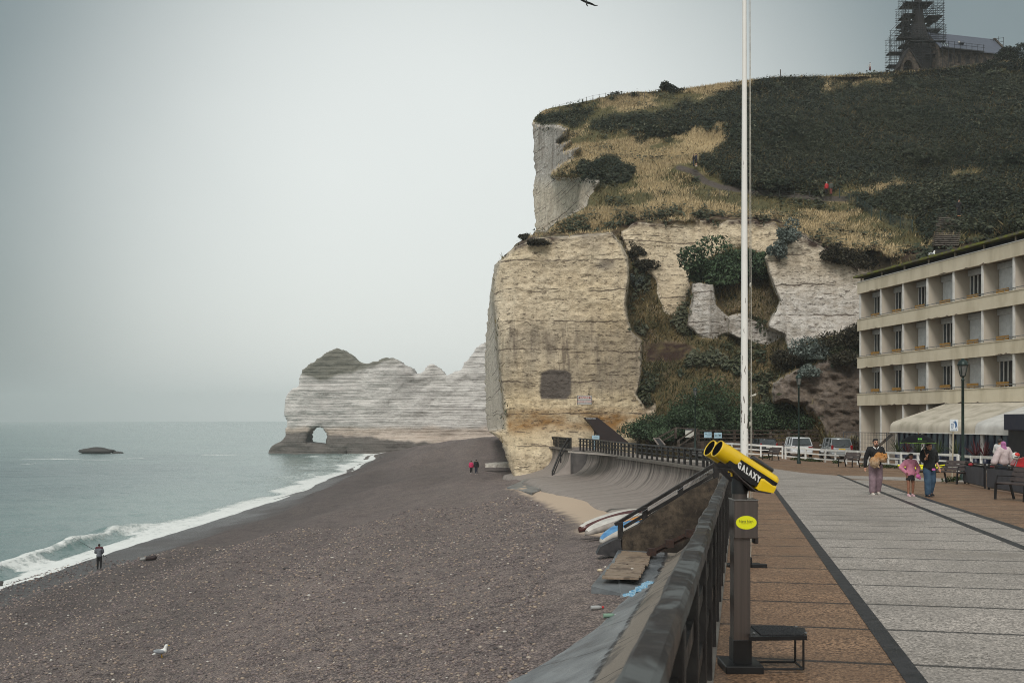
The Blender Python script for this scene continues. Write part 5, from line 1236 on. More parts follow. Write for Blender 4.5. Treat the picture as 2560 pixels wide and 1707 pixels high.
# ------------------------------------------------------------------ terrace with awnings in front of it
M_canvas = (lambda t: (t.col(t.mix(t.ramp(t.noise(1.0, 5, t.mapv((1.2, 1.2, .5))), .42, .7, 0, .7), t.mix(t.noise(.6, 4), c255(186, 177, 160), c255(200, 192, 177)), c255(134, 128, 110))), t.m)[-1])(MT("awning_canvas", .85, 0, .2))
M_canvas2 = pm("awning_canvas_grey", c255(204, 202, 196), c255(176, 174, 168), 1.2, .85)
ter = thing("restaurant_terrace", "glazed restaurant terrace under long cream awnings in front of the hotel", "terrace", tuple(H(11.3, -4, GZ0)))
for q in range(4):
    s0, s1 = 11.26 + q * 2.96, 11.26 + (q + 1) * 2.96 - .03; V = []; pr = [(-.12, 1.0), (-1.3, .62), (-2.6, .22), (-3.6, -.10), (-3.86, -.2), (-4.0, -.32), (-4.06, -.46), (-4.08, -.62), (-4.08, -.84)]
    sag = [0, .03, .04, .02, 0, 0, 0, 0, 0]
    for i in range(7):
        f_ = i / 6; s_ = s0 + (s1 - s0) * f_; c_ = math.sin(math.pi * f_)
        for (d, z), g in zip(pr, sag): V.append(H(s_, d, z - g * c_))
    m = len(pr); fs = [(i * m + j, i * m + j + 1, (i + 1) * m + j + 1, (i + 1) * m + j) for i in range(6) for j in range(m - 1)]
    V2 = [v - Vector((0, 0, .025)) + Hn * .02 for v in V]; n0 = len(V)
    mb = MB().add(V, fs, True).add(V2, fs, True); mb.build("awning", M_canvas if q < 3 else M_canvas2, ter, world=True, fix=False)
    mb = MB(); hbox(mb, s0 - .0, s1, -4.12, -4.04, -.89, -.841); mb.build("awning_bar", M_white, ter, world=True)
    for s_ in (s0 + .02, s1 - .02):
        V = [H(s_, d, z) for d, z in pr] + [H(s_, -3.6, -.84), H(s_, -.12, .6)]
    if q == 0: MB().add([H(s0, d, z) for d, z in pr[:]] + [H(s0, -3.9, -.84), H(s0, -3.5, -.3), H(s0, -.12, .8)], [list(range(len(pr) + 3))]).build("awning_side", M_canvas, ter, world=True, fix=False)
for q in range(5):
    mb = MB(); hbox(mb, 11.5 + q * 2.93, 11.72 + q * 2.93, -3.86, -3.66, GZ0, -.4); mb.build("column", M_white, ter, world=True)
M_navy = pm("navy_frame", c255(26, 32, 52), c255(34, 40, 60), 4, .4)
M_tglass = pm("terrace_glass", c255(52, 62, 76), c255(92, 102, 112), 1.1, .1, spec=.7, stretch=(2.5, 2.5, .7))
mb = MB(); hbox(mb, 11.6, 23.1, -3.74, -3.70, GZ0 + .75, -.45); gl = mb.build("glazing", M_tglass, ter, world=True)
mb = MB(); hbox(mb, 11.6, 23.1, -3.78, -3.68, GZ0 - .1, GZ0 + .75); mb.build("panel", M_navy, ter, world=True)
for q in range(20):
    mb = MB(); s_ = 11.72 + q * .6; hbox(mb, s_, s_ + .12, -3.8, -3.66, GZ0 + .7, -.42); mb.build("mullion", M_navy, ter, world=True)
mb = MB(); hbox(mb, 11.5, 11.6, -3.8, -.3, GZ0, -.3); mb.build("end_panel", M_navy, ter, world=True)
for q in range(9):
    s_ = 12.6 + q * 1.17 + rnd.uniform(-.2, .2); mb = MB()
    mb.ball(H(s_, -3.35, GZ0 + 1.32), (.11, .11, .14)); mb.capsule(H(s_, -3.35, GZ0 + .75), H(s_, -3.35, GZ0 + 1.05), .2, .15)

# navy kiosk at the right border
kio = thing("kiosk", "dark navy kiosk with a deep fascia at the right border", "kiosk", (26.6, 52.6, GZ0))
MB().box((28.2, 52.8, -.17), (3.0, 3.0, .86), bev=.02).build("fascia", M_navy, kio, world=True)
MB().box((28.3, 53.2, -1.9), (2.6, 2.4, 2.6)).build("wall", pm("kiosk_dark", c255(22, 24, 30), c255(32, 34, 40), 3, .5), kio, world=True)
MB().box((26.72, 51.5, -1.6), (.16, .16, 2.9)).build("post", M_white, kio, world=True)
MB().box((28.3, 51.97, -1.5), (1.7, .05, 1.1)).build("counter_window", M_tglass, kio, world=True)

# mesh panels in front of the ground floor
def mesh_panel(a, b, z0, z1, label, mat):
    a, b = Vector(a), Vector(b); r = thing("mesh_fence", label, "fence", tuple(a), 0, "wire site fence panels by the hotel")
    d = b - a; L = d.length; mb = MB()
    for k in range(int(L / .16) + 1): p = a + d * (k * .16 / L); mb.tube((p.x, p.y, z0 + .1), (p.x, p.y, z1), .009, n=4, cap=False)
    for k in range(int((z1 - z0) / .3) + 1): z = z0 + .1 + k * .3; mb.tube((a.x, a.y, min(z, z1)), (b.x, b.y, min(z, z1)), .009, n=4, cap=False)
    mb.build("mesh", mat, r, world=True)
    for p in (a, b): MB().tube((p.x, p.y, z0), (p.x, p.y, z1 + .05), .03, n=8).build("post", mat, r, world=True)
    MB().tube((a.x, a.y, z1), (b.x, b.y, z1), .025, n=6).build("top_bar", mat, r, world=True)
M_mesh = pm("mesh_steel", c255(66, 66, 68), c255(88, 88, 90), 8, .5, .4)
mesh_panel((25.6, 77.2, 0), (27.35, 73.0, 0), GZ0, -1.02, "wire mesh site panel at the left corner of the hotel", M_mesh)
mesh_panel((27.4, 72.9, 0), (26.6, 68.0, 0), GZ0, -1.02, "wire mesh site panel between the hotel corner and the terrace", M_mesh)
root = thing("timber_prop", "dark timber prop leaning against the hotel front", "prop", tuple(H(3.2, -.7, GZ0)))
MB().beam(H(3.9, -1.9, GZ0), H(5.0, -.15, -1.1), .16, .2).build("beam", M_brownwood, root, world=True)
# potted plants in front of the terrace glass
def spiky(loc, h, name, label, mat, n=34, pot=True):
    r = thing(name, label, "plant", tuple(loc), 0, "potted spiky plants on the terrace"); mb = MB()
    for k in range(n):
        a = rnd.uniform(0, 6.283); t_ = rnd.uniform(.15, .95); d = Vector((math.cos(a) * t_, math.sin(a) * t_, 1.15 - t_ * .7)).normalized(); w_ = Vector((-math.sin(a), math.cos(a), 0)) * .028
        b = Vector((0, 0, .42 if pot else 0)); m_ = b + d * h * .6; e = b + d * h - Vector((0, 0, h * .12 * t_))
        mb.add([b - w_, b + w_, m_ + w_ * .8, m_ - w_ * .8, e], [(0, 1, 2, 3), (3, 2, 4)])
    mb.build("leaves", mat, r, fix=False)
    if pot: MB().lathe([(.16, 0), (.21, .42), (.19, .42), (.17, .36)], n=14).build("pot", M_navy, r)
M_pr = leaf_mat("cordyline_red", [c255(70, 34, 40), c255(104, 52, 58), c255(60, 50, 44)]); M_pg = leaf_mat("yucca_green", [c255(38, 52, 36), c255(62, 76, 50), c255(84, 90, 60)])
for q, (x, Y, h, mm, lab) in enumerate([(2245, 63.5, 1.2, M_pg, "green spiky pot plant at the terrace's left end"), (2268, 62.8, 1.0, M_pr, "reddish pot plant beside the umbrella's edge"), (2296, 61.8, 1.2, M_pg, "green spiky pot plant behind the umbrella handle"), (2346, 60.2, 1.15, M_pg, "green spiky pot plant behind the woman in black"), (2392, 58.8, 1.1, M_pg, "green spiky pot plant left of the street lamp"), (2439, 57.2, 1.3, M_pr, "red-leaved cordyline in front of the terrace columns"), (2462, 56.6, 1.1, M_pr, "dark bushy cordyline right of the red-leaved one")]):
    p = px(x, 0, Y); spiky((p.x, Y, -2.62), h, "pot_plant", lab, mm)
# ------------------------------------------------------------------ white fence, benches, lamps, signs
M_fence = pm("white_fence_paint", c255(226, 226, 222), c255(206, 206, 200), 3, .5)
def white_fence(label, pts, spacing, h=.95):
    at, tot = along(pts); p0, _ = at(0); z0 = lambda x, y: zgf(x, y)
    r = thing("white_fence", label, "fence", (p0.x, p0.y, z0(p0.x, p0.y)), 0, "white slatted fences along the car park")
    n = max(2, int(tot / 3)); 
    for f_, hh, w_ in ((1.0, .13, .06), (.62, .09, .035), (.27, .09, .035)):
        mb = MB()
        for k in range(n):
            a, _ = at(tot * k / n); b, _ = at(tot * (k + 1) / n)
            mb.beam((a.x, a.y, z0(a.x, a.y) + h * f_ - hh / 2), (b.x, b.y, z0(b.x, b.y) + h * f_ - hh / 2), w_, hh)
        mb.build("rail", M_fence, r, world=True)
    m = int(round(tot / spacing))
    for k in range(m + 1):
        p, d = at(tot * k / m); z = z0(p.x, p.y)
        MB().beam((p.x, p.y, z - .05), (p.x, p.y, z + h - .02), .1, .11, up=(d.x, d.y, 0)).build("post", M_fence, r, world=True)
def gz(x, y): g = ground(x, y); return (g.x, g.y)
white_fence("white slatted fence left of the gap, behind the flagpole", [gz(1802, 1136), gz(1870, 1140.5), gz(1956, 1146)], 1.55)
white_fence("long white slatted fence running right from the gap past the people", [gz(1964, 1147), gz(2060, 1155), gz(2150, 1162), gz(2241, 1169.5), gz(2330, 1175), gz(2395, 1179)], 1.75)
white_fence("short white fence length beyond the pink headscarf", [gz(2405, 1184), gz(2462, 1190), gz(2552, 1198)], 1.7)

M_slat = pm("bench_slat", c255(62, 52, 50), c255(84, 72, 68), 4, .55, bump=.2); M_iron = pm("bench_iron", c255(32, 31, 32), c255(44, 42, 43), 4, .5, .4)
def bench(label, x, y, rz, Lb=1.1):
    g = ground(x, y); r = thing("bench", label, "bench", tuple(g), rz, "slatted benches facing the sea")   # local +x = seat front
    for q, yy in enumerate((-Lb / 2 + .06, Lb / 2 - .06)):
        MB().beam((.52, yy, 0), (.50, yy, .43), .05, .05).build("leg", M_iron, r)
        MB().beam((-.06, yy, 0), (.06, yy, .43), .05, .05).build("leg", M_iron, r)
        mb = MB().beam((.02, yy, .41), (-.16, yy, .86), .05, .05); mb.beam((.52, yy, .43), (.0, yy, .42), .05, .04); mb.build("frame", M_iron, r)
        MB().path([(.5, yy, .42), (.46, yy, .66), (-.06, yy, .64)], .018, 6).build("armrest", M_iron, r)
    for k in range(4): MB().box((.44 - .13 * k, 0, .455), (.11, Lb, .03)).build("seat_slat", M_slat, r)
    for k in range(3): MB().box((-.0 - .055 * k, 0, .56 + .13 * k), (.03, Lb, .115), Matrix.Rotation(R(-20), 3, 'Y')).build("back_slat", M_slat, r)
    return r
bench("dark slatted bench behind the left white fence's near side", 1934, 1150, R(200), 1.25)
bench("dark slatted bench behind the man with the dog, by the long white fence", 2130, 1167, R(202), 1.35)
bench("dark slatted bench in front of the iron barrier, under the street lamp", 2391, 1208, R(200), 1.25)
bench("black iron bench cut by the right border", 2566, 1251, R(190), 1.3)

M_lampg = pm("lamp_green", c255(24, 40, 36), c255(34, 52, 46), 6, .4, .3)
def street_lamp(label, x, y, h):
    g = ground(x, y) if y is not None else None
    r = thing("street_lamp", label, "street lamp", tuple(g), 0, "green street lamps on the promenade")
    MB().lathe([(.13, 0), (.13, .18), (.095, .25), (.085, .9), (.062, 1.0), (.055, h - .95), (.07, h - .93), (.07, h - .88), (.045, h - .86), (.045, h - .80), (.10, h - .74)], n=14).build("post", M_lampg, r)
    mb = MB()
    for k in range(4):
        a = math.pi / 4 + k * math.pi / 2; c, s_ = math.cos(a), math.sin(a)
        mb.path([(.07 * c, .07 * s_, h - .78), (.11 * c, .11 * s_, h - .72), (.20 * c, .20 * s_, h - .30)], .016, 6)
    mb.lathe([(.20, h - .31), (.225, h - .30), (.225, h - .265), (.2, h - .26)], n=18); mb.build("lantern_frame", M_lampg, r)
    MB().lathe([(.085, h - .74), (.18, h - .31)], n=18).build("lantern_glass", pm("lantern_pane", c255(120, 120, 116), c255(96, 98, 96), 4, .15), r)
    MB().lathe([(.21, h - .26), (.20, h - .20), (.155, h - .11), (.08, h - .065), (.06, h - .06), (.06, h - .02), (.0, h)], n=18).build("lantern_roof", M_lampg, r)
street_lamp("green street lamp standing tall before the awnings", 2407, 1200, 5.12)
street_lamp("green street lamp in front of the silver hatchback", 1997, 1159, 5.95)
street_lamp("green street lamp by the timber steps below the tamarisk", 1738, 1127, 5.6)

# litter sign on a pole
g = ground(2380, 1204); r = thing("litter_sign", "blue and white litter sign on a pale post beside the street lamp", "sign", tuple(g)); kf = g.y / F
zt_ = (CY - 1048) * kf - g.z
MB().tube((0, 0, 0), (.06, 0, zt_ - .1), .03, n=10).build("post", pm("sign_post", c255(176, 166, 142), c255(150, 140, 120), 5, .6), r)
sg = MB().box((.06, -.04, zt_ - .235), (.335, .015, .47), bev=.004).build("sign_panel", pm("sign_white", c255(220, 226, 228), c255(206, 212, 214), 3, .4), r)
M_sblue = pm("sign_blue", c255(36, 84, 132), c255(44, 92, 140), 3, .5); yy = -.0495
mb = MB(); f2 = lambda a, b: (.06 - .1675 + a * .335, yy, zt_ - .47 + b * .47)
def flat(pts): mb.add([f2(a, b) for a, b in pts] + [(f2(a, b)[0], yy - .003, f2(a, b)[2]) for a, b in pts], [list(range(len(pts))), [len(pts) + i for i in range(len(pts))]] + [(i, (i + 1) % len(pts), len(pts) + (i + 1) % len(pts), len(pts) + i) for i in range(len(pts))])
flat([(.12, .10), (.75, .10), (.75, .06), (.88, .12), (.75, .18), (.75, .14), (.12, .14)])
flat([(.62 + .06 * math.cos(k), .88 + .045 * math.sin(k)) for k in np.arange(0, 6.28, .6)])
flat([(.55, .80), (.72, .83), (.80, .76), (.88, .45), (.90, .26), (.82, .26), (.76, .46), (.70, .26), (.62, .27), (.66, .5), (.6, .66), (.44, .78), (.36, .77), (.36, .73), (.46, .72)])
flat([(.14, .60), (.17, .60), (.21, .28), (.18, .28)]); flat([(.42, .62), (.45, .62), (.41, .28), (.38, .28)]); flat([(.18, .28), (.41, .28), (.41, .25), (.18, .25)]); flat([(.14, .62), (.45, .66), (.45, .63), (.14, .59)])
for a in (.24, .30, .36): flat([(a, .6), (a + .015, .6), (a + .012, .29), (a, .29)])
mb.build("pictogram", M_sblue, r).parent = sg

# iron barrier in front of the terrace area
def barrier(label, pts, h=.82):
    at, tot = along(pts); p0, _ = at(0); r = thing("iron_barrier", label, "barrier", (p0.x, p0.y, zgf(p0.x, p0.y)), 0, "iron barriers around the terrace"); n = max(1, int(tot / .09))
    mb = MB(); 
    for k in range(n + 1):
        p, d = at(tot * k / n); z = zgf(p.x, p.y); mb.tube((p.x, p.y, z + .06), (p.x, p.y, z + h - .04), .011, n=5, cap=False)
    mb.build("bars", M_iron, r, world=True)
    for f_, t_ in ((h, .05), (h * .8, .03), (.07, .035)):
        mb = MB()
        for k in range(6):
            a, _ = at(tot * k / 6); b, _ = at(tot * (k + 1) / 6); mb.beam((a.x, a.y, zgf(a.x, a.y) + f_), (b.x, b.y, zgf(b.x, b.y) + f_), t_, t_)
        mb.build("rail", M_iron, r, world=True)
    mb = MB(); 
    for k in range(6):
        a, da = at(tot * k / 6); b, _ = at(tot * (k + 1) / 6); nn = Vector((da.y, -da.x)) * .06 * (1 if True else -1)
        if nn.y < 0: nn = -nn
        mb.beam((a.x + nn.x, a.y + nn.y, zgf(a.x, a.y) + .4), (b.x + nn.x, b.y + nn.y, zgf(b.x, b.y) + .4), .01, .62)
    mb.build("canvas", pm("barrier_canvas", c255(62, 62, 68), c255(84, 84, 90), 2, .8), r, world=True)
    for d_ in (0, tot):
        p, dd = at(d_); z = zgf(p.x, p.y); MB().beam((p.x, p.y, z), (p.x, p.y, z + h + .04), .06, .06).build("post", M_iron, r, world=True)
def gv(x, y): g = ground(x, y); return (g.x, g.y)
barrier("iron barrier section left of the gap with the white strip", [gv(2412, 1208), gv(2463, 1221)])
barrier("iron barrier section on the right of the gap", [gv(2472, 1223), gv(2520, 1231), gv(2590, 1244)])
g = ground(2461, 1219); MB().box((g.x, g.y - .08, g.z + .36), (.05, .02, .55)).build("white_strip", M_white)
tag(bpy.data.objects["white_strip"], "white reflector strip fixed upright at the barrier gap", "strip")

# yellow sit-on kayak lying before the fence
kp = ground(2303, 1180); r = thing("kayak", "bright yellow sit-on kayak lying behind the walking girl and woman", "kayak", tuple(kp), 0)
def hull_local(L_, w_, h_, z0, z1, half):
    n, ring = 24, 12; V = []
    for k in range(n + 1):
        f_ = k / n; e = max(.03, math.sin(math.pi * f_) ** .62); rock = .16 * (abs(f_ - .5) * 2) ** 2.4
        for j in range(ring + 1):
            a = math.pi * j / ring; V.append(((f_ - .5) * L_, w_ / 2 * e * math.cos(a), rock + (z1 - z0) * half * math.sin(a) ** .8 * (.55 + .45 * e) + z0))
    r1 = ring + 1; fs = [(k * r1 + j, k * r1 + j + 1, (k + 1) * r1 + j + 1, (k + 1) * r1 + j) for k in range(n) for j in range(ring)] + [[k * r1 for k in range(n + 1)] + [k * r1 + ring for k in range(n, -1, -1)]]
    return MB().add(V, fs, True)
hull_local(2.5, .75, .4, .17, .32, 1).build("deck", pm("kayak_yellow", c255(226, 222, 40), c255(210, 204, 30), 4, .4), r)
hull_local(2.44, .72, .4, .17, .0, 1).build("hull", pm("kayak_grey", c255(120, 118, 116), c255(92, 90, 90), 4, .5), r)
MB().box((-.15, 0, .36), (.4, .42, .1), bev=.04).box((.75, 0, .34), (.3, .3, .1), bev=.04).build("seat", _MC["kayak_yellow"], r)

# ------------------------------------------------------------------ raised timber deck behind the car park
Yd_ = 97.0; zt1, zt0 = (CY - 1076) * Yd_ / F, (CY - 1104) * Yd_ / F
xa, xb = px(1741, 0, Yd_).x, px(2112, 0, Yd_).x
r = thing("retaining_wall", "low brown retaining wall below the timber fence at the back of the car park", "wall", (xa, Yd_, GZ0))
MB().box(((xa + xb + 3) / 2, Yd_ + 1.6, (GZ0 - .2 + zt0) / 2), (xb - xa + 3, 3, zt0 - GZ0 + .2)).build("wall_face", pm("earth_wall", c255(84, 68, 56), c255(60, 48, 42), 1.5, .9, bump=.6, bd=.05), r, world=True)
r = thing("timber_fence", "dark timber post-and-rail fence behind the parked cars", "fence", (xa, Yd_, zt0))
for k in range(9):
    x = xa + .25 + (xb - xa - .4) * k / 8; MB().box((x, Yd_ + .25, (zt1 + zt0) / 2 - .1), (.26, .2, zt1 - zt0 + .25)).build("post", M_brownwood, r, world=True)
for f_ in (1.0, .68, .34):
    MB().box(((xa + xb) / 2, Yd_ + .12, zt0 + (zt1 - zt0) * f_), (xb - xa, .07, .14 if f_ < 1 else .1)).build("rail", M_brownwood, r, world=True)
r = thing("timber_steps", "brown timber steps climbing right between sloping handrails", "steps", (px(1650, 0, Yd_).x, Yd_, -2.9))
xs0, xs1 = px(1662, 0, Yd_).x, px(1742, 0, Yd_).x
for k in range(7):
    x = xs0 + (xs1 - xs0) * k / 7; zt_ = -2.9 + (zt0 + 2.9) * (k + 1) / 7
    MB().box(((x + xs1 + .3) / 2, Yd_ + .5, (zt_ - .07) + .0), (xs1 - x + .3, 1.6, .13)).build("tread", M_brownwood, r, world=True)
for (x0, y0, x1, y1, yo) in ((1645, 1094, 1689, 1069, .9), (1694, 1102, 1738, 1073, -.5)):
    for dz in (0, -.55): MB().beam(px(x0, y0, Yd_ + yo) + Vector((0, 0, dz)), px(x1, y1, Yd_ + yo) + Vector((0, 0, dz)), .14, .13).build("handrail", M_brownwood, r, world=True)
    for (x, y) in ((x0 + 2, y0), (x1, y1)): p = px(x, y, Yd_ + yo); MB().box((p.x, p.y, p.z - .5), (.24, .2, 1.1)).build("post", M_brownwood, r, world=True)
MB().beam(px(1689, 1069, 97.9), px(1745, 1072, 97.9), .14, .13).build("handrail", M_brownwood, r, world=True)
# lectern with a pale sloping frame
r = thing("lectern", "tilted orientation lectern with a pale frame at the foot of the steps", "lectern", tuple(px(1652, 1118, 95)))
a, b, c_, d_ = px(1634, 1095, 95.4), px(1648, 1095, 95.4), px(1663, 1112, 94.8), px(1646, 1112, 94.8)
MB().beam(a, b, .09, .09).beam(b, c_, .12, .09).beam(a, d_, .12, .09).build("frame", pm("pale_frame", c255(140, 130, 122), c255(112, 102, 96), 5, .6), r, world=True)
MB().add([a, b, c_, d_] + [v - Vector((0, 0, .06)) for v in (a, b, c_, d_)], [(0, 1, 2, 3), (7, 6, 5, 4), (0, 4, 5, 1), (1, 5, 6, 2), (2, 6, 7, 3), (3, 7, 4, 0)]).build("board", M_blk, r, world=True)
# boards
M_pale_sign = pm("board_white", c255(206, 204, 194), c255(184, 182, 172), 4, .5); M_lblue = pm("board_blue", c255(168, 196, 208), c255(150, 182, 198), 3, .5)
def board(name, label, x0, y0, x1, y1, Y, mat, marks=(), mm=None, legs=True, group=None, tilt=0):
    a, b = px(x0, y0, Y), px(x1, y1, Y); r = thing(name, label, "sign", ((a.x + b.x) / 2, Y, b.z), 0, group)
    pn = MB().box(((a.x + b.x) / 2, Y, (a.z + b.z) / 2), (b.x - a.x, .05, a.z - b.z), bev=.01).build("panel", mat, r, world=True)
    if marks:
        mb = MB(); W_, H_ = b.x - a.x, a.z - b.z
        for (u0, v0, u1, v1) in marks: mb.box((a.x + W_ * (u0 + u1) / 2, Y - .03, a.z - H_ * (v0 + v1) / 2), (W_ * (u1 - u0), .012, H_ * (v1 - v0)))
        mb.build("print", mm or M_blk, r, world=True).parent = pn
    if legs:
        for f_ in (.12, .88): MB().box((a.x + (b.x - a.x) * f_, Y + .06, b.z - .4), (.07, .05, 1.0)).build("leg", M_post, r, world=True)
    return r
board("notice_board", "white notice board with a dark heading behind the timber steps", 1713, 1072, 1738, 1093, 97.6, M_pale_sign, [(0, 0, 1, .14)], M_dk)
board("information_panel", "pale blue information panel nearer the steps", 1760, 1080, 1779, 1094, 96.4, M_lblue, [(.12, .3, .4, .36), (.5, .2, .85, .28), (.35, .55, .8, .62), (.78, .25, .82, .6)], pm("print_grey", c255(96, 112, 116), None, 4, .6), group="pale blue panels on the timber fence")
board("information_panel", "pale blue information panel farther right with dark sketches", 1785.5, 1081, 1804.5, 1095, 96.4, M_lblue, [(.12, .45, .3, .62), (.3, .5, .55, .56), (.6, .4, .85, .62), (.5, .3, .62, .36)], pm("print_dark", c255(64, 78, 82), None, 4, .6), group="pale blue panels on the timber fence")
board("information_panel", "small pale blue panel standing at the far railing", 1480, 1088, 1498.5, 1097.5, 89, M_lblue, [(.2, .35, .8, .4), (.3, .55, .85, .6)], _MC["print_grey"], legs=False)
p = px(1486, 1098, 89); MB().box((p.x, 89.1, p.z - .45), (.12, .06, .9)).build("leg", M_lblue, bpy.data.objects["information_panel.002"], world=True)
# danger notice on the cliff
Yc = 100.6
a, b = px(1443, 988, Yc), px(1480, 1012, Yc); r = thing("warning_sign", "grey-framed danger notice hung on the yellow cliff face", "sign", ((a.x + b.x) / 2, Yc, b.z))
W_, H_ = b.x - a.x, a.z - b.z; cx_, cz_ = (a.x + b.x) / 2, (a.z + b.z) / 2
MB().box((cx_, Yc + .1, cz_), (W_, .1, H_), bev=.02).build("frame", pm("sign_frame", c255(96, 94, 92), None, 5, .6), r, world=True)
pn = MB().box((cx_, Yc + .03, cz_), (W_ * .93, .06, H_ * .88)).build("panel", pm("sign_grey", c255(196, 192, 186), c255(178, 174, 168), 5, .6), r, world=True)
for txt, dz, sz, mm in (("DANGER", .27, .3, pm("sign_red", c255(190, 70, 56), None, 5, .6)), ("EBOULEMENTS FREQUENTS", .04, .12, M_dk), ("PASSAGE INTERDIT", -.16, .17, _MC["sign_red"]), ("RISQUE DE CHUTES DE PIERRES", -.32, .09, M_dk)):
    tm_ = text_mesh(txt, sz, .002)
    for v in tm_.vertices: v.co = Vector((cx_ + v.co.x - r.location.x, Yc - .006 - v.co.z - r.location.y, cz_ + dz * H_ + v.co.y - r.location.z))
    link("text", tm_, mm, r).parent = pn; 
for sx in (-.36, .36): 
    q = (cx_ + sx * W_, Yc - .004, cz_ + .27 * H_); MB().add([(q[0] - .1, q[1], q[2] - .09), (q[0] + .1, q[1], q[2] - .09), (q[0], q[1], q[2] + .1), (q[0] - .1, q[1] + .01, q[2] - .09), (q[0] + .1, q[1] + .01, q[2] - .09), (q[0], q[1] + .01, q[2] + .1)], [(0, 1, 2), (3, 5, 4), (0, 3, 4, 1), (1, 4, 5, 2), (2, 5, 3, 0)]).build("pictogram", M_blk, r, world=True).parent = pn
# leaning rust-dark canopy
M_cor = pm("rusted_plate", c255(30, 22, 22), c255(46, 32, 30), 3, .7, bump=.2)
r = thing("leaning_shelter", "dark rusted slab shelter leaning over the promenade with white lettering on its edge", "shelter", tuple(px(1530, 1108, 99)))
pts = [(1462, 1043), (1494, 1043), (1530, 1071), (1572, 1106), (1512, 1108), (1498, 1092), (1482, 1066)]
mb = MB().prism([(px(x, y, 98).x, px(x, y, 98).z) for x, y in pts], 98.0, 100.6); mb.build("slab", M_cor, r, world=True)
p = px(1487, 1080, 98.6); MB().box((p.x, 98.6, p.z - .3), (.14, .14, 2.0)).build("post", M_cor, r, world=True)
tm_ = text_mesh("PANORAMA", .16, .004)
c0 = px(1477.5, 1046, 97.98); w = max(v.co.x for v in tm_.vertices) * 2
for v in tm_.vertices: v.co = Vector((c0.x + v.co.x * .95 / w * 1.0, c0.y - v.co.z - .004, c0.z + v.co.y)) - r.location
link("lettering", tm_, _MC["white_paint"], r)

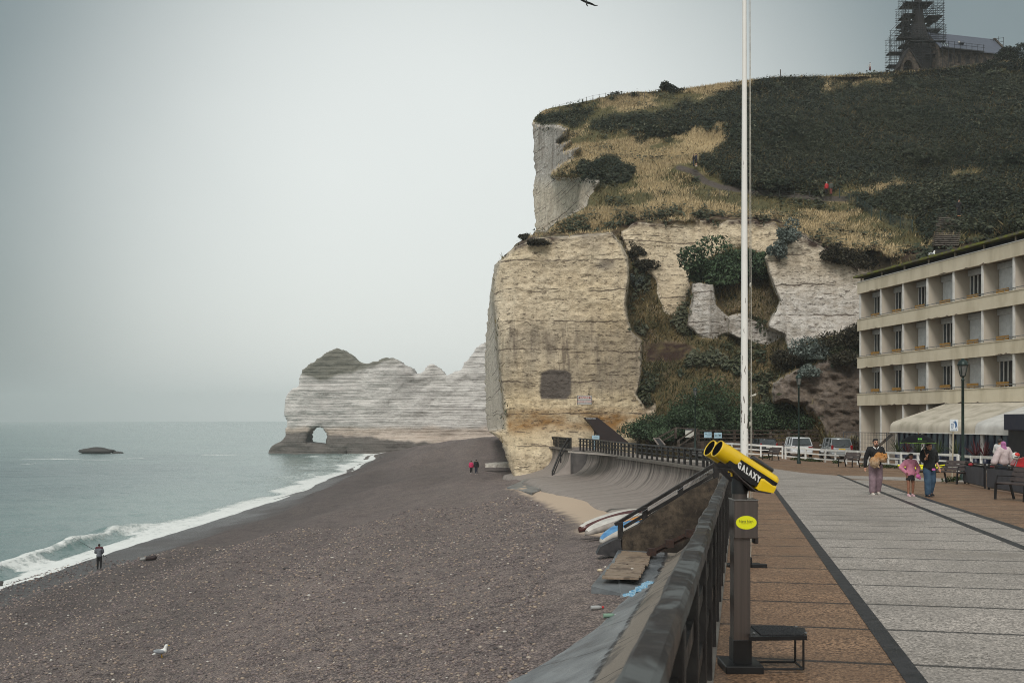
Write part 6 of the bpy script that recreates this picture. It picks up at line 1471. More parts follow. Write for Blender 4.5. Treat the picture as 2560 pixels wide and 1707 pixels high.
# ------------------------------------------------------------------ cars
M_tyre = pm("tyre", c255(24, 24, 25), c255(34, 34, 35), 8, .85); M_rim = pm("rim", c255(140, 142, 144), c255(110, 112, 114), 6, .35, .8); M_cglass = pm("car_glass", c255(22, 28, 32), c255(40, 50, 54), 1.5, .06, spec=.9)
M_red = pm("tail_red", c255(150, 24, 30), c255(112, 16, 24), 6, .25); M_trim = pm("car_trim", c255(26, 26, 28), None, 6, .6)
def car(label, loc, rz, L_, W_, H_, paint, kind, plate):
    """local +y points forward; the rear end faces -y"""
    r = thing("parked_car", label, "car", loc, rz, "cars parked behind the white fence"); h = L_ / 2; wl = W_ / 2
    belt = H_ * .60; roof_f, roof_r = {'van': (.55, -h + .32), 'suv': (.45, -h + .50), 'hatch': (.3, -h + .55)}[kind]
    # body: side profile stations (y, z_bottom, z_top, half width)
    prof = [(-h, .34, belt - .14, .80), (-h + .06, .26, belt - .04, .93), (-h + .22, .22, belt, .99), (-h + .8, .2, belt + .01, 1.0), (0, .2, belt, 1.0), (h - 1.15, .2, belt - .04, 1.0), (h - .5, .22, belt - .18, .97), (h - .12, .26, belt - .32, .90), (h, .34, belt - .42, .78)]
    V = []
    for y, zb_, zt_, f_ in prof:
        w_ = wl * f_
        for (a, z) in ((-.93, zb_), (-1, zb_ + .16), (-1.0, zb_ + (zt_ - zb_) * .62), (-.96, zt_ - .05), (-.90, zt_), (.90, zt_), (.96, zt_ - .05), (1.0, zb_ + (zt_ - zb_) * .62), (1, zb_ + .16), (.93, zb_)): V.append((a * w_, y, z))
    m = 10; n = len(prof); fs = [(k * m + j, k * m + (j + 1) % m, (k + 1) * m + (j + 1) % m, (k + 1) * m + j) for k in range(n - 1) for j in range(m)] + [list(range(m)), [(n - 1) * m + j for j in range(m)]]
    MB().add(V, fs, True).build("body", paint, r)
    # cabin: glass block with painted roof and pillars over it
    cab = [(-h + .10, belt - .03, .88), (roof_r, H_ - .06, .74), (roof_r + .35, H_, .72), (roof_f, H_ - .01, .72), (roof_f + .25, H_ - .06, .72), (h - 1.2, belt - .05, .86)]
    def cabin(shr):
        V = []
        for y, z, f_ in cab: V += [(-wl * (.90) * (1 if z < belt + .02 else .98) + shr, y, belt - .05), (-wl * f_ + shr, y, z), (wl * f_ - shr, y, z), (wl * .90 * (1 if z < belt + .02 else .98) - shr, y, belt - .05)]
        return MB().add(V, [(k * 4 + j, k * 4 + (j + 1) % 4, (k + 1) * 4 + (j + 1) % 4, (k + 1) * 4 + j) for k in range(len(cab) - 1) for j in range(4)] + [[0, 1, 2, 3], [20, 21, 22, 23]], False)
    cabin(0).build("window_glass", M_cglass, r)
    rf = [(-wl * .75, roof_r - .02, H_ - .045), (wl * .75, roof_r - .02, H_ - .045), (wl * .74, roof_r + .35, H_ + .015), (-wl * .74, roof_r + .35, H_ + .015), (wl * .74, roof_f, H_ + .01), (-wl * .74, roof_f, H_ + .01), (wl * .73, roof_f + .24, H_ - .045), (-wl * .73, roof_f + .24, H_ - .045)]
    MB().add(rf + [(a * 1.0, b, c - .07) for a, b, c in rf], [(0, 1, 2, 3), (3, 2, 4, 5), (5, 4, 6, 7), (0, 8, 9, 1), (1, 9, 10, 2), (2, 10, 12, 4), (4, 12, 14, 6), (6, 14, 15, 7), (7, 15, 13, 5), (5, 13, 11, 3), (3, 11, 8, 0)], True).build("roof", paint, r)
    for sx in (-1, 1):
        for (y0, z0, f0, y1, z1, f1, w_) in ((-h + .11, belt - .02, .885, roof_r, H_ - .05, .745, .07), (-h + .11 + (.95 if kind != 'hatch' else .8), belt, .905, roof_r + .75, H_ - .02, .735, .09), (.05, belt, .905, .12, H_ - .02, .735, .07), (h - 1.2, belt - .04, .865, roof_f + .25, H_ - .05, .725, .07)):
            MB().beam((sx * wl * f0, y0, z0), (sx * wl * f1, y1, z1), .05, w_).build("pillar", paint, r)
        for yw in (h - .85, -h + .75):
            wr = .33; wh = MB().lathe([(wr - .09, -.1), (wr - .02, -.1), (wr, -.06), (wr, .06), (wr - .02, .1), (wr - .09, .1)], (sx * (wl - .1), yw, wr), 20, Matrix(((0, 0, 1), (1, 0, 0), (0, 1, 0)))).build("wheel", M_tyre, r)
            MB().lathe([(.0, .02 * sx), (wr - .09, .06 * sx)], (sx * (wl - .06), yw, wr), 16, Matrix(((0, 0, 1), (1, 0, 0), (0, 1, 0)))).build("rim", M_rim, r).parent = wh
        lz, lw, lh = {'van': (belt + .0, .17, .36), 'suv': (belt - .09, .34, .13), 'hatch': (belt + .06, .15, .34)}[kind]
        MB().box((sx * (wl * .80 if kind != 'suv' else wl * .72), -h + .045, lz - .05), (lw, .12, lh), bev=.03).build("tail_light", M_red, r)
        MB().box((sx * (wl + .07), h - 1.35, belt + .06), (.18, .09, .13), bev=.03).build("mirror", M_trim if kind == 'suv' else paint, r)
        MB().box((sx * (wl + .002), .2, belt - .14), (.02, .16, .03), bev=.004).build("door_handle", M_trim, r)
    MB().box((0, -h + .0, .45), (W_ * .86, .14, .22), bev=.04).build("bumper", paint if kind != 'suv' else paint, r)
    MB().box((0, -h + .04, H_ - .03 if kind == 'hatch' else belt + .02), (W_ * .62, .1, .035), bev=.01).build("trim_bar", M_trim if kind != 'van' else paint, r)
    # a rear wiper and the plate
    MB().beam((0, -h + .075, belt + .03), (.25, -h + .12, belt + .16), .015, .02).build("wiper", M_trim, r)
    pl = MB().box((0 if kind != 'hatch' else 0, -h - .0, belt - .18), (.5, .05, .11), bev=.004).build("number_plate", pm("plate_" + plate, c255(214, 176, 60) if plate == "yellow" else c255(214, 214, 208), None, 4, .5), r)
    return r
M_sil = pm("paint_silver", c255(146, 151, 152), c255(136, 141, 142), 2, .25, .25, coat=.6); M_pw = pm("paint_pearl", c255(206, 210, 212), c255(198, 202, 204), 2, .22, .1, coat=.8); M_pb = pm("paint_black", c255(24, 27, 30), c255(30, 33, 36), 2, .2, .1, coat=.8)
def carpos(x, Y): return ((x - CX) / F * Y, Y, -3.12)
car("silver people carrier with a yellow rear plate parked at the right", carpos(2088, 78), R(-4), 4.1, 1.78, 1.66, M_sil, 'van', "yellow")
car("pearl white hatchback parked in the middle behind the green lamp post", carpos(1992, 83), R(-4), 4.1, 1.84, 1.62, M_pw, 'suv', "white")
car("black car with red tail lamps parked at the left by the flagpole", carpos(1905, 88), R(3), 4.0, 1.72, 1.42, M_pb, 'hatch', "white")
tag(MB().box((27, 83, -3.16), (22, 34, .06)).build("car_park", pm("asphalt", c255(70, 68, 66), c255(88, 86, 82), 3, .85, bump=.3)), kind="structure")
# weeds along the foot of the fence
def shrub(name, label, loc, rad, n, size, mat, cat="shrub", group=None, stem=True, squash=1.0, seed=0, blob=7):
    g_ = np.random.default_rng(900 + seed); rad = np.array(rad, float)
    cs = g_.normal(0, .45, (blob, 3)) * rad; cs[:, 2] = np.abs(cs[:, 2]) * .9 + rad[2] * .35; rr = (.38 + .3 * g_.random(blob))
    k = g_.integers(0, blob, n); d = g_.normal(0, 1, (n, 3)); d /= np.linalg.norm(d, axis=1, keepdims=True)
    pos = cs[k] + d * (rr[k] * (.55 + .5 * g_.random(n)))[:, None] * rad; pos[:, 2] = np.maximum(pos[:, 2], .02)
    a = g_.normal(0, 1, (n, 3)); a[:, 2] += .4; a /= np.linalg.norm(a, axis=1, keepdims=True); b = np.cross(a, g_.normal(0, 1, (n, 3))); b /= np.linalg.norm(b, axis=1, keepdims=True) + 1e-9
    s_ = size * (.5 + g_.random((n, 1))); V = np.stack([pos - a * s_, pos - b * s_ * .42, pos + a * s_, pos + b * s_ * .42], 1).reshape(-1, 3)
    if not stem:
        return tag(link(name, mesh_np(name, V, np.arange(4 * n).reshape(n, 4)), mat, None, tuple(loc)), label, cat, group)
    r = thing(name, label, cat, tuple(loc), 0, group); link("foliage", mesh_np("foliage", V, np.arange(4 * n).reshape(n, 4)), mat, r)
    mb = MB()
    for c_ in cs[:5]: mb.tube((0, 0, -.3), tuple(c_ * .8), .05 * rad[2] ** .5, .02, 6)
    mb.build("stem", M_brownwood, r); return r
M_weed = leaf_mat("weed_leaf", [c255(34, 46, 26), c255(54, 66, 36), c255(78, 84, 50)])
for k, (x, y, w_) in enumerate([(1990, 1150, 1.1), (2021, 1153, .8), (2040, 1154, 1.6), (2090, 1158, 1.0), (2205, 1168, 1.8), (2228, 1170, 1.6), (1920, 1146, 1.0), (2385, 1204, .7), (1832, 1143, .9), (2262, 1172, 1.2)]):
    g = ground(x, y); shrub("weed", "low green weeds at the foot of the white fence" if k != 7 else "low green weeds at the foot of the litter sign", g, (w_ * .5, .22, .16), 260, .06, M_weed, "plant", "weeds along the fence foot" if k != 7 else None, False, seed=k)
# tamarisk hedge and other bushes
M_tam = leaf_mat("tamarisk_leaf", [c255(34, 48, 35), c255(50, 67, 47), c255(68, 88, 60), c255(90, 108, 78)], .35)
for k, (x, y, Y, w_, h_, lab) in enumerate([(1622, 1100, 101, 2.6, 2.1, "green tamarisk bush at the left end of the row, against the cliff"), (1668, 1092, 101.5, 2.8, 3.0, "green tamarisk bush second from the cliff, behind the steps"), (1722, 1090, 101.5, 3.0, 3.6, "green tamarisk bush rising behind the notice board"), (1792, 1085, 101.5, 3.4, 4.6, "tallest green tamarisk bush, left of the flagpole"), (1842, 1085, 101.5, 2.8, 3.6, "green tamarisk bush directly behind the flagpole"), (1905, 1082, 101, 3.4, 3.2, "green tamarisk bush just right of the flagpole"), (1968, 1080, 100.5, 3.4, 3.4, "green tamarisk bush above the white hatchback"), (2025, 1080, 99.5, 2.6, 2.4, "small green tamarisk bush at the right end of the row")]):
    shrub("tamarisk_bush", lab, px(x, y, Y), (w_, 2.0, h_ * .62), 9000, .12, M_tam, "bush", "tamarisk bushes below the cliff", seed=20 + k, blob=11)
shrub("green_bush", "large dark green bush growing on the ledge in the cliff hollow", hill_at(1790, 730) + Vector((0, -1.5, .6)), (3.4, 2.2, 3.0), 9000, .2, M_tam, "bush", None, seed=41, blob=12)
shrub("green_bush", "green bush on the ledge right behind the flagpole rope", hill_at(1885, 700) + Vector((0, -1.5, 0)), (2.0, 1.8, 2.4), 4200, .2, M_tam, "bush", None, seed=42, blob=9)
M_gryl = leaf_mat("seakale_leaf", [c255(66, 76, 72), c255(96, 106, 100), c255(126, 134, 126)])
shrub("grey_bush", "grey-green bush hanging over the brink right of the flagpole", hill_at(1965, 600) + Vector((0, -.6, -.4)), (1.3, 1.0, 1.3), 1500, .16, M_gryl, "bush", None, seed=43)
shrub("grey_bush", "grey-green bush hanging lower on the cliff beneath the brink bush", hill_at(1945, 635) + Vector((0, -.6, -.6)), (1.0, .9, 1.5), 1300, .16, M_gryl, "bush", None, seed=44)
M_dbr = leaf_mat("bramble_leaf", [c255(36, 34, 28), c255(54, 50, 38), c255(70, 66, 48)])
for k, (x, y, w_, h_, mm, lab) in enumerate([(2140, 665, 2.4, 1.6, M_dbr, "dark bramble bush spilling over the white cliff's top"), (2075, 645, 1.2, 1.0, M_dbr, "small dark bramble beside the larger cliff-top one"), (1580, 640, 1.4, 1.1, M_dbr, "dark green bush clinging to the right edge of the yellow cliff"), (1612, 665, 1.2, .8, M_dbr, "small green bush below the one on the yellow cliff's edge"), (1590, 712, 1.0, .8, M_gryl, "greyish bush halfway down the yellow cliff's right edge"), (2060, 890, 2.2, 1.6, M_gryl, "grey-green bush above the dark rocks beside the hotel"), (1985, 905, 2.0, 1.1, M_dbr, "dark bush at the left tip of the dark rocks beside the hotel"), (2020, 935, 1.4, .9, M_gryl, "grey-green bush hanging in the middle of the dark rocks"), (2105, 905, 1.5, 1.0, M_dbr, "dark bush growing on the rocks near the lowest balcony"), (2120, 860, 2.2, 1.6, M_dbr, "dark bush above the rocks touching the hotel corner"), (1960, 915, 1.6, 1.4, M_dbr, "dark bush on the slope right of the flagpole"), (1345, 606, 1.3, .35, M_dbr, "dark tuft on the brink of the yellow cliff"), (1312, 596, .7, .45, M_dbr, "small dark bush on the headland's left shoulder")]):
    shrub("cliff_bush", lab, hill_at(x, y) + Vector((0, -.5, -.3)), (w_, 1.1, h_), int(1500 * w_ * .8), .15, mm, "bush", None, seed=50 + k)
# ------------------------------------------------------------------ people
M_skin = pm("skin", c255(196, 148, 122), c255(178, 128, 104), 8, .55); M_skin2 = pm("skin_tan", c255(150, 104, 80), c255(128, 86, 66), 8, .55)
M_hair = pm("hair_dark", c255(26, 22, 20), c255(40, 34, 30), 20, .6, bump=.5, stretch=(3, 3, .6)); M_eye = pm("eye_dark", c255(24, 20, 18), None, 8, .3)
def cloth(name, a, b=None, s=9): return pm("cloth_" + name, a, b or tuple(x * .72 for x in a[:3]) + (1,), s, .85, bump=.35, bd=.01)
def person(label, loc, rz, h, joints=None, skin=M_skin, top=None, sleeve='long', bottom=None, kind='trousers', shoes=None, hair=M_hair, hairstyle='short', vox=.016, build_=1.0, group=None, topinf=.016, face=True, extra=None, belly=0.0):
    """local frame: facing -y, x to the person's left, z up, unit height scaled to h"""
    r = thing("person", label, "person", tuple(loc), rz, group)
    J = dict(head=(0, -.005, .932), neck=(0, .005, .862), chest=(0, .005, .735), waist=(0, 0, .60), hip=(0, .004, .53),
             shL=(.105, .008, .815), elL=(.142, .015, .645), wrL=(.150, -.03, .495), haL=(.150, -.045, .44),
             shR=(-.105, .008, .815), elR=(-.142, .015, .645), wrR=(-.150, -.03, .495), haR=(-.150, -.045, .44),
             hiL=(.052, .004, .515), knL=(.058, -.012, .285), anL=(.058, .01, .045), hiR=(-.052, .004, .515), knR=(-.058, -.012, .285), anR=(-.058, .01, .045))
    if joints: J.update(joints)
    V_ = {k: Vector(v) * h for k, v in J.items()}; B = build_ * h
    hd = V_['head']
    mb = MB()
    mb.ball(hd + Vector((0, .006 * h, .008 * h)), (.045 * h, .056 * h, .058 * h), 14, 10); mb.ball(hd + Vector((0, -.018 * h, -.03 * h)), (.034 * h, .035 * h, .036 * h), 12, 8)
    if face:
        mb.capsule(hd + Vector((0, -.052 * h, .004 * h)), hd + Vector((0, -.061 * h, -.013 * h)), .006 * h, .0085 * h, 8)
        for s_ in (-1, 1): mb.ball(hd + Vector((s_ * .046 * h, .008 * h, -.003 * h)), (.006 * h, .011 * h, .017 * h), 8, 6)
        mb.capsule(hd + Vector((-.012 * h, -.049 * h, -.034 * h)), hd + Vector((.012 * h, -.049 * h, -.034 * h)), .006 * h, .006 * h, 6)
    mb.capsule(V_['neck'] + Vector((0, 0, -.03 * h)), hd + Vector((0, .012 * h, -.03 * h)), .032 * h, .029 * h)
    mb.capsule(V_['chest'] + Vector((-.04 * B, 0, .03 * h)), V_['chest'] + Vector((.04 * B, 0, .03 * h)), .062 * B, .062 * B)
    mb.capsule(V_['chest'], V_['waist'], .072 * B, .064 * B); mb.capsule(V_['hip'] + Vector((-.03 * B, 0, 0)), V_['hip'] + Vector((.03 * B, 0, 0)), .058 * B, .058 * B); mb.capsule(V_['waist'], V_['hip'], .066 * B, .066 * B)
    for s_ in 'LR':
        mb.capsule(V_['neck'] + Vector((0, 0, -.035 * h)), V_['sh' + s_], .03 * B, .036 * B)
        mb.capsule(V_['sh' + s_], V_['el' + s_], .031 * B, .024 * B); mb.capsule(V_['el' + s_], V_['wr' + s_], .025 * B, .016 * B)
        mb.capsule(V_['wr' + s_], V_['wr' + s_].lerp(V_['ha' + s_], .8), .015 * h, .019 * h, 8)
        d = (V_['ha' + s_] - V_['wr' + s_]).normalized(); sd = d.cross(Vector((0, 0, 1)) if abs(d.z) < .8 else Vector((0, 1, 0))).normalized(); pn = d.cross(sd)
        base = V_['wr' + s_].lerp(V_['ha' + s_], .85)
        for q, (o_, l_) in enumerate(((-.015, .036), (-.005, .044), (.006, .041), (.016, .031))):
            k1 = base + sd * o_ * h + d * l_ * .55 * h; mb.capsule(base + sd * o_ * .85 * h, k1, .0062 * h, .0056 * h, 6); mb.capsule(k1, k1 + (d * .7 + pn * .6).normalized() * l_ * .55 * h, .0056 * h, .0045 * h, 6)
        tb = V_['wr' + s_].lerp(V_['ha' + s_], .45) + sd * .014 * h; mb.capsule(tb, tb + (sd * .75 + d * .7).normalized() * .032 * h, .007 * h, .0055 * h, 6)
        mb.capsule(V_['hi' + s_], V_['kn' + s_], .05 * B, .034 * B); mb.capsule(V_['kn' + s_], V_['kn' + s_].lerp(V_['an' + s_], .35), .034 * B, .033 * B); mb.capsule(V_['kn' + s_].lerp(V_['an' + s_], .35), V_['an' + s_], .033 * B, .020 * B)
        mb.capsule(V_['an' + s_], V_['an' + s_] + Vector((0, -.06 * h, -.022 * h)), .022 * h, .018 * h)
    link("body", remeshed(mb, vox * .62 if vox < .02 else vox, 2), skin, r)
    if top:
        i = topinf * h; mb = MB()
        mb.capsule(V_['chest'] + Vector((-.045 * B, 0, .03 * h)), V_['chest'] + Vector((.045 * B, 0, .03 * h)), .062 * B + i, .062 * B + i)
        mb.capsule(V_['chest'], V_['waist'], .074 * B + i, .068 * B + i); mb.capsule(V_['waist'], V_['hip'] + Vector((0, 0, .02 * h)), .068 * B + i, .07 * B + i)
        mb.capsule(V_['hip'] + Vector((-.028 * B, 0, .005 * h)), V_['hip'] + Vector((.028 * B, 0, .005 * h)), .06 * B + i, .06 * B + i)
        if belly: mb.ball(V_['waist'] + Vector((0, -.03 * h, 0)), belly * h, 10, 8)
        for s_ in 'LR':
            mb.capsule(V_['neck'] + Vector((0, 0, -.04 * h)), V_['sh' + s_], .03 * B + i * .6, .036 * B + i * .6)
            if sleeve == 'long':
                mb.capsule(V_['sh' + s_], V_['el' + s_], .033 * B + i * .7, .029 * B + i * .7); mb.capsule(V_['el' + s_], V_['wr' + s_], .029 * B + i * .7, .021 * B + i * .6)
            elif sleeve == 'wide':
                mb.capsule(V_['sh' + s_], V_['el' + s_], .036 * B + i, .04 * B + i); mb.capsule(V_['el' + s_], V_['wr' + s_], .04 * B + i, .044 * B + i)
            else: mb.capsule(V_['sh' + s_], V_['sh' + s_].lerp(V_['el' + s_], .8), .036 * B + i, .037 * B + i)
        link("top", remeshed(mb, vox, 3, .5, lambda co, nm: co + nm * (fbm(co, (9 / h, 9 / h, 16 / h), 3, 200) * .014 * h)[:, None]), top, r)
    if bottom:
        mb = MB(); w_ = {'trousers': .010, 'wide': .026, 'skirt': 0, 'shorts': .014, 'dress': 0}[kind] * h
        mb.capsule(V_['hip'] + Vector((-.03 * B, 0, 0)), V_['hip'] + Vector((.03 * B, 0, 0)), .064 * B, .064 * B)
        if kind in ('trousers', 'wide', 'shorts'):
            for s_ in 'LR':
                mb.capsule(V_['hi' + s_], V_['kn' + s_], .053 * B + w_ * .6, .037 * B + w_)
                if kind != 'shorts': mb.capsule(V_['kn' + s_], V_['an' + s_] + Vector((0, 0, .02 * h)), .037 * B + w_, .028 * B + w_ * 1.1)
        else:
            zl = .37 if kind == 'skirt' else .12
            c0 = V_['hip']; mb.lathe([(.07 * B, c0.z + .03 * h), (.08 * B, c0.z - .02 * h), (.105 * B if kind == 'skirt' else .13 * B, zl * h), (.06 * B, zl * h + .01 * h)], (c0.x, c0.y, 0), 16)
        link({'skirt': "skirt", 'dress': "skirt", 'shorts': "shorts"}.get(kind, "trousers"), remeshed(mb, vox, 3, .5, lambda co, nm: co + nm * (fbm(co, (10 / h, 10 / h, 6 / h), 3, 201) * .016 * h)[:, None]), bottom, r)
    if shoes:
        for s_ in 'LR':
            a = V_['an' + s_]; mb = MB(); mb.capsule(a + Vector((0, .022 * h, -.022 * h)), a + Vector((0, -.075 * h, -.028 * h)), .027 * h, .024 * h, 10); mb.capsule(a + Vector((0, .008 * h, .0)), a + Vector((0, -.02 * h, -.01 * h)), .029 * h, .026 * h, 10)
            mb.box(a + Vector((0, -.028 * h, -.041 * h)), (.05 * h, .145 * h, .016 * h)); link("shoe", remeshed(mb, max(vox * .7, .011), 2), shoes, r)
    if hair and hairstyle != 'none':
        mb = MB()
        if hairstyle == 'hijab':
            mb.ball(hd + Vector((0, .012 * h, .010 * h)), (.058 * h, .066 * h, .066 * h), 14, 10); mb.capsule(hd + Vector((0, .02 * h, -.03 * h)), V_['neck'] + Vector((0, .01 * h, -.03 * h)), .055 * h, .07 * h); mb.ball(V_['neck'] + Vector((0, .035 * h, -.06 * h)), (.075 * h, .05 * h, .06 * h), 12, 8)
        else:
            mb.ball(hd + Vector((0, .016 * h, .020 * h)), (.051 * h, .058 * h, .056 * h), 14, 10); mb.ball(hd + Vector((0, -.022 * h, .046 * h)), (.04 * h, .032 * h, .022 * h), 12, 8)
            if hairstyle in ('long', 'pony'): mb.capsule(hd + Vector((0, .045 * h, 0)), hd + Vector((.0, .055 * h, -.11 * h)), .04 * h, .03 * h)
            if hairstyle == 'windblown':
                mb.capsule(hd + Vector((-.01 * h, .04 * h, .02 * h)), hd + Vector((-.09 * h, .05 * h, -.045 * h)), .045 * h, .03 * h); mb.capsule(hd + Vector((-.06 * h, .05 * h, -.02 * h)), hd + Vector((-.125 * h, .05 * h, -.09 * h)), .034 * h, .014 * h)
            if hairstyle == 'beard':
                mb.ball(hd + Vector((0, -.024 * h, -.051 * h)), (.029 * h, .031 * h, .018 * h), 12, 8)
                for s_ in (-1, 1): mb.capsule(hd + Vector((s_ * .043 * h, .004 * h, .004 * h)), hd + Vector((s_ * .030 * h, -.018 * h, -.046 * h)), .007 * h, .009 * h, 8)
                mb.capsule(hd + Vector((-.014 * h, -.054 * h, -.026 * h)), hd + Vector((.014 * h, -.054 * h, -.026 * h)), .0055 * h, .0055 * h, 6)
        link("headscarf" if hairstyle == 'hijab' else "hair", remeshed(mb, max(vox * .6, .01), 2), hair, r)
    if face and vox < .02:
        for s_ in (-1, 1):
            MB().ball(hd + Vector((s_ * .019 * h, -.047 * h, .004 * h)), (.008 * h, .005 * h, .005 * h), 8, 6).build("eye", M_eye, r)
        MB().capsule(hd + Vector((-.03 * h, -.046 * h, .016 * h)), hd + Vector((-.011 * h, -.052 * h, .017 * h)), .004 * h, .004 * h, 6).capsule(hd + Vector((.03 * h, -.046 * h, .016 * h)), hd + Vector((.011 * h, -.052 * h, .017 * h)), .004 * h, .004 * h, 6).build("eyebrows", M_hair, r)
        MB().ball(hd + Vector((0, -.053 * h, -.034 * h)), (.014 * h, .004 * h, .004 * h), 8, 5).build("lips", pm("lip", c255(150, 92, 84), None, 8, .5), r)
    return r
T_blk = cloth("black", c255(22, 22, 24)); T_nav = cloth("navy", c255(38, 42, 56)); T_mau = cloth("mauve", c255(138, 116, 124)); T_pnk = cloth("pink", c255(222, 150, 172), c255(200, 126, 150)); T_den = cloth("denim", c255(58, 84, 106), c255(40, 62, 84), 5)
T_wht = cloth("white", c255(212, 210, 206)); T_lil = cloth("lilac", c255(200, 184, 182), c255(180, 164, 164)); T_hij = cloth("orchid", c255(176, 112, 156), c255(150, 92, 134)); T_red = cloth("red", c255(188, 44, 50)); T_mag = cloth("magenta", c255(212, 60, 106), c255(180, 44, 90)); T_gry = cloth("grey", c255(112, 116, 124)); T_olv = cloth("olive", c255(74, 78, 70)); T_brn = cloth("rust", c255(120, 56, 46))
T_shw = cloth("shoe_white", c255(206, 198, 188)); T_shp = cloth("shoe_pink", c255(216, 178, 184)); T_shb = cloth("shoe_black", c255(26, 26, 28))
# man carrying the dog
G1 = ground(2189, 1236); k1 = G1.y / F
man = person("bearded man in a black polo and mauve trousers carrying a small dog", G1, R(-4), 1.70,
             dict(elR=(-.165, .02, .655), wrR=(-.185, -.01, .505), haR=(-.188, -.02, .45), elL=(.165, -.01, .655), wrL=(.05, -.12, .61), haL=(-.01, -.135, .60),
                  knR=(-.062, -.035, .285), anR=(-.066, -.03, .045), knL=(.058, -.005, .29), anL=(.052, .06, .055), shL=(.108, .008, .815), shR=(-.108, .008, .815)),
             top=T_blk, bottom=T_mau, kind='wide', shoes=T_shw, hairstyle='beard', vox=.017, build_=1.06)
MB().add([Vector((s_ * a * 1.7, b * 1.7, c * 1.7)) for s_ in (-1, 1) for (a, b, c) in ((.036, -.028, .858), (.05, -.02, .862), (.05, -.03, .845), (.014, -.066, .815), (.006, -.064, .825))], [(0, 1, 2, 3, 4), (9, 8, 7, 6, 5)]).build("collar", T_wht, man, fix=False)
# the dog in his arm
dg_ = thing("dog", "fluffy ginger and cream small dog held against the man's chest", "dog", tuple(px(2194, 1148, G1.y - .3)))
kk = (G1.y - .3) / F; o = lambda x, y, d=0: Vector(((x - 2194) * kk, d, (1148 - y) * kk))
mb = MB(); mb.ball(o(2187, 1155, 0), (.15, .15, .17), 14, 10); mb.ball(o(2197, 1142, -.02), (.14, .14, .14), 14, 10); mb.ball(o(2204, 1145, -.10), (.12, .12, .125), 14, 10); mb.ball(o(2207, 1140, -.15), (.085, .08, .08), 12, 8)
mb.capsule(o(2209, 1142, -.2), o(2210, 1143.5, -.25), .035, .026); mb.capsule(o(2191, 1160, -.06), o(2195, 1168, -.1), .04, .028); mb.capsule(o(2184, 1160, -.05), o(2186, 1168, -.05), .05, .03)
for x in (2201, 2211): mb.tube(o(x, 1135, -.15), o(x + .5, 1129, -.16), .03, .004, 8)
t = MT("dog_fur", .9, 0, .2); xx = t.xyz(); fn = t.noise(9, 6, t.mapv((1, 1, .7)), .7)
zf_ = t.math('ADD', t.math('MULTIPLY', xx[2], 2.2), t.math('MULTIPLY', t.math('SUBTRACT', fn, .5), 1.1))
t.col(t.mix(t.ramp(zf_, -.25, .25), t.mix(fn, c255(196, 176, 150), c255(150, 118, 84)), t.mix(fn, c255(196, 142, 84), c255(150, 98, 52)))); t.bump(t.noise(40, 4, t.mapv((1, 1, .4))), 1.0, .03)
link("body", remeshed(mb, .014, 2, .5, lambda co, nm: co + nm * (fbm(co, (30, 30, 20), 4, 205) * .05)[:, None]), t.m, dg_)
mb = MB()
for s_ in range(0, 1): mb.ball(o(2210.5, 1143.5, -.275), (.014, .012, .011), 8, 6)
mb.build("nose", M_eye, dg_)
for x in (2204.5, 2210): MB().ball(o(x, 1139, -.215), (.011, .009, .011), 8, 6).build("eye", M_eye, dg_)
# girl in pink
G2 = ground(2276, 1240)
girl = person("girl in a pink hooded top and black skirt with hands on her hips", G2, R(2), 1.27,
              dict(head=(.012, -.01, .925), shL=(.1, .008, .80), shR=(-.1, .008, .80), elR=(-.215, .03, .665), wrR=(-.125, -.04, .56), haR=(-.10, -.055, .535), elL=(.205, .03, .66), wrL=(.15, -.04, .55), haL=(.14, -.05, .52),
                   knR=(-.058, -.02, .28), knL=(.062, .0, .285), anL=(.066, .03, .048), anR=(-.06, -.03, .045)), skin=M_skin2, top=T_pnk, topinf=.03, bottom=T_blk, kind='skirt', shoes=T_shp, hairstyle='windblown', vox=.015, build_=1.02)
p = px(2295, 1190, G2.y - .15) - G2
MB().ball(p, (.07, .05, .07), 10, 8).ball(p + Vector((.05, 0, -.05)), (.04, .03, .05), 8, 6).build("scarf", pm("scarf_pink", c255(214, 116, 176), c255(190, 90, 150), 20, .8), girl, fix=False)
# woman in black and jeans
G3 = ground(2323, 1241)
woman = person("woman in a loose black tee and wide blue jeans holding a black umbrella", G3, R(18), 1.58,
               dict(head=(-.012, -.012, .932), elR=(-.165, -.05, .665), wrR=(-.175, -.135, .735), haR=(-.172, -.15, .775), elL=(.16, .02, .65), wrL=(.175, -.06, .53), haL=(.165, -.09, .49), shL=(.115, .008, .815), shR=(-.115, .008, .815),
                    knR=(-.07, -.045, .29), anR=(-.075, -.05, .045), knL=(.062, -.01, .29), anL=(.06, .05, .06)), top=T_blk, sleeve='short', topinf=.03, bottom=T_den, kind='wide', shoes=T_shb, hairstyle='pony', vox=.016, build_=1.04)
hw = Matrix.Rotation(R(18), 3, 'Z') @ (Vector((-.172, -.15, .77)) * 1.58) + G3
u_top = px(2294.5, 1085, hw.y); 
um = thing("umbrella", "open black umbrella with a green emblem held over the girl and woman", "umbrella", (u_top.x, u_top.y, u_top.z))
rad, rise = .51, .26; n = 8; mb = MB(); rings = 8; V = [Vector((0, 0, 0))]
for j in range(1, rings + 1):
    f_ = j / rings
    for k in range(n * 6):
        a = 2 * math.pi * (k + .5) / (n * 6); ph = (k % 6) / 6; sag = 1 - .07 * math.sin(math.pi * ph) * f_
        V.append(Vector((rad * f_ * sag * math.cos(a), rad * f_ * sag * math.sin(a), -rise * f_ ** 1.9 + .02 * math.sin(math.pi * ph) * f_)))
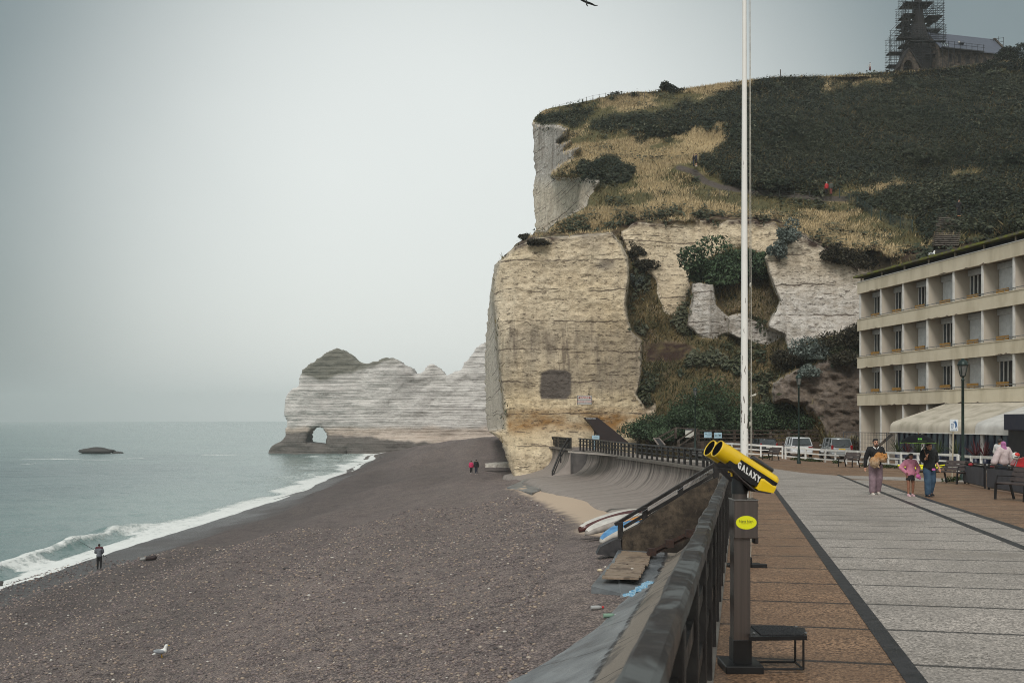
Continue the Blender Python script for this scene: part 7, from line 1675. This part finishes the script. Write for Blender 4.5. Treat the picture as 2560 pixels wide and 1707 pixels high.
m = n * 6; fs = [(0, 1 + k, 1 + (k + 1) % m) for k in range(m)] + [(1 + (j - 1) * m + k, 1 + j * m + k, 1 + j * m + (k + 1) % m, 1 + (j - 1) * m + (k + 1) % m) for j in range(1, rings) for k in range(m)]
mb.add(V, fs, True); can = mb.build("canopy", pm("umbrella_black", c255(9, 10, 13), c255(14, 15, 19), 4, .75, spec=.2), um, fix=False)
mb = MB()
for k in range(m):
    a, b = V[1 + (rings - 1) * m + k], V[1 + (rings - 1) * m + (k + 1) % m]; mb.tube(a, b, .006, .006, 5, cap=False)
mb.build("piping", pm("lime_piping", c255(126, 168, 60), None, 4, .7), um).parent = can
hl = hw - Vector(um.location)
MB().tube((0, 0, .07), hl + Vector((0, 0, -.12)), .008, .012).build("shaft", pm("umbrella_wood", c255(120, 78, 44), c255(90, 58, 34), 9, .5), um)
for k in range(n):
    a = 2 * math.pi * k / n + .06; MB().tube((.0, 0, -.3), (rad * .55 * math.cos(a), rad * .55 * math.sin(a), -rise * .3), .004, .004, 5).build("rib", M_iron, um)
q = []
for (dx, w_) in ((-.075, .03), (-.035, .026), (.0, .03)): 
    x0 = dx - .05; z0 = -.135; y_ = -math.sqrt(max(.0, .36 ** 2 - x0 ** 2)) - .012
    q.append((x0, y_, z0, w_))
mb = MB()
for x0, y_, z0, w_ in q: mb.box((x0 + .0, y_, z0), (w_, .012, .05), Matrix.Rotation(R(-18), 3, 'X'))
mb.build("emblem", pm("emblem_green", c255(106, 190, 60), None, 4, .6), um).parent = can
tm_ = text_mesh("LA PROMENADE", .036, .001)
for v in tm_.vertices: v.co = Vector((v.co.x - .06, -.435 - (v.co.y) * -.35 - .006, -.196 + v.co.y * .8))
link("lettering", tm_, pm("emblem_dim", c255(92, 128, 66), None, 4, .6), um).parent = can
p = px(2334, 1173, G3.y - .2) - G3; MB().box(p, (.1, .02, .06), bev=.008).build("phone_case", pm("phone_pink", c255(214, 110, 180), None, 4, .5), woman).rotation_euler = (0, 0, -R(18))
# pair behind the barrier
G4 = ground(2508, 1212)
person("woman in a mauve headscarf and pale loose tunic seen from behind", G4, R(192), 1.62, dict(elL=(.19, .01, .65), wrL=(.24, .0, .53), haL=(.25, -.01, .48), elR=(-.19, .01, .65), wrR=(-.23, .0, .53), haR=(-.24, 0, .48)), top=T_lil, sleeve='wide', topinf=.034, bottom=T_den, shoes=T_shb, hair=T_hij, hairstyle='hijab', vox=.02, face=False, build_=1.05)
G5 = ground(2520, 1206) 
person("man in a white tee with short black hair beside the headscarf wearer", G5 + Vector((.12, .9, 0)), R(-75 + 180), 1.72, dict(), top=T_wht, sleeve='short', topinf=.024, bottom=T_nav, shoes=T_shw, hairstyle='beard', vox=.02, skin=M_skin2, face=True)
# motorbike and helmet at the right border
G6 = ground(2572, 1215); r = thing("motorbike", "red and black motorbike parked behind the barrier at the right border", "motorbike", tuple(G6))
M_mred = pm("moto_red", c255(186, 28, 36), c255(160, 20, 28), 3, .2, coat=.7)
Mx = Matrix(((0, 0, 1), (0, 1, 0), (-1, 0, 0)))
for x in (-.72, .72):
    wh = MB().lathe([(.22, -.06), (.3, -.06), (.32, 0), (.3, .06), (.22, .06), (.22, -.06)], (x, 0, .32), 22, Matrix(((1, 0, 0), (0, 0, 1), (0, 1, 0)))).build("wheel", M_tyre, r)
    MB().lathe([(.0, -.03), (.23, -.04)], (x, 0, .32), 16, Matrix(((1, 0, 0), (0, 0, 1), (0, 1, 0)))).build("rim", M_rim, r).parent = wh
mb = MB().prism([(-.62, .78), (-.5, .98), (-.2, 1.06), (.1, .92), (.5, .86), (.86, .98), (.8, .84), (.3, .72), (-.1, .62), (-.5, .62)], -.14, .14); mb.build("fairing", M_mred, r)
MB().prism([(0, .9), (.45, .88), (.84, 1.0), (.8, .93), (.4, .8), (0, .84)], -.13, .13).build("seat", M_blk, r)
MB().box((.0, 0, .48), (.5, .26, .34), bev=.05).build("engine", M_trim, r); MB().tube((-.70, .12, .34), (-.48, .12, .96), .03).tube((-.70, -.12, .34), (-.48, -.12, .96), .03).build("fork", M_rim, r)
MB().path([(-.42, -.36, 1.08), (-.46, -.2, 1.04), (-.46, .2, 1.04), (-.42, .36, 1.08)], .018, 6).build("handlebar", M_blk, r); MB().tube((.2, -.2, .38), (.85, -.22, .5), .05, .06).build("exhaust", M_rim, r)
hp = px(2539, 1139, G6.y - .15); r = thing("helmet", "white helmet with a red crown resting on the motorbike's front", "helmet", tuple(hp))
mb = MB().ball((0, 0, 0), (.135, .155, .13), 18, 12); mb.ball((-.03, -.05, -.07), (.11, .12, .08), 12, 8); link("shell", remeshed(mb, .012, 2), M_white, r)
mb = MB().ball((.01, -.06, .035), (.105, .115, .085), 14, 10); link("crown", remeshed(mb, .012, 1), pm("helmet_red", c255(206, 44, 34), None, 4, .3), r)
MB().ball((-.03, -.1, -.055), (.09, .08, .035), 12, 8).build("visor", M_lens, r)
for x, y in ((2428, 1161), (2478, 1167), (2572, 1172)):   # cushions / caps on the barrier edge
    g = ground(x, y + 52); g.z = px(x, y, g.y).z; k = (2428, 2478, 2572).index(x)
    if k < 2: tag(MB().ball(g, (.11, .09, .06), 12, 8).build("flower_pot", pm("red_flower", c255(170, 40, 48), c255(130, 28, 36), 20, .8)), ("small red flower clump on the barrier's left end", "small red flower clump in the middle of the barrier")[k], "flowers")
# couple on the shingle
p1 = beach_at(1178, 1184); p2 = beach_at(1190.5, 1185)
person("woman in a pink jacket walking away on the shingle beside a man", p1, R(180), 1.62, dict(knL=(.05, .02, .28)), top=T_mag, topinf=.03, bottom=T_blk, shoes=T_shw, hairstyle='short', vox=.035, face=False)
person("man in a black jacket walking away on the shingle beside a woman", p2, R(180), 1.78, dict(knR=(-.05, .02, .28)), top=T_blk, topinf=.03, bottom=T_nav, shoes=T_shw, hairstyle='short', vox=.035, face=False)
# angler
p3 = beach_at(248, 1421)
person("angler in a grey and maroon jacket standing at the water's edge", p3, R(200), 1.74, dict(elL=(.15, -.02, .66), wrL=(.10, -.11, .62), haL=(.09, -.13, .62), elR=(-.15, -.02, .66), wrR=(-.10, -.11, .60), haR=(-.09, -.13, .60)), top=T_gry, topinf=.026, bottom=T_blk, shoes=T_shb, hairstyle='short', vox=.026, face=False)
ang = [o for o in C.objects if o.name.startswith('person') and 'angler' in o.get('label', '')][0]
MB().capsule((-.16, .02, 1.44), (.16, .02, 1.44), .105, .105).build("yoke", cloth("maroon", c255(84, 40, 50)), ang)
k3 = p3.y / F; rt = px(180, 1342, p3.y + 3); r = thing("fishing_rod", "long thin fishing rod held out over the surf by the angler", "fishing rod", tuple(p3 + Vector((.15, .2, 1.05))))
MB().tube(p3 + Vector((.45, .2, .78)), rt, .022, .008, 6).build("rod", M_blk, r, world=True); MB().tube(p3 + Vector((.2, .2, .9)), p3 + Vector((.2, .26, .86)), .05, .05, 8).build("reel", M_rim, r, world=True)
# walkers on the hill
def hp_(x, y): return hill_at(x, y) + Vector((0, -.9, .22))
hl_ = "walkers on the hill path"
person("walker in dark clothes with a pack at the top of the hill path", hp_(1737, 425), R(100), 1.72, dict(), top=T_nav, topinf=.03, bottom=T_blk, kind='shorts', shoes=T_shw, vox=.04, face=False, group=hl_)
person("walker in black partly hidden beside the one with the pack", hp_(1731, 424), R(90), 1.62, dict(), top=T_blk, bottom=T_nav, shoes=T_shb, vox=.04, face=False, group=hl_)
person("lone walker in a grey jacket on the hill path beside the flagpole", hp_(1932, 480), R(20), 1.66, dict(), top=T_gry, topinf=.026, bottom=T_nav, shoes=T_shb, hairstyle='pony', vox=.04, face=False, group=hl_)
person("walker in a bright red jacket and white cap on the hill path", hp_(2061, 495), R(200), 1.66, dict(), top=T_red, topinf=.034, bottom=T_blk, shoes=T_shb, hair=T_wht, vox=.04, face=False, group=hl_)
person("walker in an olive jacket next to the red-jacketed walker", hp_(2072, 495), R(190), 1.72, dict(), top=T_olv, topinf=.03, bottom=T_brn, shoes=T_shb, vox=.04, face=False, group=hl_)
person("person in black standing on the hillside steps above the hotel", hp_(2370, 566) + Vector((0, -1.6, .3)), R(10), 1.7, dict(elL=(.13, -.02, .67), wrL=(.05, -.1, .72), haL=(.04, -.11, .74)), top=T_blk, topinf=.022, bottom=T_blk, shoes=cloth("shoe_tan", c255(196, 138, 96)), vox=.035, face=False, group=hl_)
person("walker in a long dark red skirt on the skyline left of the church", hp_(2171, 184) + Vector((0, 0, -.1)), R(80), 1.66, dict(elL=(.1, .14, .68), wrL=(.1, .22, .55), haL=(.1, .25, .5)), top=T_wht, topinf=.02, bottom=cloth("wine", c255(96, 40, 46)), kind='dress', shoes=T_shb, vox=.05, face=False, group=hl_)

# gulls
M_gw = pm("gull_white", c255(226, 226, 222), c255(210, 210, 206), 6, .8); M_gg = pm("gull_grey", c255(150, 154, 158), c255(126, 130, 134), 6, .8); M_beak = pm("beak_yellow", c255(206, 160, 50), None, 6, .5)
def gull(label, loc, rz, s=1.0):
    r = thing("gull", label, "gull", tuple(loc), rz)
    mb = MB().capsule(Vector((-.13, 0, .17)) * s, Vector((.09, 0, .20)) * s, .06 * s, .085 * s); mb.capsule(Vector((.10, 0, .22)) * s, Vector((.13, 0, .33)) * s, .06 * s, .05 * s); mb.ball(Vector((.145, 0, .35)) * s, (.055 * s, .05 * s, .05 * s)); mb.capsule(Vector((-.13, 0, .17)) * s, Vector((-.27, 0, .13)) * s, .05 * s, .02 * s)
    link("body", remeshed(mb, .014 * s, 2), M_gw, r)
    for sy in (-1, 1):
        MB().ball(Vector((-.07, sy * .065, .20)) * s, (.17 * s, .03 * s, .06 * s), 12, 8, Matrix.Rotation(R(8), 3, 'Y')).build("wing", M_gg, r); MB().tube(Vector((.0, sy * .03, .12)) * s, Vector((.01, sy * .03, 0)) * s, .008 * s).build("leg", M_beak, r)
    MB().tube(Vector((.19, 0, .35)) * s, Vector((.255, 0, .335)) * s, .016 * s, .006 * s).build("beak", M_beak, r)
    return r
gull("white gull standing alone on the near shingle at the bottom", beach_at(404, 1643), R(35), 1.0)
gull("white gull perched on the hotel roof edge", H(17.0 - 7.6, .2, 11.12), R(15), 1.15)
r = thing("gull", "gull gliding with spread wings at the top of the picture", "gull", tuple(px(1466, 8, 62)))
mb = MB().capsule((0, 0, .12), (.02, 0, -.12), .05, .045); mb.capsule((0, .1, .2), (0, .05, .1), .03, .05); mb.capsule((.02, 0, -.12), (.09, 0, -.2), .035, .03); link("body", remeshed(mb, .02, 1), pm("gull_dark", c255(58, 60, 60), c255(40, 42, 42), 5, .8), r)
def wing(pts):
    mb = MB(); V = []
    for (x, z, c_) in pts:
        for (dy, dz, e) in ((-.5, 0, 0), (-.2, .022, 0), (.5, 0, 0), (0, -.012, 0)): V.append((x, dy * c_, z + dz + dy * c_ * -.35))
    n = len(pts); fs = [(k * 4 + j, k * 4 + (j + 1) % 4, (k + 1) * 4 + (j + 1) % 4, (k + 1) * 4 + j) for k in range(n - 1) for j in range(4)] + [[0, 1, 2, 3], [4 * n - 4 + j for j in range(4)]]
    return mb.add(V, fs)
wing([(.03, .03, .2), (.2, -.02, .19), (.38, -.09, .16), (.52, -.16, .11), (.64, -.17, .05), (.71, -.16, .01)]).build("wing", _MC["gull_dark"], r)
wing([(-.03, .06, .2), (-.18, .12, .18), (-.33, .19, .14), (-.46, .25, .09), (-.56, .27, .04), (-.62, .27, .01)]).build("wing", _MC["gull_dark"], r)
# ------------------------------------------------------------------ church under scaffolding on the hilltop
YC = 207.0; kc = YC / F
def cp(cx, cy, dY=0.0): return px(2200 + cx * .15306, cy * .15306, YC + dY)     # crop pixels of the church close-up
M_flint = (lambda t: (t.col(t.mix(t.ramp(t.noise(1.6, 6), .38, .62), c255(46, 42, 39), c255(82, 74, 66))), t.bump(t.voro(2.6), .7, .1), t.m)[-1])(MT("flint_masonry", .9, 0, .2))
M_slate = (lambda t: (t.col(t.mix(t.noise(1.2, 5), c255(62, 68, 80), c255(84, 90, 102))), t.bump(t.noise(3, 3, t.mapv((1, 1, 6))), .3, .04), t.m)[-1])(MT("slate_roof", .55, 0, .4))
M_dkst = pm("dark_masonry", c255(20, 19, 20), c255(34, 32, 31), 1.4, .9, bump=.5, bd=.08); M_void = pm("church_void", c255(16, 15, 15), None, 3, .9)
base = cp(640, 1180); gzc = base.z
ch = thing("church", "small flint church with a slate nave roof on the hilltop", "church", (base.x, YC, gzc))
na = Vector((.968, .25, 0)); nb_ = Vector((.25, -.968, 0))        # along the nave, towards the viewer's side
r0 = cp(900, 505); tx = cp(690, 0).x
def N(a, b, z): return Vector((r0.x, YC + 1.0, 0)) + na * a + nb_ * b + Vector((0, 0, z))
zr, ze = r0.z, cp(1000, 870).z; Ln = 15.0; hwid = 4.2
e_top = [N(-1.5, 0, zr), N(Ln, 0, zr), N(Ln, hwid, ze), N(-1.5, hwid, ze)]; e_b = [N(-1.5, -hwid, ze), N(Ln, -hwid, ze)]
th = Vector((0, 0, -.22))
MB().add(e_top + [p + th for p in e_top], [(0, 1, 2, 3), (7, 6, 5, 4), (0, 4, 5, 1), (1, 5, 6, 2), (2, 6, 7, 3), (3, 7, 4, 0)]).add([e_top[0] + Vector((0, .01, 0)), e_top[1] + Vector((0, .01, 0)), e_b[1], e_b[0]], [(0, 1, 2, 3)]).build("nave_roof", M_slate, ch, world=True)
w0 = hwid - .5
MB().add([N(-1.5, w0, gzc - 2), N(Ln - .2, w0, gzc - 2), N(Ln - .2, w0, ze + .3), N(-1.5, w0, ze + .3), N(-1.5, -w0, gzc - 2), N(Ln - .2, -w0, gzc - 2), N(Ln - .2, -w0, ze + .3), N(-1.5, -w0, ze + .3), N(Ln - .2, 0, zr - .3), N(-1.5, 0, zr - .3)], [(0, 1, 2, 3), (5, 4, 7, 6), (1, 5, 6, 8, 2), (4, 0, 3, 9, 7)]).build("nave_wall", M_flint, ch, world=True)
for s_ in (1, -1): MB().beam(N(Ln + .05, 0, zr + .12), N(Ln + .05, s_ * (hwid + .1), ze - .1), .45, .36).build("gable_coping", M_flint, ch, world=True)
for q in range(6):
    a = 1.3 + q * 2.1; V = [N(a + x, w0 + .03, ze - 2.6 + z) for x, z in ((-.35, 0), (.35, 0), (.35, 1.2), (.2, 1.55), (0, 1.7), (-.2, 1.55), (-.35, 1.2))]
    MB().add(V + [v + nb_ * .05 for v in V], [list(range(7)), [7 + i for i in range(7)]] + [(i, (i + 1) % 7, 7 + (i + 1) % 7, 7 + i) for i in range(7)]).build("window", M_void, ch, world=True)
p0, p1 = N(4.2, 0, zr).lerp(N(4.2, hwid, ze), .66), N(5.1, 0, zr).lerp(N(5.1, hwid, ze), .66)
MB().box((p0 + p1) / 2 + Vector((0, -.25, .2)), (.75, .8, .5), Matrix.Rotation(R(-25), 3, 'X')).build("dormer", M_slate, ch, world=True)
MB().box((p0 + p1) / 2 + Vector((-.45, -.35, .32)), (.65, .1, .5), Matrix.Rotation(R(-38), 3, 'X')).build("dormer_panel", pm("pale_board", c255(176, 172, 164), None, 4, .6), ch, world=True)
for q in range(3):
    p = N(-.6 + q * .62, hwid * .86, zr + (ze - zr) * .86); MB().box(p + Vector((0, -.12, .1)), (.16, .1, 1.2), Matrix.Rotation(R(-40), 3, 'X')).build("roof_light", pm("roof_pane", c255(150, 164, 166), None, 4, .2), ch, world=True)
# tower: square base, octagonal spire
cy0 = YC + 2.2
sp = [(3.6, gzc - 2), (3.45, cp(0, 830).z), (2.75, cp(0, 620).z), (2.0, cp(0, 480).z), (1.35, cp(0, 330).z), (1.02, cp(0, 150).z), (.80, cp(0, 0).z), (.62, cp(0, -180).z), (.3, cp(0, -420).z), (.02, cp(0, -640).z)]
MB().lathe(sp, (tx, cy0, 0), 8, Matrix.Rotation(R(22.5), 3, 'Z'), sm=False).build("spire", M_dkst, ch, world=True)
for s_ in (-1, 1): MB().add([Vector((tx + s_ * 2.2, cy0 - 3.2, gzc - 2)), Vector((tx + s_ * 4.6, cy0 - 2.8, gzc - 2)), Vector((tx + s_ * 2.0, cy0 - 2.0, cp(0, 830).z)), Vector((tx + s_ * 2.2, cy0 + 1, gzc - 2)), Vector((tx + s_ * 4.6, cy0 + 1, gzc - 2)), Vector((tx + s_ * 2.0, cy0 + 1, cp(0, 830).z))], [(0, 1, 2), (3, 5, 4), (0, 3, 4, 1), (1, 4, 5, 2), (2, 5, 3, 0)]).build("buttress", M_flint, ch, world=True)
# porch with pointed arch
pf = YC - 3.2; P = lambda cx, cy: (px(2200 + cx * .15306, cy * .15306, pf).x, px(0, cy * .15306, pf).z)
outl = [P(315, 1230), P(365, 990), P(475, 800), P(560, 930), P(640, 1100), P(650, 1230)]
arch = [P(540, 1230), P(537, 1090), P(520, 1020), P(490, 985), P(458, 978), P(425, 995), P(395, 1040), P(382, 1100), P(380, 1230)]
pts = outl + arch; n = len(pts)
mb = MB(); mb.add([(x, pf, z) for x, z in pts] + [(x, pf + 3, z) for x, z in pts], [list(range(n)), [n + i for i in range(n)][::-1]] + [(i, (i + 1) % n, n + (i + 1) % n, n + i) for i in range(n)]); mb.build("porch", M_flint, ch, world=True)
MB().box(((arch[0][0] + arch[-1][0]) / 2, pf + 2.6, arch[0][1] + .9), (1.8, .3, 2.6)).build("doorway", M_void, ch, world=True)
MB().beam((*P(470, 785)[:1], pf + 1.4, P(470, 785)[1]), (P(680, 1110)[0], pf + 1.4, P(680, 1110)[1]), 3.2, .2).beam((P(470, 785)[0], pf + 1.4, P(470, 785)[1]), (P(300, 1110)[0], pf + 1.4, P(300, 1110)[1]), 3.2, .2).build("porch_roof", M_dkst, ch, world=True)
# scaffolding
M_sc = pm("scaffold_tube", c255(22, 24, 28), c255(34, 37, 41), 6, .5, .5); M_deck = pm("scaffold_deck", c255(12, 12, 12), c255(18, 17, 17), 4, .8)
def scaffold(label, tiers):
    x0, x1, za, _ = tiers[0]; r = thing("scaffold", label, "scaffold", (px(2200 + (x0 + x1) / 2 * .153, 0, YC).x, cy0, gzc), 0, "scaffolding around the church")
    for (ca, cb, cya, cyb, lifts, dep) in [t if len(t) == 6 else None for t in tiers]: pass
    return r
sc = thing("scaffold", "dense scaffolding wrapped round the church spire", "scaffold", (tx, cy0, gzc), 0, "scaffolding around the church")
def tier(xa, xb, ytop, ybot, ys, lifts, nx_):
    mb = MB(); xs = [cp(xa + (xb - xa) * k / nx_, 0).x for k in range(nx_ + 1)]; zt_, zb_ = cp(0, ytop).z, cp(0, ybot).z
    for yy in ys:
        for x in xs:
            mb.tube((x, cy0 + yy, zb_), (x, cy0 + yy, zt_), .05, n=5)
    lv = sorted(lifts)
    for cy in lv:
        z = cp(0, cy).z
        for dz in (0, .5, 1.0):
            for yy in ys: mb.tube((xs[0] - .25, cy0 + yy, z + dz), (xs[-1] + .25, cy0 + yy, z + dz), .035, n=4)
        for dz in (0, 1.0):
            for x in (xs[0], xs[-1]): mb.tube((x, cy0 + ys[0], z + dz), (x, cy0 + ys[-1], z + dz), .035, n=4)
    for i, cy in enumerate(lv[:-1]):
        za, zb2 = cp(0, cy).z, cp(0, lv[i + 1]).z; k = i % nx_
        mb.tube((xs[k], cy0 + ys[0], za), (xs[k + 1], cy0 + ys[0], zb2), .035, n=4); mb.tube((xs[-1], cy0 + ys[0], za), (xs[-2], cy0 + ys[0], zb2), .035, n=4)
    mb.build("frame", M_sc, sc, world=True)
def deck(xa, xb, cy, ya, yb): 
    a, b = cp(xa, cy), cp(xb, cy); MB().box(((a.x + b.x) / 2, cy0 + (ya + yb) / 2, a.z), (b.x - a.x, yb - ya, .16)).build("platform", M_deck, sc, world=True)
tier(145, 400, 620, 1200, (-2.6, -.6), [700, 860, 980, 1070, 1140], 3); tier(285, 500, 390, 900, (-2.6, 1.5), [470, 560, 640, 740], 3)
tier(385, 470, 60, 700, (-2.0, 1.8), [110, 220, 330, 430, 545], 1); tier(430, 880, -150, 240, (-1.9, 1.8), [-100, 20, 110, 215], 4)
tier(850, 1040, 10, 560, (-2.2, 1.8), [60, 130, 180, 250, 330, 400, 470], 2); tier(500, 1000, 470, 1180, (-4.4, -3.4), [560, 640, 740, 870, 960, 1070], 4)
for (a, b, cy, ya, yb) in ((425, 885, 25, -1.9, 1.8), (415, 610, 215, -2, 1.8), (790, 1025, 255, -2.2, 1.6), (375, 560, 335, -2, 1.8), (840, 930, 320, -1.8, 1.5), (405, 540, 425, -2.4, 1), (780, 1010, 475, -2.2, 1.8), (360, 500, 540, -2.6, 1), (275, 730, 650, -3.2, -2), (350, 460, 735, -2.6, 0), (145, 420, 865, -2.6, -.6), (430, 1000, 735, -4.4, -3.5), (140, 330, 1075, -2.6, -.6), (700, 1030, 945, -4.4, -3.5)): deck(a, b, cy, ya, yb)
MB().tube(cp(372, 20), cp(352, 560), .02, n=4).box(cp(384, 55), (.24, .2, .34), bev=.05).tube(cp(345, 18), cp(450, 25), .04, n=5).build("hoist", M_sc, sc, world=True)
sc2 = thing("scaffold", "small scaffold tower at the far gable of the church", "scaffold", tuple(cp(1930, 960, 5)), 0, "scaffolding around the church")
mb = MB(); zs = cp(0, 960, 5).z; zt2 = cp(0, 600, 5).z
for cx, ct in ((1850, 650), (1940, 600), (2015, 610)):
    for dy in (4, 6): p = cp(cx, ct, dy); mb.tube((p.x, YC + dy, zs - 1), p, .05, n=5)
for cy in (620, 680, 740, 830, 880):
    for dy in (4, 6): a, b = cp(1800 if cy < 800 else 1900, cy + 30, dy), cp(2020, cy, dy); mb.tube(a, b, .035, n=4)
mb.tube(cp(1910, 890, 4), cp(2000, 740, 4), .03, n=4).tube(cp(1940, 740, 4), cp(2010, 890, 4), .03, n=4); mb.build("frame", M_sc, sc2, world=True)
a, b = cp(1825, 770, 4), cp(2005, 735, 4); MB().beam(a + Vector((0, 1, 0)), b + Vector((0, 1, 0)), 2.0, .14).build("platform", M_deck, sc2, world=True)
sc3 = thing("scaffold", "low run of scaffold railings along the church eaves", "scaffold", tuple(N(4, hwid + .8, gzc)), 0, "scaffolding around the church")
mb = MB()
for q in range(8): mb.tube(N(q * 1.4 - 1.5, hwid + .7, gzc - 1.5), N(q * 1.4 - 1.5, hwid + .7, ze + 1.1), .045, n=5)
for z in (ze + 1.0, ze + .5, ze - .2): mb.tube(N(-1.8, hwid + .7, z), N(8.6, hwid + .7, z), .035, n=4)
for q in (1, 4): mb.tube(N(q * 1.4 - 1.5, hwid + .7, gzc - 1), N(q * 1.4 - .1, hwid + .7, ze - .2), .035, n=4)
mb.build("frame", M_sc, sc3, world=True); MB().beam(N(-1.6, hwid + .35, ze - .35), N(8.4, hwid + .35, ze - .35), .8, .12).build("platform", M_deck, sc3, world=True)
# bushes on the crest
M_crest = leaf_mat("crest_leaf", [c255(20, 27, 20), c255(30, 38, 26), c255(44, 52, 34)])
for k, (x, y, w_, h_, lab) in enumerate([(2535, 160, 3.0, 2.6, "dark round tree beside the church at the right border"), (2505, 172, 2.2, 1.6, "low dark bush under the church gable, left of the round tree"), (2572, 190, 3.0, 2.4, "dark bush at the right border below the round tree"), (1678, 232, 1.9, 1.5, "dark bush standing up on the middle of the skyline"), (1702, 228, 1.0, .6, "low bush just right of the skyline bush"), (1557, 243, 1.9, .9, "low dark bush on the left part of the skyline"), (1520, 248, 1.0, .7, "small bush on the skyline nearest the headland tip")]):
    shrub("skyline_bush", lab, hill_at(x, y) + Vector((0, 1.0, -.2)), (w_, 1.6, h_), int(2600 * w_ * h_ / 3), .2, M_crest, "tree" if k == 0 else "bush", "bushes along the skyline" if k > 2 else None, seed=80 + k, blob=9)
# fence posts along the headland skyline and wire fence on the slope
M_wire = pm("fence_wire", c255(52, 54, 52), None, 6, .7)
def wire_fence(name, label, pts, h, mat, post=.09, wires=2, mesh=False):
    P_ = [hill_at(x, y) for x, y in pts]; r = thing(name, label, "fence", tuple(P_[0]))
    for p in P_: MB().box((p.x, p.y, p.z + h / 2 - .2), (post, post, h + .4)).build("post", mat, r, world=True)
    for w_ in range(wires):
        mb = MB(); mb.path([p + Vector((0, 0, h * (w_ + 1) / (wires + .2))) for p in P_], .012, 4); mb.build("wire", M_wire, r, world=True)
    if mesh:
        mb = MB()
        for a, b in zip(P_[:-1], P_[1:]):
            n = int((b - a).length / .22)
            for k in range(n): p = a.lerp(b, k / n); mb.tube(p, p + Vector((0, 0, h)), .012, n=3, cap=False)
        mb.build("mesh", mat, r, world=True)
wire_fence("skyline_fence", "thin post and wire fence along the headland skyline", [(1200 + a * .2979, 150 + b * .2979 + 12) for a, b in ((668, 400), (757, 372), (838, 350), (893, 335), (948, 318), (1000, 310), (1055, 300), (1110, 290), (1162, 282), (1270, 290), (1328, 290), (1380, 290))], 1.3, M_brownwood, .08)
M_gfence = pm("green_fence", c255(32, 50, 46), c255(42, 60, 54), 5, .6)
wire_fence("path_fence", "dark green mesh fence sloping down beside the hillside path", [(1700 + a * .2976, 380 + b * .2976) for a, b in ((1340, 385), (1420, 430), (1490, 460), (1553, 500), (1610, 545), (1685, 580), (1765, 615), (1850, 640), (1950, 670))], 1.25, M_gfence, .1, 2, True)
wire_fence("pasture_fence", "short run of thin posts in the dry grass left of the flagpole", [(1700 + a * .2976, 380 + b * .2976) for a, b in ((85, 385), (243, 395), (335, 392), (405, 392), (612, 400), (834, 400), (960, 405), (1090, 405))], 1.2, M_wire, .07, 2)
tag(MB().box(hill_at(1951, 192) + Vector((0, 0, .5)), (.14, .14, 1.6)).build("skyline_post", M_brownwood), "single wooden post on the skyline right of the flagpole", "post")
# timber steps on the hillside
r = thing("hillside_steps", "flight of dark timber steps up the hillside behind the hotel roof", "steps", tuple(hill_at(2372, 600)))
for k in range(17):
    f_ = k / 16; y_ = 612 - 78 * f_; xa, xb = 2338 + 6 * f_ + 18 * max(0, f_ - .6), 2398 + 14 * f_
    Yk = hill_at((xa + xb) / 2, y_).y - 1.5; a, b = px(xa, y_, Yk), px(xb, y_, Yk)
    MB().box(((a.x + b.x) / 2, Yk + .45, a.z), (b.x - a.x, .7, .09)).build("tread", M_step if k else globals().setdefault('M_step', wood("step_timber", c255(88, 80, 73), c255(124, 114, 104), c255(60, 54, 48), (1, 4, 4), .8)), r, world=True)
tag(MB().box(px(2340, 640, 93) + Vector((1.4, 0, .1)), (3.4, .5, .9)).build("timber_screen", M_post), "dark timber panel in the grass just above the hotel roof", "panel")
# ------------------------------------------------------------------ sea haze: one closed box of thin even air round everything
def haze():
    hb = MB().box((-1400, 1930, 43), (4400, 4300, 114))   # bottom below the sea, top above the spire
    m = bpy.data.materials.new("haze"); m.use_nodes = True; n = m.node_tree.nodes; n.clear()
    o = n.new('ShaderNodeOutputMaterial'); vv = n.new('ShaderNodeVolumePrincipled')
    vv.inputs['Color'].default_value = (0.93, 0.97, 0.96, 1); vv.inputs['Density'].default_value = HAZE
    vv.inputs['Anisotropy'].default_value = 0.2
    m.node_tree.links.new(vv.outputs[0], o.inputs['Volume'])
    tag(hb.build("haze", m), "thin sea mist over the bay", "haze", kind="stuff")
HAZE = 0.00027
haze()
